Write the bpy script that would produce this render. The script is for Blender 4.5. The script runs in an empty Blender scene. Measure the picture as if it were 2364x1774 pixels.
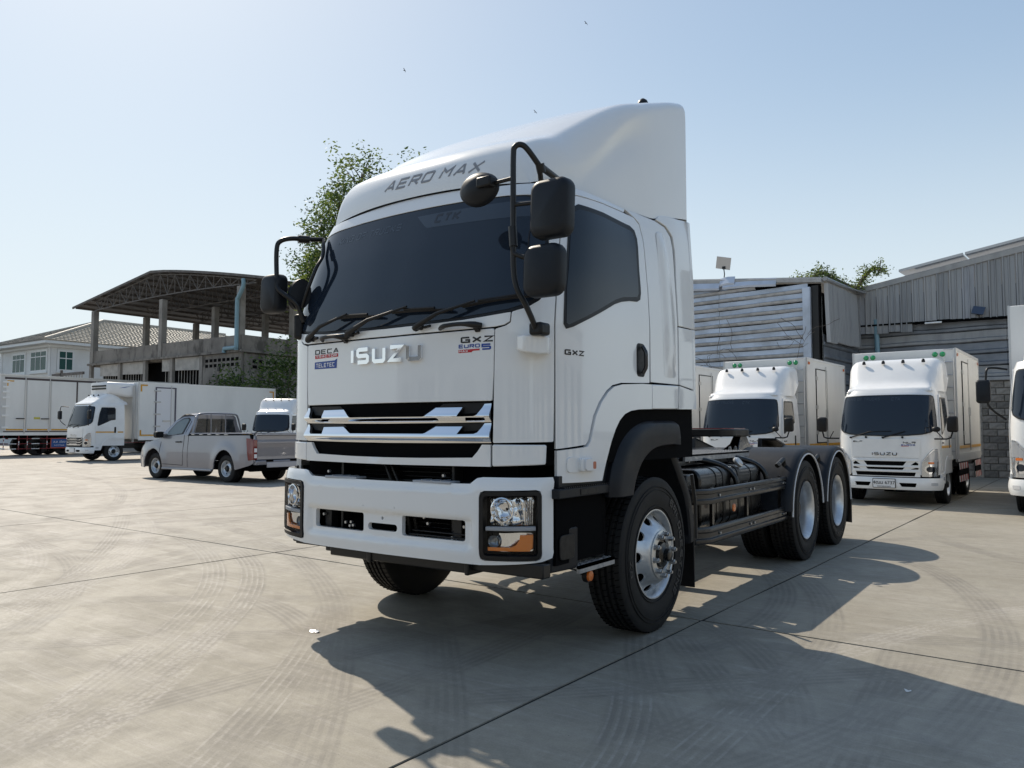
SKY_AIR, SKY_DUST, SKY_OZ, SKY_STR, SUN_STR, EXPO = 1.0, 0.7, 1.3, 0.15, 2.5, 0.90
HZ_TOP, HZ_LO, HZ_HI, HZ_COL, HZ_K = 0.50, 0.8, 0.0, (2.9, 3.18, 3.28), (4.6, 5.2, 5.5)
import bpy, bmesh, math, random, bisect
from mathutils import Vector, Matrix
random.seed(7)
PI = math.pi
scene = bpy.context.scene
COL = scene.collection

# ------------------------------------------------------------------ camera
cam_d = bpy.data.cameras.new('camera'); cam = bpy.data.objects.new('camera', cam_d); COL.objects.link(cam)
scene.camera = cam
YAW, PIT, ROL = -0.616835, 0.058522, 0.00047
cam_d.sensor_fit = 'HORIZONTAL'; cam_d.sensor_width = 36.0
cam_d.lens = 36.0*1791.1/2364.0
cam_d.clip_start = 0.05; cam_d.clip_end = 2000
Fw = Vector((math.sin(YAW)*math.cos(PIT), math.cos(YAW)*math.cos(PIT), math.sin(PIT)))
Rw = Vector((math.cos(YAW), -math.sin(YAW), 0)); Uw = Rw.cross(Fw)
R2 = Rw*math.cos(ROL)+Uw*math.sin(ROL); U2 = -Rw*math.sin(ROL)+Uw*math.cos(ROL)
mw = Matrix((R2, U2, -Fw)).transposed().to_4x4()
mw.translation = Vector((3.455, -4.916, 1.363))
cam.matrix_world = mw

# ------------------------------------------------------------------ sky and sun
SUN = Vector((-0.945, 0.41, 1.0)).normalized()
world = bpy.data.worlds.new('World'); scene.world = world; world.use_nodes = True
wn = world.node_tree; wn.nodes.clear()
sky = wn.nodes.new('ShaderNodeTexSky'); sky.sky_type = 'NISHITA'; sky.sun_disc = False
sky.sun_elevation = math.asin(SUN.z); sky.sun_rotation = math.atan2(SUN.x, SUN.y)
sky.altitude = 0; sky.air_density = SKY_AIR; sky.dust_density = SKY_DUST; sky.ozone_density = SKY_OZ
bg = wn.nodes.new('ShaderNodeBackground'); bg.inputs['Strength'].default_value = SKY_STR
wo = wn.nodes.new('ShaderNodeOutputWorld')
tcw = wn.nodes.new('ShaderNodeTexCoord'); sepw = wn.nodes.new('ShaderNodeSeparateXYZ'); wn.links.new(tcw.outputs['Generated'], sepw.inputs[0])
mr = wn.nodes.new('ShaderNodeMapRange'); mr.interpolation_type = 'SMOOTHERSTEP'; wn.links.new(sepw.outputs[2], mr.inputs[0])
mr.inputs[1].default_value = -0.05; mr.inputs[2].default_value = HZ_TOP; mr.inputs[3].default_value = HZ_LO; mr.inputs[4].default_value = HZ_HI
hz_ = wn.nodes.new('ShaderNodeMix'); hz_.data_type = 'RGBA'; wn.links.new(mr.outputs[0], hz_.inputs[0])
# thick bright haze round the sun levels off instead of growing without limit
dv = wn.nodes.new('ShaderNodeVectorMath'); dv.operation = 'MULTIPLY'; wn.links.new(sky.outputs[0], dv.inputs[0]); dv.inputs[1].default_value = tuple(1/k for k in HZ_K)
ad = wn.nodes.new('ShaderNodeVectorMath'); ad.operation = 'ADD'; wn.links.new(dv.outputs[0], ad.inputs[0]); ad.inputs[1].default_value = (1, 1, 1)
qt = wn.nodes.new('ShaderNodeVectorMath'); qt.operation = 'DIVIDE'; wn.links.new(sky.outputs[0], qt.inputs[0]); wn.links.new(ad.outputs[0], qt.inputs[1])
wn.links.new(qt.outputs[0], hz_.inputs[6]); hz_.inputs[7].default_value = (*HZ_COL, 1)
wn.links.new(hz_.outputs[2], bg.inputs['Color']); wn.links.new(bg.outputs[0], wo.inputs['Surface'])
sun_d = bpy.data.lights.new('sun', 'SUN'); sun_d.energy = SUN_STR; sun_d.angle = math.radians(0.55); sun_d.color = (1.0, 0.90, 0.76)
sun = bpy.data.objects.new('sun', sun_d); COL.objects.link(sun)
sun.rotation_euler = (-SUN).to_track_quat('-Z', 'Y').to_euler(); sun.location = (-40, 20, 60)
scene.render.engine = 'CYCLES'
scene.view_settings.view_transform = 'Standard'; scene.view_settings.look = 'None'
scene.view_settings.exposure = EXPO; scene.view_settings.gamma = 1.0

# ------------------------------------------------------------------ helpers
def lerp_table(T, x):
    if x <= T[0][0]: return T[0][1]
    for i in range(1, len(T)):
        if x <= T[i][0]:
            t = (x-T[i-1][0])/(T[i][0]-T[i-1][0]); return T[i-1][1]+t*(T[i][1]-T[i-1][1])
    return T[-1][1]
def cr(P, n=10, sym=False, closed=False):
    o = []; N = len(P); dim = len(P[0])
    for i in range(N if closed else N-1):
        b = P[i]; c = P[(i+1) % N]
        a = P[(i-1) % N] if (closed or i > 0) else ((-P[1][0],)+tuple(P[1][1:]) if sym else P[0])
        d = P[(i+2) % N] if closed else P[min(i+2, N-1)]
        for k in range(n):
            t = k/n
            o.append(tuple(.5*((2*b[j])+(-a[j]+c[j])*t+(2*a[j]-5*b[j]+4*c[j]-d[j])*t*t+(-a[j]+3*b[j]-3*c[j]+d[j])*t**3) for j in range(dim)))
    if not closed: o.append(tuple(P[-1]))
    return o
class MB:
    def __init__(s): s.v = []; s.f = []
    def add(s, vs, fs):
        o = len(s.v); s.v += [tuple(p) for p in vs]; s.f += [tuple(i+o for i in f) for f in fs]
    def box(s, x0, x1, y0, y1, z0, z1):
        s.add([(x, y, z) for x in (x0, x1) for y in (y0, y1) for z in (z0, z1)],
              [(0, 1, 3, 2), (4, 6, 7, 5), (0, 4, 5, 1), (2, 3, 7, 6), (0, 2, 6, 4), (1, 5, 7, 3)])
        return s
    def boxm(s, M, sx, sy, sz):
        vs = [M @ Vector((x*sx/2, y*sy/2, z*sz/2)) for x in (-1, 1) for y in (-1, 1) for z in (-1, 1)]
        s.add(vs, [(0, 1, 3, 2), (4, 6, 7, 5), (0, 4, 5, 1), (2, 3, 7, 6), (0, 2, 6, 4), (1, 5, 7, 3)]); return s
    def bar(s, a, b, w, h=None):
        a = Vector(a); b = Vector(b); d = b-a; L = d.length; h = h or w
        M = Matrix.Translation((a+b)/2) @ d.to_track_quat('Y', 'Z').to_matrix().to_4x4()
        return s.boxm(M, w, L, h)
    def tube(s, pts, r, n=8, cap=True):
        pts = [Vector(p) for p in pts]; R = r if isinstance(r, (list, tuple)) else [r]*len(pts)
        t0 = (pts[1]-pts[0]).normalized(); up = Vector((0, 0, 1)) if abs(t0.z) < .9 else Vector((1, 0, 0))
        nrm = t0.cross(up).normalized(); vs = []; N = len(pts)
        for i in range(N):
            t = (pts[min(i+1, N-1)]-pts[max(i-1, 0)]).normalized()
            nrm = (nrm-t*nrm.dot(t)).normalized(); bn = t.cross(nrm)
            for k in range(n):
                a = 2*PI*k/n; vs.append(pts[i]+(nrm*math.cos(a)+bn*math.sin(a))*R[i])
        fs = [(i*n+k, i*n+(k+1) % n, (i+1)*n+(k+1) % n, (i+1)*n+k) for i in range(N-1) for k in range(n)]
        if cap: fs += [tuple(range(n-1, -1, -1)), tuple((N-1)*n+k for k in range(n))]
        s.add(vs, fs); return s
    def lathe(s, prof, c, axis='x', n=48, a0=0, a1=2*PI):
        full = abs(a1-a0-2*PI) < 1e-6; m = n if full else n+1; vs = []
        for (h, r) in prof:
            for k in range(m):
                a = a0+(a1-a0)*k/n; u, w = r*math.cos(a), r*math.sin(a)
                p = (h, u, w) if axis == 'x' else (u, h, w) if axis == 'y' else (u, w, h)
                vs.append((p[0]+c[0], p[1]+c[1], p[2]+c[2]))
        fs = []
        for i in range(len(prof)-1):
            for k in range(n):
                k2 = (k+1) % m if full else k+1
                fs.append((i*m+k, i*m+k2, (i+1)*m+k2, (i+1)*m+k))
        s.add(vs, fs); return s
    def loft(s, rings, closed=True, cap=True):
        n = len(rings[0]); vs = [p for r in rings for p in r]; fs = []
        for i in range(len(rings)-1):
            for k in range(n if closed else n-1):
                fs.append((i*n+k, i*n+(k+1) % n, (i+1)*n+(k+1) % n, (i+1)*n+k))
        if cap and closed: fs += [tuple(range(n-1, -1, -1)), tuple((len(rings)-1)*n+k for k in range(n))]
        s.add(vs, fs); return s
    def prism(s, outline, mp, d):
        # outline 2D, mp(u, v, off)->3D, solid from off 0 to d
        n = len(outline)
        s.add([mp(u, v, d) for u, v in outline]+[mp(u, v, 0) for u, v in outline],
              [tuple(range(n)), tuple(range(2*n-1, n-1, -1))]+[(i, i+n, (i+1) % n+n, (i+1) % n) for i in range(n)])
        return s
    def build(s, name, mat, parent=None, smooth=None, bevel=0, seg=2, mats=None):
        me = bpy.data.meshes.new(name); me.from_pydata(s.v, [], s.f); me.update()
        return finish(me, name, mat, parent, smooth, bevel, seg)
def finish(me, name, mat, parent=None, smooth=None, bevel=0, seg=2, fixn=True):
    if fixn:
        bm = bmesh.new(); bm.from_mesh(me); bmesh.ops.recalc_face_normals(bm, faces=bm.faces); bm.to_mesh(me); bm.free()
    me.materials.append(mat)
    if smooth:
        me.shade_smooth(); me.set_sharp_from_angle(angle=math.radians(smooth))
    o = bpy.data.objects.new(name, me); COL.objects.link(o)
    if parent: o.parent = parent
    if bevel:
        b = o.modifiers.new('bevel', 'BEVEL'); b.width = bevel; b.segments = seg; b.limit_method = 'ANGLE'; b.angle_limit = math.radians(38)
        b.use_clamp_overlap = True
        if not smooth: me.shade_smooth(); me.set_sharp_from_angle(angle=math.radians(35))
    return o
def thing(name, label, cat, loc=(0, 0, 0), rz=0, group=None):
    o = bpy.data.objects.new(name, None); COL.objects.link(o); o.empty_display_size = .2
    o.location = loc; o.rotation_euler = (0, 0, rz); o['label'] = label; o['category'] = cat
    if group: o['group'] = group
    return o
def tag(o, label, cat, group=None):
    o['label'] = label; o['category'] = cat
    if group: o['group'] = group
    return o
def struct(o, kind='structure'): o['kind'] = kind; return o
def copy_tree(o, parent=None):
    c = o.copy(); COL.objects.link(c)
    if parent: c.parent = parent
    for ch in list(o.children): copy_tree(ch, c)
    return c
def rrect(x0, x1, y0, y1, r, n=4):
    o = []
    for cx, cy, a in ((x1-r, y1-r, 0), (x0+r, y1-r, 90), (x0+r, y0+r, 180), (x1-r, y0+r, 270)):
        for k in range(n+1):
            t = math.radians(a+90*k/n); o.append((cx+r*math.cos(t), cy+r*math.sin(t)))
    return o
def roundpoly(P, r, n=4):
    # rounds the corners of a 2D outline; r a number or a list
    o = []; N = len(P)
    for i in range(N):
        a = Vector(P[i-1]); b = Vector(P[i]); c = Vector(P[(i+1) % N]); rr = r[i] if isinstance(r, (list, tuple)) else r
        u = (a-b); w = (c-b); L = min(rr, u.length*.45, w.length*.45)
        if L < 1e-5: o.append(tuple(b)); continue
        p = b+u.normalized()*L; q = b+w.normalized()*L
        for k in range(n+1):
            t = k/n; o.append(tuple(p*(1-t)**2+b*2*t*(1-t)+q*t*t))
    return o
def patch(name, outline, mp, mat, parent=None, holes=(), cu=.07, cv=.07, thick=.02, smooth=32, bevel=0, seg=2):
    """A curved panel: the 2D outline is cut into cells and wrapped on the surface mp(u, v, off)."""
    bm = bmesh.new()
    vs = [bm.verts.new((u, v, 0)) for u, v in outline]; bm.faces.new(vs)
    def cut(co, no):
        bmesh.ops.bisect_plane(bm, geom=bm.verts[:]+bm.edges[:]+bm.faces[:], dist=1e-5, plane_co=co, plane_no=no)
    u0 = min(p[0] for p in outline); u1 = max(p[0] for p in outline); v0 = min(p[1] for p in outline); v1 = max(p[1] for p in outline)
    k = math.floor(u0/cu)+1
    while cu and k*cu < u1-1e-4: cut((k*cu, 0, 0), (1, 0, 0)); k += 1
    k = math.floor(v0/cv)+1
    while cv and k*cv < v1-1e-4: cut((0, k*cv, 0), (0, 1, 0)); k += 1
    for h in holes:
        n = len(h); cx = sum(p[0] for p in h)/n; cy = sum(p[1] for p in h)/n; pl = []
        for i in range(n):
            a = h[i]; b = h[(i+1) % n]; no = Vector((b[1]-a[1], a[0]-b[0], 0))
            if no.length < 1e-7: continue
            no.normalize()
            if no.dot(Vector((cx-a[0], cy-a[1], 0))) > 0: no = -no
            pl.append((Vector((a[0], a[1], 0)), no))
        R = max(math.dist(p, (cx, cy)) for p in h)*1.02
        for co, no in pl:
            fs = [f for f in bm.faces if (f.calc_center_median()-Vector((cx, cy, 0))).length < R+max(cu, cv)*1.5]
            es = {e for f in fs for e in f.edges}; vv = {v for f in fs for v in f.verts}
            bmesh.ops.bisect_plane(bm, geom=list(vv)+list(es)+fs, dist=1e-5, plane_co=co, plane_no=no)
        dl = [f for f in bm.faces if all((f.calc_center_median()-co).dot(no) < -1e-6 for co, no in pl)]
        bmesh.ops.delete(bm, geom=dl, context='FACES')
    bm.verts.ensure_lookup_table()
    top = list(bm.verts); co = {v: (v.co.x, v.co.y) for v in top}
    be = [(e.verts[0], e.verts[1]) for e in bm.edges if len(e.link_faces) == 1]
    fl = [list(f.verts) for f in bm.faces]
    if thick:
        low = {v: bm.verts.new(mp(*co[v], -thick)) for v in top}
        for f in fl: bm.faces.new([low[v] for v in reversed(f)])
        for a, b in be: bm.faces.new([a, b, low[b], low[a]])
    for v in top: v.co = mp(*co[v], 0)
    bmesh.ops.recalc_face_normals(bm, faces=bm.faces)
    me = bpy.data.meshes.new(name); bm.to_mesh(me); bm.free()
    return finish(me, name, mat, parent, smooth, bevel, seg, fixn=False)

# ------------------------------------------------------------------ stroke lettering
G_ = {
 'A': [[(0, 0), (.5, 1), (.62, 1), (1, 0)], [(.3, .3), (.78, .3)]], 'B': [[(0, 0), (0, 1), (.9, 1), (1, .8), (.85, .55), (.1, .55)], [(.85, .5), (1, .25), (.9, 0), (.1, 0)]],
 'C': [[(1, 1), (.1, 1), (0, .9), (0, .1), (.1, 0), (1, 0)]], 'D': [[(0, 0), (0, 1), (.85, 1), (1, .85), (1, .15), (.85, 0), (0, 0)]],
 'E': [[(1, 1), (0, 1), (0, 0), (1, 0)], [(.15, .5), (.9, .5)]], 'F': [[(1, 1), (0, 1), (0, 0)], [(.15, .5), (.85, .5)]],
 'G': [[(1, 1), (.1, 1), (0, .9), (0, .1), (.1, 0), (1, 0), (1, .48), (.5, .48)]], 'H': [[(0, 0), (0, 1)], [(1, 0), (1, 1)], [(.1, .5), (.9, .5)]],
 'I': [[(0, 0), (0, 1)]], 'K': [[(0, 0), (0, 1)], [(1, 1), (.25, .5), (1, 0)]], 'L': [[(0, 1), (0, 0), (1, 0)]],
 'M': [[(0, 0), (0, 1), (.5, .55), (1, 1), (1, 0)]], 'N': [[(0, 0), (0, 1), (1, 0), (1, 1)]], 'O': [[(.1, 0), (0, .12), (0, .88), (.1, 1), (.9, 1), (1, .88), (1, .12), (.9, 0), (.1, 0)]],
 'R': [[(0, 0), (0, 1), (.9, 1), (1, .9), (1, .58), (.9, .48), (.15, .48)], [(.5, .42), (1, 0)]], 'S': [[(1, 1), (.12, 1), (0, .9), (0, .6), (.1, .5), (.9, .5), (1, .4), (1, .1), (.88, 0), (0, 0)]],
 'T': [[(0, 1), (1, 1)], [(.5, .92), (.5, 0)]], 'U': [[(0, 1), (0, .12), (.12, 0), (.88, 0), (1, .12), (1, 1)]], 'V': [[(0, 1), (.5, 0), (1, 1)]],
 'X': [[(0, 0), (1, 1)], [(0, 1), (.42, .58)], [(.58, .42), (1, 0)]], 'Z': [[(0, 1), (1, 1), (0, 0), (1, 0)]],
 '5': [[(1, 1), (0, 1), (0, .55), (.9, .55), (1, .45), (1, .1), (.9, 0), (0, 0)]], '-': [[(0, .5), (1, .5)]],
 '3': [[(0, 1), (1, 1), (1, .12), (.9, 0), (0, 0)], [(.1, .5), (.9, .5)]], '0': [[(.1, 0), (0, .12), (0, .88), (.1, 1), (.9, 1), (1, .88), (1, .12), (.9, 0), (.1, 0)]],
}
def ribbon(pts, w, closed):
    n = len(pts); L = []; R = []
    P = [Vector(p) for p in pts]
    for i in range(n):
        a = P[i-1] if (i > 0 or closed) else None; b = P[i]; c = P[(i+1) % n] if (i < n-1 or closed) else None
        d1 = (b-a).normalized() if a is not None else (c-b).normalized(); d2 = (c-b).normalized() if c is not None else d1
        n1 = Vector((-d1.y, d1.x)); n2 = Vector((-d2.y, d2.x)); m = (n1+n2); m = m.normalized() if m.length > 1e-4 else n1
        k = min(1/max(m.dot(n1), .3), 2.2)
        L.append(b+m*k*w/2); R.append(b-m*k*w/2)
    return L, R
def lettering(text, mp, h, mat, parent, cw=.8, gap=.28, sw=.2, slant=0., depth=.002, name='lettering', bevel=0, u0=0., v0=0., widths=None, width=None):
    """Block letters as raised strokes; mp(u, v, off) puts them on the surface."""
    mb = MB(); x = 0.; pl = []
    for ch in text:
        if ch == ' ': x += .6; continue
        w = cw if ch != 'I' else .0
        if widths and ch in widths: w = widths[ch]
        for st in G_[ch]: pl.append([(x+sw/2+p[0]*w, sw/2+p[1]*(1-sw)) for p in st])
        x += w+sw+gap
    tot = (x-gap)*h; kx = (width/tot) if width else 1.
    for st in pl:
        closed = st[0] == st[-1]; pts = st[:-1] if closed else st
        L, R = ribbon(pts, sw, closed); n = len(pts)
        f = lambda p, d: mp(u0+(p.x+slant*p.y)*h*kx, v0+p.y*h, d)
        for i in range(n if closed else n-1):
            pass
        vs = [f(L[i], depth) for i in range(n)]+[f(R[i], depth) for i in range(n)]+[f(L[i], -.002) for i in range(n)]+[f(R[i], -.002) for i in range(n)]
        fs = []
        for i in range(n if closed else n-1):
            j = (i+1) % n
            fs += [(i, j, n+j, n+i), (2*n+i, 3*n+i, 3*n+j, 2*n+j), (i, 2*n+i, 2*n+j, j), (n+i, n+j, 3*n+j, 3*n+i)]
        if not closed: fs += [(0, n, 3*n, 2*n), (n-1, 3*n-1, 4*n-1, 2*n-1)]
        mb.add(vs, fs)
    return mb.build(name, mat, parent, bevel=bevel)
def font_text(body, M, size, mat, parent, name='lettering', ext=.001, align='CENTER'):
    cu = bpy.data.curves.new('txt', 'FONT'); cu.body = body; cu.size = size; cu.extrude = ext; cu.align_x = align; cu.align_y = 'CENTER'; cu.resolution_u = 3
    t = bpy.data.objects.new('txt', cu); COL.objects.link(t)
    dg = bpy.context.evaluated_depsgraph_get(); me = bpy.data.meshes.new_from_object(t.evaluated_get(dg))
    COL.objects.unlink(t); bpy.data.objects.remove(t); bpy.data.curves.remove(cu)
    me.transform(M); me.materials.clear(); me.materials.append(mat)
    o = bpy.data.objects.new(name, me); COL.objects.link(o)
    if parent: o.parent = parent
    return o

# ------------------------------------------------------------------ materials
def mat(name, col, rough=.5, metal=0., coat=0., spec=.5, coatr=.03, trans=0., ior=1.45, alpha=1.):
    m = bpy.data.materials.new(name); m.use_nodes = True; b = m.node_tree.nodes['Principled BSDF']
    b.inputs['Base Color'].default_value = (*col, 1) if len(col) == 3 else col
    b.inputs['Roughness'].default_value = rough; b.inputs['Metallic'].default_value = metal
    b.inputs['Coat Weight'].default_value = coat; b.inputs['Coat Roughness'].default_value = coatr
    b.inputs['Specular IOR Level'].default_value = spec; b.inputs['IOR'].default_value = ior
    b.inputs['Transmission Weight'].default_value = trans; b.inputs['Alpha'].default_value = alpha
    return m
class NT:
    def __init__(s, m): s.t = m.node_tree; s.b = s.t.nodes['Principled BSDF']
    def n(s, kind, **kw):
        x = s.t.nodes.new(kind)
        for k, v in kw.items():
            if k.startswith('i_'):
                kk = k[2:]; x.inputs[int(kk) if kk.isdigit() else kk.replace('_', ' ')].default_value = v
            else: setattr(x, k, v)
        return x
    def l(s, a, b): s.t.links.new(a, b)
    def math(s, op, a, b=None, c=None):
        x = s.t.nodes.new('ShaderNodeMath'); x.operation = op
        for i, v in enumerate((a, b, c)):
            if v is None: continue
            if isinstance(v, (int, float)): x.inputs[i].default_value = v
            else: s.l(v, x.inputs[i])
        return x.outputs[0]
    def mix(s, f, a, b):
        x = s.t.nodes.new('ShaderNodeMix'); x.data_type = 'RGBA'
        for i, v in ((0, f), (6, a), (7, b)):
            if isinstance(v, (int, float)): x.inputs[i].default_value = v
            elif isinstance(v, tuple): x.inputs[i].default_value = (*v, 1) if len(v) == 3 else v
            else: s.l(v, x.inputs[i])
        return x.outputs[2]
    def noise(s, scale, detail=4, rough=.55, vec=None, dist=0.):
        x = s.n('ShaderNodeTexNoise'); x.inputs['Scale'].default_value = scale; x.inputs['Detail'].default_value = detail
        x.inputs['Roughness'].default_value = rough; x.inputs['Distortion'].default_value = dist
        if vec is not None: s.l(vec, x.inputs['Vector'])
        return x.outputs['Fac']
    def ramp(s, f, a, b, lo=0., hi=1.):
        x = s.t.nodes.new('ShaderNodeMapRange'); x.interpolation_type = 'SMOOTHSTEP'; s.l(f, x.inputs[0])
        x.inputs[1].default_value = a; x.inputs[2].default_value = b; x.inputs[3].default_value = lo; x.inputs[4].default_value = hi
        return x.outputs[0]
    def pos(s): return s.n('ShaderNodeNewGeometry').outputs['Position']
    def obj(s): return s.n('ShaderNodeTexCoord').outputs['Object']
    def mapping(s, vec, sc=(1, 1, 1), rot=(0, 0, 0)):
        x = s.n('ShaderNodeMapping'); s.l(vec, x.inputs['Vector']); x.inputs['Scale'].default_value = sc; x.inputs['Rotation'].default_value = rot; return x.outputs[0]
    def bump(s, h, st=.2, d=.01):
        x = s.n('ShaderNodeBump'); x.inputs['Strength'].default_value = st; x.inputs['Distance'].default_value = d; s.l(h, x.inputs['Height']); s.l(x.outputs[0], s.b.inputs['Normal'])
def vary(m, scale=3., amt=.15, col=None, rough=.0, sc=(1, 1, 1), bump=0, bscale=40, obj=True, lo=.35, hi=.7):
    """noise between the base colour and a second colour, small roughness change and relief"""
    t = NT(m); b = t.b; base = tuple(b.inputs['Base Color'].default_value); c2 = col or tuple(c*(1-amt) for c in base[:3])
    v = t.mapping(t.obj() if obj else t.pos(), sc)
    f = t.ramp(t.noise(scale, 6, .6, v), lo, hi)
    t.l(t.mix(f, base, tuple(c2[:3])), b.inputs['Base Color'])
    if rough:
        r = b.inputs['Roughness'].default_value; t.l(t.math('MULTIPLY_ADD', f, rough, r), b.inputs['Roughness'])
    if bump: t.bump(t.noise(bscale, 4, .6, v), bump, .01)
    return m
WHITE = mat('white_paint', (.80, .81, .81), .22, coat=1., coatr=.03); vary(WHITE, 1.3, .03, rough=.05)
WHITE2 = mat('white_truck_paint', (.84, .84, .83), .3, coat=.7, coatr=.06); vary(WHITE2, 2., .07, rough=.08)
BOXW = mat('white_box_panel', (.80, .80, .78), .38, coat=.3); vary(BOXW, .8, .1, rough=.1, sc=(1, 1, .35))
CHROME = mat('chrome', (.82, .83, .85), .05, metal=1.)
STEEL = mat('painted_steel_rim', (.66, .68, .70), .30, metal=.75); vary(STEEL, 14, .15, rough=.12)
BOLT = mat('zinc_bolt', (.5, .5, .5), .35, metal=.9)
PLAST = mat('black_plastic', (.008, .008, .009), .42, spec=.4); vary(PLAST, 30, .3, rough=.1, bump=.05, bscale=300)
PLAST2 = mat('grey_black_fender', (.009, .0105, .014), .42, spec=.32); vary(PLAST2, 5, .2, col=(.013, .016, .021), rough=.1, bump=.04, bscale=300)
GLOSSB = mat('gloss_black_chassis', (.0025, .0025, .003), .25, coat=.35); vary(GLOSSB, 9, .3, rough=.15)
SATINB = mat('satin_black_metal', (.008, .008, .009), .34, spec=.45); vary(SATINB, 6, .3, col=(.014, .0135, .013), rough=.15)
DARK = mat('dark_void', (.003, .003, .0035), .9, spec=.1)
GUARD = mat('painted_guard_rail', (.014, .0145, .016), .28, coat=.3); vary(GUARD, 6, .2, rough=.1)
RUBBER = mat('tyre_rubber', (.011, .011, .012), .62, spec=.35); vary(RUBBER, 7, .3, col=(.020, .0195, .018), rough=.1, bump=.1, bscale=120)
GLASS = mat('tinted_windscreen', (.012, .019, .031), .03, coat=.15, spec=.5)  # slight blue of the reflected sky put into the tint
GLASS2 = mat('tinted_side_glass', (.008, .013, .021), .03, coat=.1, spec=.5)
SEAL = mat('black_rubber_seal', (.006, .006, .007), .45)
AMBER = mat('amber_lens', (.75, .2, .015), .15, coat=1.)
ORANGE = mat('orange_reflector', (.72, .17, .015), .25, coat=.5)
RED = mat('red_lens', (.16, .004, .008), .15, coat=1.)
CLEAR = mat('clear_lens', (.9, .92, .94), .02, trans=.95, ior=1.25)
REFL = mat('lamp_reflector', (.86, .87, .88), .06, metal=1.)
GREYP = mat('light_grey_plastic', (.36, .38, .41), .5)
ALU = mat('aluminium_tread_plate', (.42, .42, .42), .42, metal=.45); vary(ALU, 20, .25, rough=.2)
BLACKV = mat('black_vinyl', (.012, .012, .014), .35); BLUEV = mat('blue_vinyl', (.015, .06, .3), .35); REDV = mat('red_vinyl', (.5, .02, .03), .35)
WHITEV = mat('white_vinyl', (.8, .8, .8), .4); GREYV = mat('grey_vinyl', (.26, .27, .295), .5)
TINTV = mat('windscreen_lettering', (.034, .046, .064), .12, coat=.4)
YELV = mat('yellow_reflective_tape', (.72, .36, .02), .35); vary(YELV, 12, .2)
SILVER = mat('silver_car_paint', (.23, .235, .265), .3, metal=.5, coat=1., coatr=.04); vary(SILVER, 1.5, .04, rough=.04)
GREENL = mat('green_lamp', (.01, .32, .10), .18, coat=1.)
GREASE = mat('red_grease', (.25, .012, .02), .25, coat=.5)
CREAM = mat('far_truck_interior', (.25, .24, .22), .7)

# ================================================================== HERO TRUCK
class Surf:
    """Cab skin: a plan curve (x, y) for half the width, leaned back (KY) and drawn in (KX) with height."""
    def __init__(s, PL, KY, KX, y0, y1, kx_lo=.3, fx=(-.3, .35), sx=1, sy=1, sz=1):
        s.pc = cr(PL, 10, True); s.al = [0.]
        for i in range(1, len(s.pc)): s.al.append(s.al[-1]+math.dist(s.pc[i], s.pc[i-1]))
        s.KY, s.KX, s.y0, s.y1, s.lo, s.fx = KY, KX, y0, y1, kx_lo, fx; s.sc = (sx, sy, sz)
    def plan(s, u):
        a = abs(u); i = min(max(bisect.bisect_right(s.al, a)-1, 0), len(s.al)-2)
        t = (a-s.al[i])/(s.al[i+1]-s.al[i]); x = s.pc[i][0]+t*(s.pc[i+1][0]-s.pc[i][0]); y = s.pc[i][1]+t*(s.pc[i+1][1]-s.pc[i][1])
        return (x if u >= 0 else -x), y
    def p0(s, u, z):
        x, y = s.plan(u)
        w = min(1, max(0, (s.y0-y)/s.y1)); w = w*w*(3-2*w)
        r = min(1, max(0, (s.fx[1]-y)/(s.fx[1]-s.fx[0]))); r = s.lo+(1-s.lo)*r
        return (x*(1-r*lerp_table(s.KX, z))*s.sc[0], (y+lerp_table(s.KY, z)*w)*s.sc[1], z*s.sc[2])
    def __call__(s, u, z, off=0.):
        p = s.p0(u, z)
        if off == 0: return p
        e = .01; a = s.p0(u+e, z); b = s.p0(u-e, z); c = s.p0(u, z+e); d = s.p0(u, z-e)
        n = Vector([a[i]-b[i] for i in range(3)]).cross(Vector([c[i]-d[i] for i in range(3)])).normalized()
        return (p[0]+off*n.x, p[1]+off*n.y, p[2]+off*n.z)
S = Surf([(0, -1.42), (.2, -1.418), (.4, -1.405), (.6, -1.386), (.8, -1.36), (.95, -1.315), (1.05, -1.25), (1.125, -1.15), (1.165, -1.0), (1.182, -.8), (1.19, -.5), (1.2, 0.), (1.2, .7), (1.2, 1.2)],
         [(2.0, 0), (2.2, .035), (2.5, .115), (2.8, .21), (2.9, .25), (3.0, .32)],
         [(2.05, 0), (2.3, .012), (2.6, .04), (2.8, .075), (2.9, .11), (3.0, .17)], -.2, .9)
def at(off): return lambda u, v, o=0.: S(u, v, off+o)
def mir(P): return [(-u, v) for u, v in reversed(P)]
both = (1, -1)

truck = thing('tractor_truck', 'large white tractor unit with high roof fairing and bare black chassis parked in the foreground', 'truck')
# --- inner shell behind the panels (dark, seen only in the gaps)
rings = []
for z in (1.16, 1.3, 1.6, 1.95, 2.1, 2.3, 2.5, 2.7, 2.8, 2.84):
    us = [-3.0+6.0*k/90 for k in range(91)]
    r = [S(u, z, -.022) for u in us]
    rings.append(r)
mb = MB(); n = len(rings[0]); mb.loft(rings, closed=True, cap=True); mb.build('cab_shell', DARK, truck, smooth=40)
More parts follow.
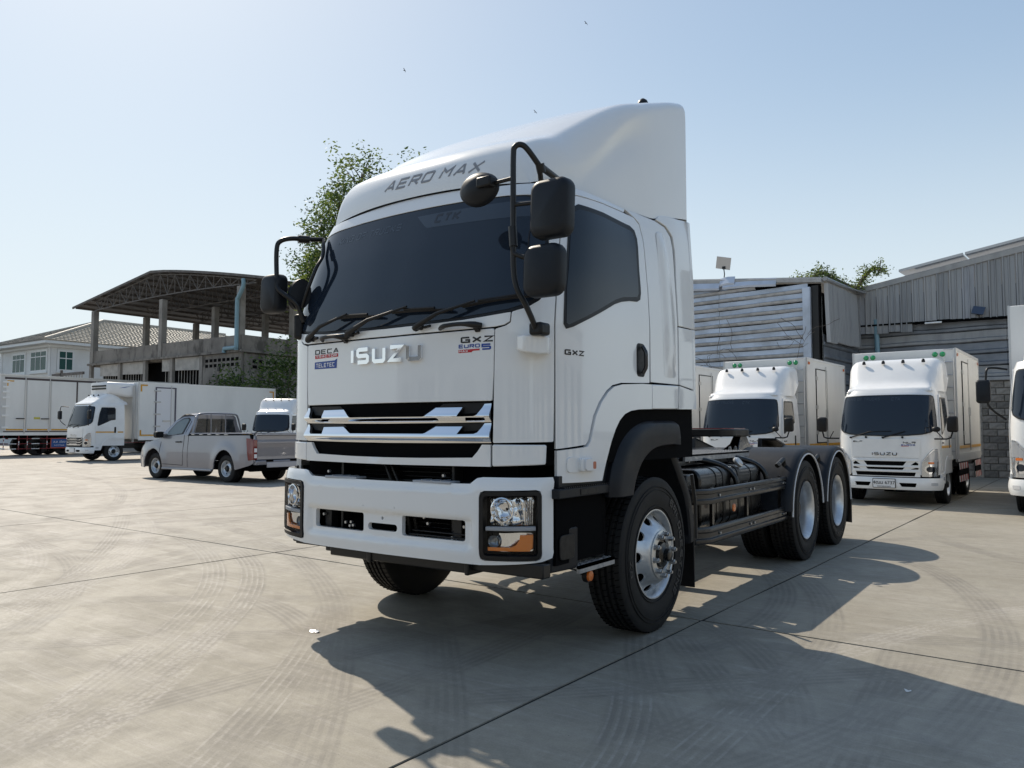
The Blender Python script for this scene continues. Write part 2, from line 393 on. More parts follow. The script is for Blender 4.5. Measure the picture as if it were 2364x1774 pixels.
# --- front panels
def P_(name, outline, off=0., m=WHITE, **k): return patch(name, outline, at(off), m, truck, **k)
hood = P_('front_panel', roundpoly([(-.796, 1.527), (.796, 1.527), (.806, 1.70), (.809, 1.944), (.4, 1.939), (0, 1.937), (-.4, 1.939), (-.809, 1.944), (-.806, 1.70)], .012), bevel=.004)
WSB = [(0, 2.006), (.3, 2.009), (.6, 2.019), (.75, 2.03), (.9, 2.047), (1.0, 2.075), (1.06, 2.115), (1.095, 2.17), (1.105, 2.22)]
WST = [(1.07, 2.70), (1.03, 2.74), (.95, 2.765), (.8, 2.775), (.5, 2.782), (0, 2.784)]
ws_half = WSB+WST
windscreen = ws_half[:]+[(-u, v) for u, v in reversed(ws_half[1:-1])]
cowl = [(0, 1.946), (.4, 1.948), (.81, 1.953), (.87, 1.962), (.905, 1.98), (.908, 2.035), (.75, 2.018), (.6, 2.007), (.3, 1.997), (0, 1.994)]
P_('cowl_panel', cowl+[(-u, v) for u, v in reversed(cowl[1:-1])], bevel=.004)
for sg in both:
    q = (lambda P: P) if sg > 0 else mir
    cn = P_('corner_panel', q(roundpoly([(.803, 1.286), (1.158, 1.293), (1.163, 1.6), (1.165, 2.184), (1.115, 2.184), (1.105, 2.15), (1.07, 2.10), (1.005, 2.06), (.915, 2.036), (.913, 1.974), (.88, 1.955), (.816, 1.94), (.812, 1.70)], .01)), bevel=.005, cu=.04)
    P_('windscreen_pillar', q([(1.118, 2.19), (1.165, 2.19), (1.166, 2.5), (1.13, 2.83), (1.06, 2.848), (1.06, 2.735), (1.085, 2.70)]), bevel=.004, cu=.04)
    P_('lower_corner_panel', q(roundpoly([(.80, 1.152), (1.112, 1.165), (1.117, 1.276), (.80, 1.277)], .012)), off=.006, bevel=.006, cu=.04)
low_front = [(-.79, 1.151), (0, 1.147), (.79, 1.151), (.79, 1.276), (.735, 1.276), (.705, 1.235), (.67, 1.2), (.3, 1.192), (0, 1.190), (-.3, 1.192), (-.67, 1.2), (-.705, 1.235), (-.735, 1.276), (-.79, 1.276)]
P_('lower_front_panel', low_front, off=.006, bevel=.006)
# windscreen glass with seal
P_('windscreen_seal', [(u*1.008, 2.4+(v-2.4)*1.02) for u, v in windscreen], off=-.004, m=SEAL, thick=.012)
ws = P_('windscreen', [(u*.99, 2.4+(v-2.4)*.985) for u, v in windscreen], off=.001, m=GLASS, thick=.01, cu=.05, cv=.05)
lettering('KING OF TRUCKS', lambda u, v, o: S(u, v, .001+o), .05, TINTV, ws, slant=.25, sw=.16, u0=-.72, v0=2.66, width=.68, depth=.0012)
P_('sun_strip', [(.10, 2.735), (.18, 2.66), (.21, 2.64), (.99, 2.625), (1.005, 2.735)], off=.0022, m=TINTV, thick=.001)
lettering('CTK', lambda u, v, o: S(u, v, .0024+o), .06, mat('sun_strip_mark', (.02, .022, .028), .2, coat=.3), ws, slant=.35, sw=.24, u0=.26, v0=2.665, width=.2, depth=.0012)
# grille
P_('grille_backing', [(-.80, 1.18), (.80, 1.18), (.80, 1.54), (-.80, 1.54)], off=-.10, m=DARK, thick=.01)
mb = MB()
for z in (1.50, 1.47, 1.385, 1.36, 1.32, 1.24, 1.215):
    mb.tube([S(u, z, -.045) for u in [-.5+.05*k for k in range(21)]], .0035, 5)
for k in range(-8, 9): mb.tube([S(k*.062, z, -.05) for z in (1.20, 1.3, 1.4, 1.51)], .0045, 5)
for k in range(-9, 10): mb.tube([S(k*.075+.01, z, -.03) for z in (1.20, 1.27)], .004, 5)
g = mb.build('grille_mesh', mat('grille_grey', (.05, .052, .056), .4), truck, smooth=40); g['kind'] = 'stuff'
mb = MB()
for (x, z, w, h) in ((.0, 1.36, .05, .05), (-.18, 1.35, .03, .06), (.12, 1.49, .05, .02), (.25, 1.34, .03, .04), (.3, 1.47, .03, .03), (-.35, 1.23, .02, .02), (.45, 1.235, .015, .015), (.18, 1.33, .01, .06)):
    mb.box(x-w/2, x+w/2, -1.36, -1.34, z-h/2, z+h/2)
mb.build('grille_bracket', mat('dull_grey_bracket', (.2, .2, .2), .5, .5), truck)
for sg in both:
    q = (lambda P: P) if sg > 0 else mir
    P_('grille_blank', q([(.36, 1.46), (.45, 1.515), (.78, 1.518), (.735, 1.46), (.60, 1.455)]), off=-.02, m=PLAST, thick=.02)
    P_('grille_blank', q([(.32, 1.35), (.42, 1.40), (.78, 1.405), (.735, 1.36), (.58, 1.35)]), off=-.02, m=PLAST, thick=.02)
def chrome_bar(zc, hi, lo, zb):
    top = [(-.795, hi+.017), (-.77, hi+.015), (-.735, zc), (-.715, zc-.012), (-.585, zc-.012), (-.597, hi-.002), (-.385, hi), (-.30, zc-.004), (-.285, zc-.008), (.33, zc-.008), (.345, zc-.004), (.41, hi), (.60, hi), (.575, zc-.01), (.69, zc-.008), (.712, zc), (.748, hi+.018), (.792, hi+.020)]
    bot = [(.792, lo), (.4, lo-.004), (0, lo-.006), (-.4, lo-.004), (-.795, lo)]
    out = top+bot
    def mp(u, v, o=0.):
        # crest near the top edge, faces tilt up above it and down below
        t = (v-lo)/max(hi-lo, .001); off = .034*math.exp(-((t-.36)/(.5 if t > .36 else .22))**2)
        return S(u, v, off-.004+o)
    return patch('chrome_grille_bar', out, mp, CHROME, truck, cu=.03, cv=.008, thick=.02, smooth=28)
chrome_bar(1.447, 1.492, 1.405, 0); 
chrome_bar(1.345, 1.380, 1.286, 0)
# emblem and decals on the front panel
hp = lambda u, v, o: S(u, v, o)
lettering('ISUZU', hp, .108, CHROME, hood, cw=.88, gap=.26, sw=.25, u0=-.295, v0=1.778, width=.605, depth=.02, name='emblem', bevel=.011, widths={'I': 0.})
lettering('DECA', hp, .032, BLACKV, hood, cw=1.05, gap=.3, sw=.2, u0=-.712, v0=1.872, width=.262)
patch('decal', [(-.712, 1.843), (-.452, 1.845), (-.452, 1.868), (-.712, 1.867)], at(.0015), REDV, hood, thick=0, cu=.05)
lettering('TRACTOR', lambda u, v, o: S(u, v, .002+o), .016, WHITEV, hood, cw=1.0, gap=.3, sw=.2, u0=-.70, v0=1.848, width=.235, depth=.001)
patch('decal', [(-.716, 1.773), (-.466, 1.770), (-.462, 1.833), (-.49, 1.822), (-.714, 1.820)], at(.0015), BLUEV, hood, thick=0, cu=.05)
lettering('TELETEC', lambda u, v, o: S(u, v, .002+o), .028, WHITEV, hood, cw=.8, gap=.25, sw=.18, u0=-.698, v0=1.782, width=.21, depth=.001)
lettering('GXZ', hp, .036, BLACKV, hood, cw=1.15, gap=.3, sw=.25, u0=.585, v0=1.868, width=.222)
lettering('EURO', hp, .022, BLUEV, hood, cw=1.0, gap=.25, sw=.22, u0=.571, v0=1.838, width=.145)
lettering('5', hp, .036, BLUEV, hood, cw=1.3, gap=.3, sw=.25, u0=.728, v0=1.822, width=.062)
patch('decal', [(.57, 1.811), (.66, 1.812), (.67, 1.82), (.715, 1.821), (.715, 1.831), (.57, 1.829)], at(.0015), REDV, hood, thick=0, cu=.05)
lettering('MAX', lambda u, v, o: S(u, v, .002+o), .012, WHITEV, hood, cw=1.0, gap=.3, sw=.2, u0=.576, v0=1.814, width=.06, depth=.001)
# front handles and wipers
for sg in both:
    x0, x1 = (.445, .735) if sg > 0 else (-.61, -.335)
    pts = [S(x0+(x1-x0)*t, 1.962+.012*math.sin(PI*t), .012+.045*min(1, 4*t*(1-t)*1.6)) for t in [k/10 for k in range(11)]]
    h = MB().tube(pts, [.013, .015, .014, .013, .013, .013, .013, .014, .017, .02, .017], 8)
    h.bar(S(x1-.03*1, 1.935, .0), S(x1-.03, 1.965, .04), .03, .02)
    h.build('front_handle', SATINB, truck, smooth=50)
WIP = [((-.735, 1.985), (-.33, 2.105), (-.46, 2.095), (-.03, 2.072)), ((-.30, 1.985), (.205, 2.105), (.06, 2.085), (.53, 2.066)), ((.295, 1.985), (.70, 2.098), (.60, 2.078), (1.06, 2.118))]
for (a, b, c, d) in WIP:
    A = S(*a, .045); B = S(*b, .05)
    w = MB().tube([S(a[0]-.02, a[1]-.01, .03), A, S((a[0]*.6+b[0]*.4), (a[1]*.6+b[1]*.4)+.004, .07), B], [.024, .019, .012, .007], 8)
    w.tube([S(*a, 0), S(*a, .05)], .022, 10); w.tube([S(a[0]+.04, a[1]-.008, .02), S(a[0]+.09, a[1]-.003, .03)], .009, 6)
    wo_ = w.build('wiper_arm', PLAST, truck, smooth=50)
    mb2 = MB()
    npt = 14
    for off, r in ((.016, .006), (.034, .007)):
        mb2.tube([S(c[0]+(d[0]-c[0])*k/npt, c[1]+(d[1]-c[1])*k/npt+.004*math.sin(PI*k/npt), off) for k in range(npt+1)], r, 6)
    mb2.tube([S(c[0]+(d[0]-c[0])*.25, c[1]+(d[1]-c[1])*.25+.012, .04), S(c[0]+(d[0]-c[0])*.75, c[1]+(d[1]-c[1])*.75+.012, .04)], .008, 6)
    mb2.build('wiper_blade', PLAST, wo_, smooth=50)
# --- sides
DOOR = [(1.173, 1.252), (1.412, 1.274), (1.440, 1.30), (1.495, 1.446), (1.56, 1.53), (1.645, 1.6), (1.72, 1.637), (1.83, 1.657), (2.225, 1.675), (2.232, 2.0), (2.236, 2.45), (2.242, 2.665), (2.225, 2.765), (2.17, 2.803), (2.06, 2.812), (1.66, 2.808), (1.30, 2.795), (1.145, 2.775), (1.172, 2.5), (1.173, 2.1)]
WIN = [(1.222, 2.20), (1.228, 1.97), (1.246, 1.942), (1.30, 1.958), (1.638, 2.101), (1.75, 2.148), (1.843, 2.175), (1.96, 2.196), (2.07, 2.205), (2.115, 2.225), (2.130, 2.27), (2.137, 2.42), (2.160, 2.65), (2.145, 2.705), (2.095, 2.728), (1.632, 2.742), (1.30, 2.738), (1.235, 2.70), (1.222, 2.5)]
GLS = [(1.236, 2.19), (1.244, 1.975), (1.262, 1.966), (1.638, 2.128), (1.76, 2.178), (1.86, 2.207), (2.07, 2.236), (2.092, 2.262), (2.103, 2.42), (2.124, 2.64), (2.108, 2.678), (2.075, 2.692), (1.632, 2.708), (1.31, 2.704), (1.25, 2.67), (1.238, 2.5)]
ARCH = [(1.175, 1.06), (1.57, 1.057), (1.60, 1.13), (1.619, 1.170), (1.68, 1.285), (1.735, 1.364), (1.79, 1.42), (1.858, 1.461), (1.94, 1.483), (2.048, 1.494), (2.235, 1.500), (2.239, 1.665), (2.10, 1.663), (1.83, 1.647), (1.725, 1.628), (1.651, 1.591), (1.57, 1.525), (1.505, 1.441), (1.45, 1.296), (1.418, 1.263), (1.175, 1.243)]
FEN2 = [(2.245, 1.500), (2.66, 1.508), (2.678, 1.60), (2.678, 1.676), (2.245, 1.666)]
FEN3 = [(2.686, 1.508), (3.01, 1.515), (3.012, 1.615), (2.95, 1.65), (2.70, 1.676), (2.686, 1.6)]
REAR = [(2.247, 1.682), (2.698, 1.685), (2.700, 2.10), (2.68, 2.45), (2.675, 2.68), (2.655, 2.76), (2.58, 2.82), (2.46, 2.842), (2.2, 2.85), (2.10, 2.848), (2.17, 2.815), (2.235, 2.775), (2.252, 2.68), (2.247, 2.4)]
EXT1 = [(2.706, 2.112), (3.0, 2.118), (3.01, 2.6), (3.0, 2.955), (2.80, 2.925), (2.60, 2.905), (2.52, 2.885), (2.475, 2.852), (2.60, 2.828), (2.68, 2.765), (2.70, 2.66), (2.695, 2.4)]
EXT2 = [(2.706, 1.685), (2.955, 1.662), (3.005, 1.64), (3.0, 2.11), (2.706, 2.104)]
ROOF = [(0, 2.79), (.5, 2.788), (.8, 2.781), (.98, 2.772), (1.055, 2.748), (1.055, 2.83), (1.14, 2.785), (1.30, 2.803), (1.66, 2.816), (2.06, 2.82), (2.09, 2.848), (1.8, 2.851), (1.5, 2.850), (1.2, 2.853), (.98, 2.853), (.75, 2.856), (.4, 2.878), (0, 2.886)]
P_('roof_panel', ROOF+[(-u, v) for u, v in reversed(ROOF[1:-1])], bevel=.004)
for sg in both:
    q = (lambda P: P) if sg > 0 else mir
    d = P_('door', q(DOOR), bevel=.005)
    patch('window_seal', q(WIN), at(.004), SEAL, d, thick=.01)
    patch('side_window', q(GLS), at(.006), GLASS2, d, thick=.006)
    hx = 2.10*sg
    patch('handle_recess', [(hx+a, b) for a, b in rrect(-.057, .057, 1.71, 1.93, .03)], at(.002), PLAST, d, thick=.01, cu=.04)
    hb = MB().tube([S(hx, z, .012+.028*min(1, max(0, (.095-abs(z-1.82))*22))) for z in [1.73+.018*k for k in range(11)]], .014, 8)
    hb.build('door_handle', mat('gloss_handle', (.02, .02, .022), .15, coat=.6) if sg > 0 else SATINB, d, smooth=50)
    if sg > 0: lettering('GXZ', hp, .032, BLACKV, d, cw=1.15, gap=.3, sw=.25, u0=1.235, v0=1.792, width=.165)
    P_('wheel_arch_panel', q(ARCH), off=.012, bevel=.009, thick=.035)
    P_('wheel_arch_panel', q(FEN2), off=.012, bevel=.009, thick=.035)
    P_('wheel_arch_panel', q(FEN3), off=.010, bevel=.009, thick=.035)
    P_('rear_cab_panel', q(REAR), bevel=.004)
    P_('side_deflector', q(EXT1), off=.006, bevel=.004); P_('side_deflector', q(EXT2), off=.006, bevel=.004)
    # raised spine on the rear cab panel
    def mpb(u, v, o=0., sg=sg):
        t = (v-1.74)/(2.74-1.74); c = 2.56-.07*t*t; wd = .05+.03*(1-t); e = math.exp(-((abs(u)-c)/wd)**4)*min(1, max(0, (v-1.72)/.2))*min(1, max(0, (2.78-v)/.1))
        return S(u, v, .0005+.020*e+o)
    patch('rear_panel_rib', q(roundpoly([(2.46, 1.73), (2.66, 1.73), (2.66, 2.6), (2.60, 2.76), (2.44, 2.76), (2.43, 2.5)], .04)), mpb, WHITE, truck, cu=.012, thick=0, smooth=60)
    lr = [(2.95, z) for z in (1.52, 1.7, 2.0, 2.3, 2.6, 2.95)]
    # side marker lamp in its pod
    pod = patch('marker_pod', q(roundpoly([(1.235, 1.117), (1.475, 1.117), (1.475, 1.205), (1.235, 1.205)], .03)), at(.020), WHITE, truck, thick=.01, bevel=.005, cu=.03)
    pod2 = patch('marker_body', q(roundpoly([(1.32, 1.122), (1.42, 1.122), (1.42, 1.198), (1.32, 1.198)], .02)), at(.045), WHITE, pod, thick=.03, bevel=.006, cu=.03)
    patch('marker_lamp', q(roundpoly([(1.345, 1.126), (1.47, 1.126), (1.47, 1.19), (1.345, 1.194)], .02)), at(.058), mat('clear_marker', (.75, .75, .76), .12, coat=1.), pod, thick=.03, bevel=.006, cu=.02)
    patch('marker_bulb', q(roundpoly([(1.405, 1.135), (1.435, 1.135), (1.435, 1.178), (1.405, 1.178)], .01)), at(.0585), mat('marker_bulb', (.45, .12, .06), .3, coat=.5), pod, thick=0, cu=.02)
# rear wall of the cab
mb = MB(); mb.box(-1.17, 1.17, .55, .60, 1.3, 2.9); mb.build('cab_rear_wall', WHITE, truck, bevel=.02)
for sg in both:
    mb = MB().loft([[(sg*1.185, .60, z), (sg*1.185, .648, z), (sg*1.209, .648, z), (sg*1.209, .60, z)] for z in (1.53, 2.11)]); mb.build('deflector_edge', WHITE, truck, bevel=.006)
    mb = MB().loft([[(sg*a, .60, z), (sg*a, .648, z), (sg*(a+.022), .648, z), (sg*(a+.022), .60, z)] for z, a in ((2.12, 1.185), (2.5, 1.178), (2.94, 1.155))]); mb.build('deflector_edge', WHITE, truck, bevel=.006)
# --- roof fairing
prof = cr([(-1.19, 2.89), (-1.185, 2.96), (-1.16, 3.05), (-1.105, 3.135), (-1.0, 3.205), (-.85, 3.27), (-.7, 3.36), (-.45, 3.515), (-.2, 3.642), (.05, 3.712), (.25, 3.774), (.42, 3.83), (.57, 3.872), (.600, 3.868), (.608, 3.85), (.61, 3.80)], 3)
def fair(a, t):
    # a in [-1, 1] across, t index along the profile
    y, z = prof[t]; T = t/(len(prof)-1)
    w = lerp_table([(-1.19, .86), (-1.1, .92), (-1.0, .955), (-.7, 1.01), (-.3, 1.075), (.1, 1.125), (.4, 1.155), (.62, 1.168)], y)
    zb = lerp_table([(-1.2, 2.892), (-.9, 2.86), (-.2, 2.860), (.10, 2.856), (.15, 2.872), (.24, 2.905), (.44, 2.932), (.62, 2.96)], y)
    H = max(z-zb, .002); r = min(lerp_table([(-1.2, .20), (-.6, .17), (0, .11), (.4, .075)], y), H*.8)
    Ltop = w-r; Larc = PI/2*r; Ls = H-r; tot = 1.0
    aa = abs(a)
    bow = lambda x: .30*min(1, abs(x)/1.0)**2.4*max(0, min(1, (.1-y)/1.0))
    if aa < .55:
        x = Ltop*aa/.55; zz = z; nx = 0.
        # shallow scoop in the deck behind the leading lip
        e = math.exp(-((y+.55)/.33)**2)*(.5+.5*math.cos(min(PI, PI*x/.78)))
        zz -= .030*e - .03*math.cos(min(PI/2, x/Ltop*PI/2))*max(0, min(1, (y+1.1)/.5))
    elif aa < .8:
        t2 = (aa-.55)/.25*PI/2; x = Ltop+r*math.sin(t2); zz = z-r+r*math.cos(t2)
    else:
        k = (aa-.8)/.2; x = w; zz = z-r-(Ls)*k
        y2 = y
        # lower flank widens to the cab roof
        x = w+.0*k
        # moulded groove in the flank
        c = y+.02; zc = lerp_table([(-.95, 2.95), (-.8, 3.12), (-.6, 3.26), (-.3, 3.40), (.0, 3.48), (.3, 3.52)], y)
        e = math.exp(-((zz-zc)/.11)**2)*math.exp(-((y+.45)/.38)**2)*(1-math.exp(-(z-r-zz)/.10))
        x -= .062*e
    yy = y+bow(x)*(.55+.45*max(0, min(1, (z-zz)/.2)) if y < 0 else 1)
    drop = .030*min(1, (x/.85))**2*max(0, min(1, (3.02-z)/.12))*max(0, min(1, (-.6-y)/.3))
    return (math.copysign(x, a), min(yy, .61), max(zz, zb-.0)-drop)
NA = 84; rings = []
for t in range(len(prof)):
    row = []
    for k in range(NA+1):
        b = -1+2*k/NA; row.append(fair(b, t))
    rings.append(row)
mb = MB(); mb.loft(rings, closed=False, cap=False)
fairing = mb.build('roof_fairing', WHITE, truck, smooth=50)
fairing.modifiers.new('sub', 'SUBSURF').levels = 1; fairing.modifiers['sub'].render_levels = 1
mb = MB(); mb.add([rings[-1][k] for k in range(NA+1)]+[(rings[-1][k][0], .61, 2.9) for k in range(NA+1)], [(k, k+1, NA+2+k, NA+1+k) for k in range(NA)]); mb.build('fairing_rear_wall', WHITE, truck)
def fmap(x, z, o=0.):
    # point of the fairing's front face at (x, z): search the grid
    best = None
    for t in range(0, len(prof)):
        for k in range(NA//2-30, NA//2+38):
            p = rings[t][k]; d = (p[0]-x)**2+(p[2]-z)**2*1.5+(p[1]+1.0)**2*.02
            if best is None or d < best[0]: best = (d, t, k)
    return best
from mathutils.bvhtree import BVHTree
bmf = bmesh.new()
dgx = bpy.context.evaluated_depsgraph_get(); bmf.from_mesh(fairing.evaluated_get(dgx).to_mesh()); FB = BVHTree.FromBMesh(bmf)
def fproj(x, z, o=0.):
    hit = FB.ray_cast(Vector((x, -3, z)), Vector((0, 1, 0)))
    if hit[0] is None: return (x, -1, z)
    n = hit[1]; n = n if n.y < 0 else -n
    return tuple(hit[0]+n*(o+.0025))
lettering('AERO MAX', fproj, .075, GREYV, fairing, cw=1.15, gap=.38, sw=.19, slant=.55, u0=-.27, v0=2.972, width=.80, depth=.0008)
MB().lathe([(0, .045), (.02, .044), (.045, .032), (.06, .012), (.062, 0.0001)], (.96, .30, 3.785), 'z', 20).build('roof_marker_lamp', PLAST, truck, smooth=60)
MB().lathe([(0, .045), (.02, .044), (.045, .032), (.06, .012), (.062, 0.0001)], (-.96, .30, 3.785), 'z', 20).build('roof_marker_lamp', PLAST, truck, smooth=60)
for (u, z) in ((2.585, 2.955), (3.02, 2.975)): pass

# --- bumper
BS = Surf([(0, -1.452), (.3, -1.448), (.6, -1.437), (.8, -1.415), (.95, -1.385), (1.05, -1.335), (1.105, -1.265), (1.128, -1.18), (1.135, -1.05)],
          [(.6, .012), (.7, 0.), (1.02, 0.), (1.07, .012), (1.11, .035)], [(.6, .004), (.68, 0), (1.1, 0)], 5., 1.)
def bmp(u, v, o=0.):
    # recessed band around the openings, rounded top and bottom edges
    a = abs(u); du = min(1, max(0, (.715-a)/.04)); dz = min(1, max(0, (v-.665)/.035))*min(1, max(0, (.868-v)/.035))
    rec = -.022*(du*du*(3-2*du))*(dz*dz*(3-2*dz))
    step = -.010*min(1, max(0, (v-1.0)/.02))*du
    return BS(u, v, rec+step+o)
bout = [(-1.19, .650), (-1.12, .632), (-.85, .607), (-.75, .600), (0, .598), (.75, .600), (.85, .607), (1.12, .632), (1.19, .650), (1.20, .68), (1.20, 1.07), (1.18, 1.096), (.76, 1.092), (.725, 1.086), (.68, 1.055), (.4, 1.050), (0, 1.049), (-.4, 1.050), (-.68, 1.055), (-.725, 1.086), (-.76, 1.092), (-1.18, 1.095), (-1.20, 1.07), (-1.20, .68)]
holes = [rrect(-.635, -.165, .722, .838, .015, 2), rrect(.165, .645, .722, .842, .015, 2), rrect(-.125, .125, .738, .782, .02, 3)]
holes += [[(x+r*math.cos(a), z+r*math.sin(a)) for a in [k*PI/3 for k in range(6)]] for x, z, r in ((0, .815, .011), (-.15, .886, .004), (.12, .886, .004))]
hlh = roundpoly([(.748, .625), (1.125, .640), (1.125, 1.03), (.748, 1.016)], .035, 2)
holes += [hlh, mir(hlh)]
bumper = patch('front_bumper', bout, bmp, WHITE, truck, holes=holes, cu=.035, cv=.02, thick=.03, smooth=40, bevel=.006)
for x0, x1 in ((-.53, -.235), (.25, .545)):
    st = MB()
    st.add([bmp(x0, 1.045, .003), bmp(x1, 1.045, .003), bmp(x1-.03, 1.035, -.11), bmp(x0+.03, 1.035, -.11), bmp(x0+.03, 1.036, .004), bmp(x1-.03, 1.036, .004)], [(0, 1, 2, 3)])
    st.box(x0, x1, -1.432, -1.34, 1.046, 1.060)
    for k in range(1, 4): st.box(x0+(x1-x0)*k/4-.004, x0+(x1-x0)*k/4+.004, -1.434, -1.34, 1.058, 1.066)
    st.build('bumper_step', GREYP, truck, bevel=.003)
# headlamps
for sg in both:
    q = (lambda P: P) if sg > 0 else mir
    surround = patch('headlamp_surround', q(roundpoly([(.755, .632), (1.118, .647), (1.118, 1.023), (.755, 1.010)], .035, 3)), (lambda u, v, o=0.: BS(u, v, .008+o)), PLAST, truck, holes=[q(roundpoly([(.78, .657), (1.10, .667), (1.10, 1.0), (.78, .988)], .02, 2))], cu=.05, cv=.05, thick=.05, bevel=.006)
    patch('lamp_housing', q([(.77, .65), (1.10, .66), (1.10, 1.0), (.77, .99)]), (lambda u, v, o=0.: BS(u, v, -.09+o)), mat('lamp_housing', (.02, .02, .022), .3, .5), surround, thick=.004)
    # upper reflector: a bowl with ribs
    cx = .885; 
    def bowl(cx, cz, r, d, nm, m, n=24, sg=sg, base=-.02):
        mb = MB(); c = Vector(BS(sg*cx, cz, base)); c2 = Vector(BS(sg*cx, cz, base-.1)); ax = (c2-c).normalized()
        M = Matrix.Translation(c) @ ax.to_track_quat('Z', 'Y').to_matrix().to_4x4(); rg = []
        for k in range(8):
            t = k/7; rr = r*math.cos(t*PI/2*.93); rg.append([M @ Vector((rr*math.cos(2*PI*j/n), rr*math.sin(2*PI*j/n), d*math.sin(t*PI/2))) for j in range(n)])
        mb.loft(rg, True, False); return mb.build(nm, m, surround, smooth=60)
    def refl(u, v, o=0.):
        rr = math.hypot(abs(u)-cx, v-.925); return BS(u, v, -.050+.014*math.sin(abs(u)*70+v*20)+.006*math.sin(v*120)-.02*math.exp(-(rr/.06)**2)+o)
    patch('upper_reflector', q(roundpoly([(.795, .822), (1.085, .83), (1.085, .985), (.795, .975)], .02)), refl, REFL, surround, cu=.014, cv=.02, thick=0, smooth=60)
    bowl(.895, .915, .068, .05, 'projector_bowl', CHROME); bowl(.905, .845, .03, .03, 'side_lamp_bowl', REFL)
    MB().lathe([(0, .066), (.012, .070), (.014, .064), (0, .060)], (0, 0, 0), 'z', 28).build('projector_ring', CHROME, surround, smooth=50).matrix_local = Matrix.Translation(Vector(BS(sg*.895, .915, -.012))) @ (Vector(BS(sg*.895, .915, .1))-Vector(BS(sg*.895, .915, 0))).to_track_quat('Z', 'Y').to_matrix().to_4x4()
    lens_c = Vector(BS(sg*.895, .915, -.035))
    mbx = MB(); 
    for k in range(5): mbx.tube([Vector(BS(sg*(1.03+.012*k), z, -.02-.006*k)) for z in (.835, .88, .93, .97)], .004, 5)
    mbx.build('reflector_rib', CHROME, surround, smooth=60)
    patch('lamp_divider', q([(.79, .795), (1.09, .805), (1.09, .828), (.79, .818)]), (lambda u, v, o=0.: BS(u, v, -.002+o)), GREYP, surround, thick=.03, bevel=.003)
    patch('lower_reflector', q(roundpoly([(.80, .675), (1.08, .685), (1.08, .79), (.80, .78)], .02)), (lambda u, v, o=0.: BS(u, v, -.045+.015*math.sin(u*30)+o)), REFL, surround, cu=.02, thick=0, smooth=60)
    bowl(.835, .735, .036, .03, 'fog_lamp_bowl', mat('fog_lamp_glass', (.25, .27, .29), .08, .6))
    patch('amber_indicator', q([(.80, .682), (1.055, .690), (1.072, .71), (1.075, .782), (1.0, .780), (.995, .75), (.975, .722), (.94, .708), (.80, .703)]), (lambda u, v, o=0.: BS(u, v, -.012+o)), AMBER, surround, cu=.03, cv=.02, thick=.012, bevel=.004)
    patch('clear_lens', q(roundpoly([(.79, .668), (1.09, .678), (1.09, .992), (.79, .98)], .02)), (lambda u, v, o=0.: BS(u, v, .002+o)), mat('lamp_cover', (.02, .02, .02), .0, alpha=.10, coat=1., spec=1.), surround, cu=.05, cv=.05, thick=0)
# dark works behind the bumper and under the cab
mb = MB(); mb.box(-.9, .9, -1.25, -1.15, .62, 1.2); mb.build('radiator', DARK, truck)
mb = MB()
for k in range(14): mb.box(-.33, .0, -1.27, -1.255, .76+.028*k, .765+.028*k); mb.box(.02, .42, -1.28, -1.26, .76+.028*k, .766+.028*k)
mb.box(-.9, .9, -1.33, -1.25, .64, .70); mb.box(-.60, -.54, -1.36, -1.3, .70, .85); mb.box(.52, .58, -1.37, -1.3, .70, .85); mb.box(-.9, .9, -1.30, -1.2, 1.0, 1.05)
mb.box(-.47, -.45, -1.34, -1.26, .7, 1.15); mb.box(.48, .50, -1.34, -1.26, .7, 1.15); mb.tube([(-.1, -1.3, 1.14), (0, -1.33, 1.0), (.08, -1.3, .9), (.1, -1.28, .7)], .014, 7); mb.tube([(-.05, -1.3, 1.14), (.06, -1.33, 1.0), (.13, -1.3, .9), (.16, -1.28, .7)], .012, 7)
mb.box(.18, .62, -1.39, -1.36, .725, .735); mb.box(.2, .64, -1.38, -1.34, .748, .756)
mb.build('cooling_pack', SATINB, truck, bevel=.003)
mb = MB()
for x, z in ((-.55, 1.085), (.45, 1.09), (-.38, .76), (-.33, .765), (-.31, .745), (-.34, .74), (.33, .80), (.30, .835), (.61, .80), (-.59, .80), (.52, .73)):
    MB().lathe([(-1.385, .0001), (-1.385, .009), (-1.37, .011), (-1.37, .0001)], (x, 0, z), 'y', 8).build('bolt', BOLT, truck, smooth=40)
mb = MB(); mb.box(-.55, .62, -1.36, -1.24, .53, .60); mb.box(-.62, -.45, -1.34, -1.2, .55, .62); mb.box(.55, 1.12, -1.33, -1.25, .545, .625); mb.box(-1.0, -.55, -1.28, -1.2, .56, .62)
mb.box(-.2, -.16, -1.37, -1.2, .52, .60); mb.box(.6, .63, -1.37, -1.2, .52, .60)
mb.build('underrun_beam', SATINB, truck, bevel=.008)
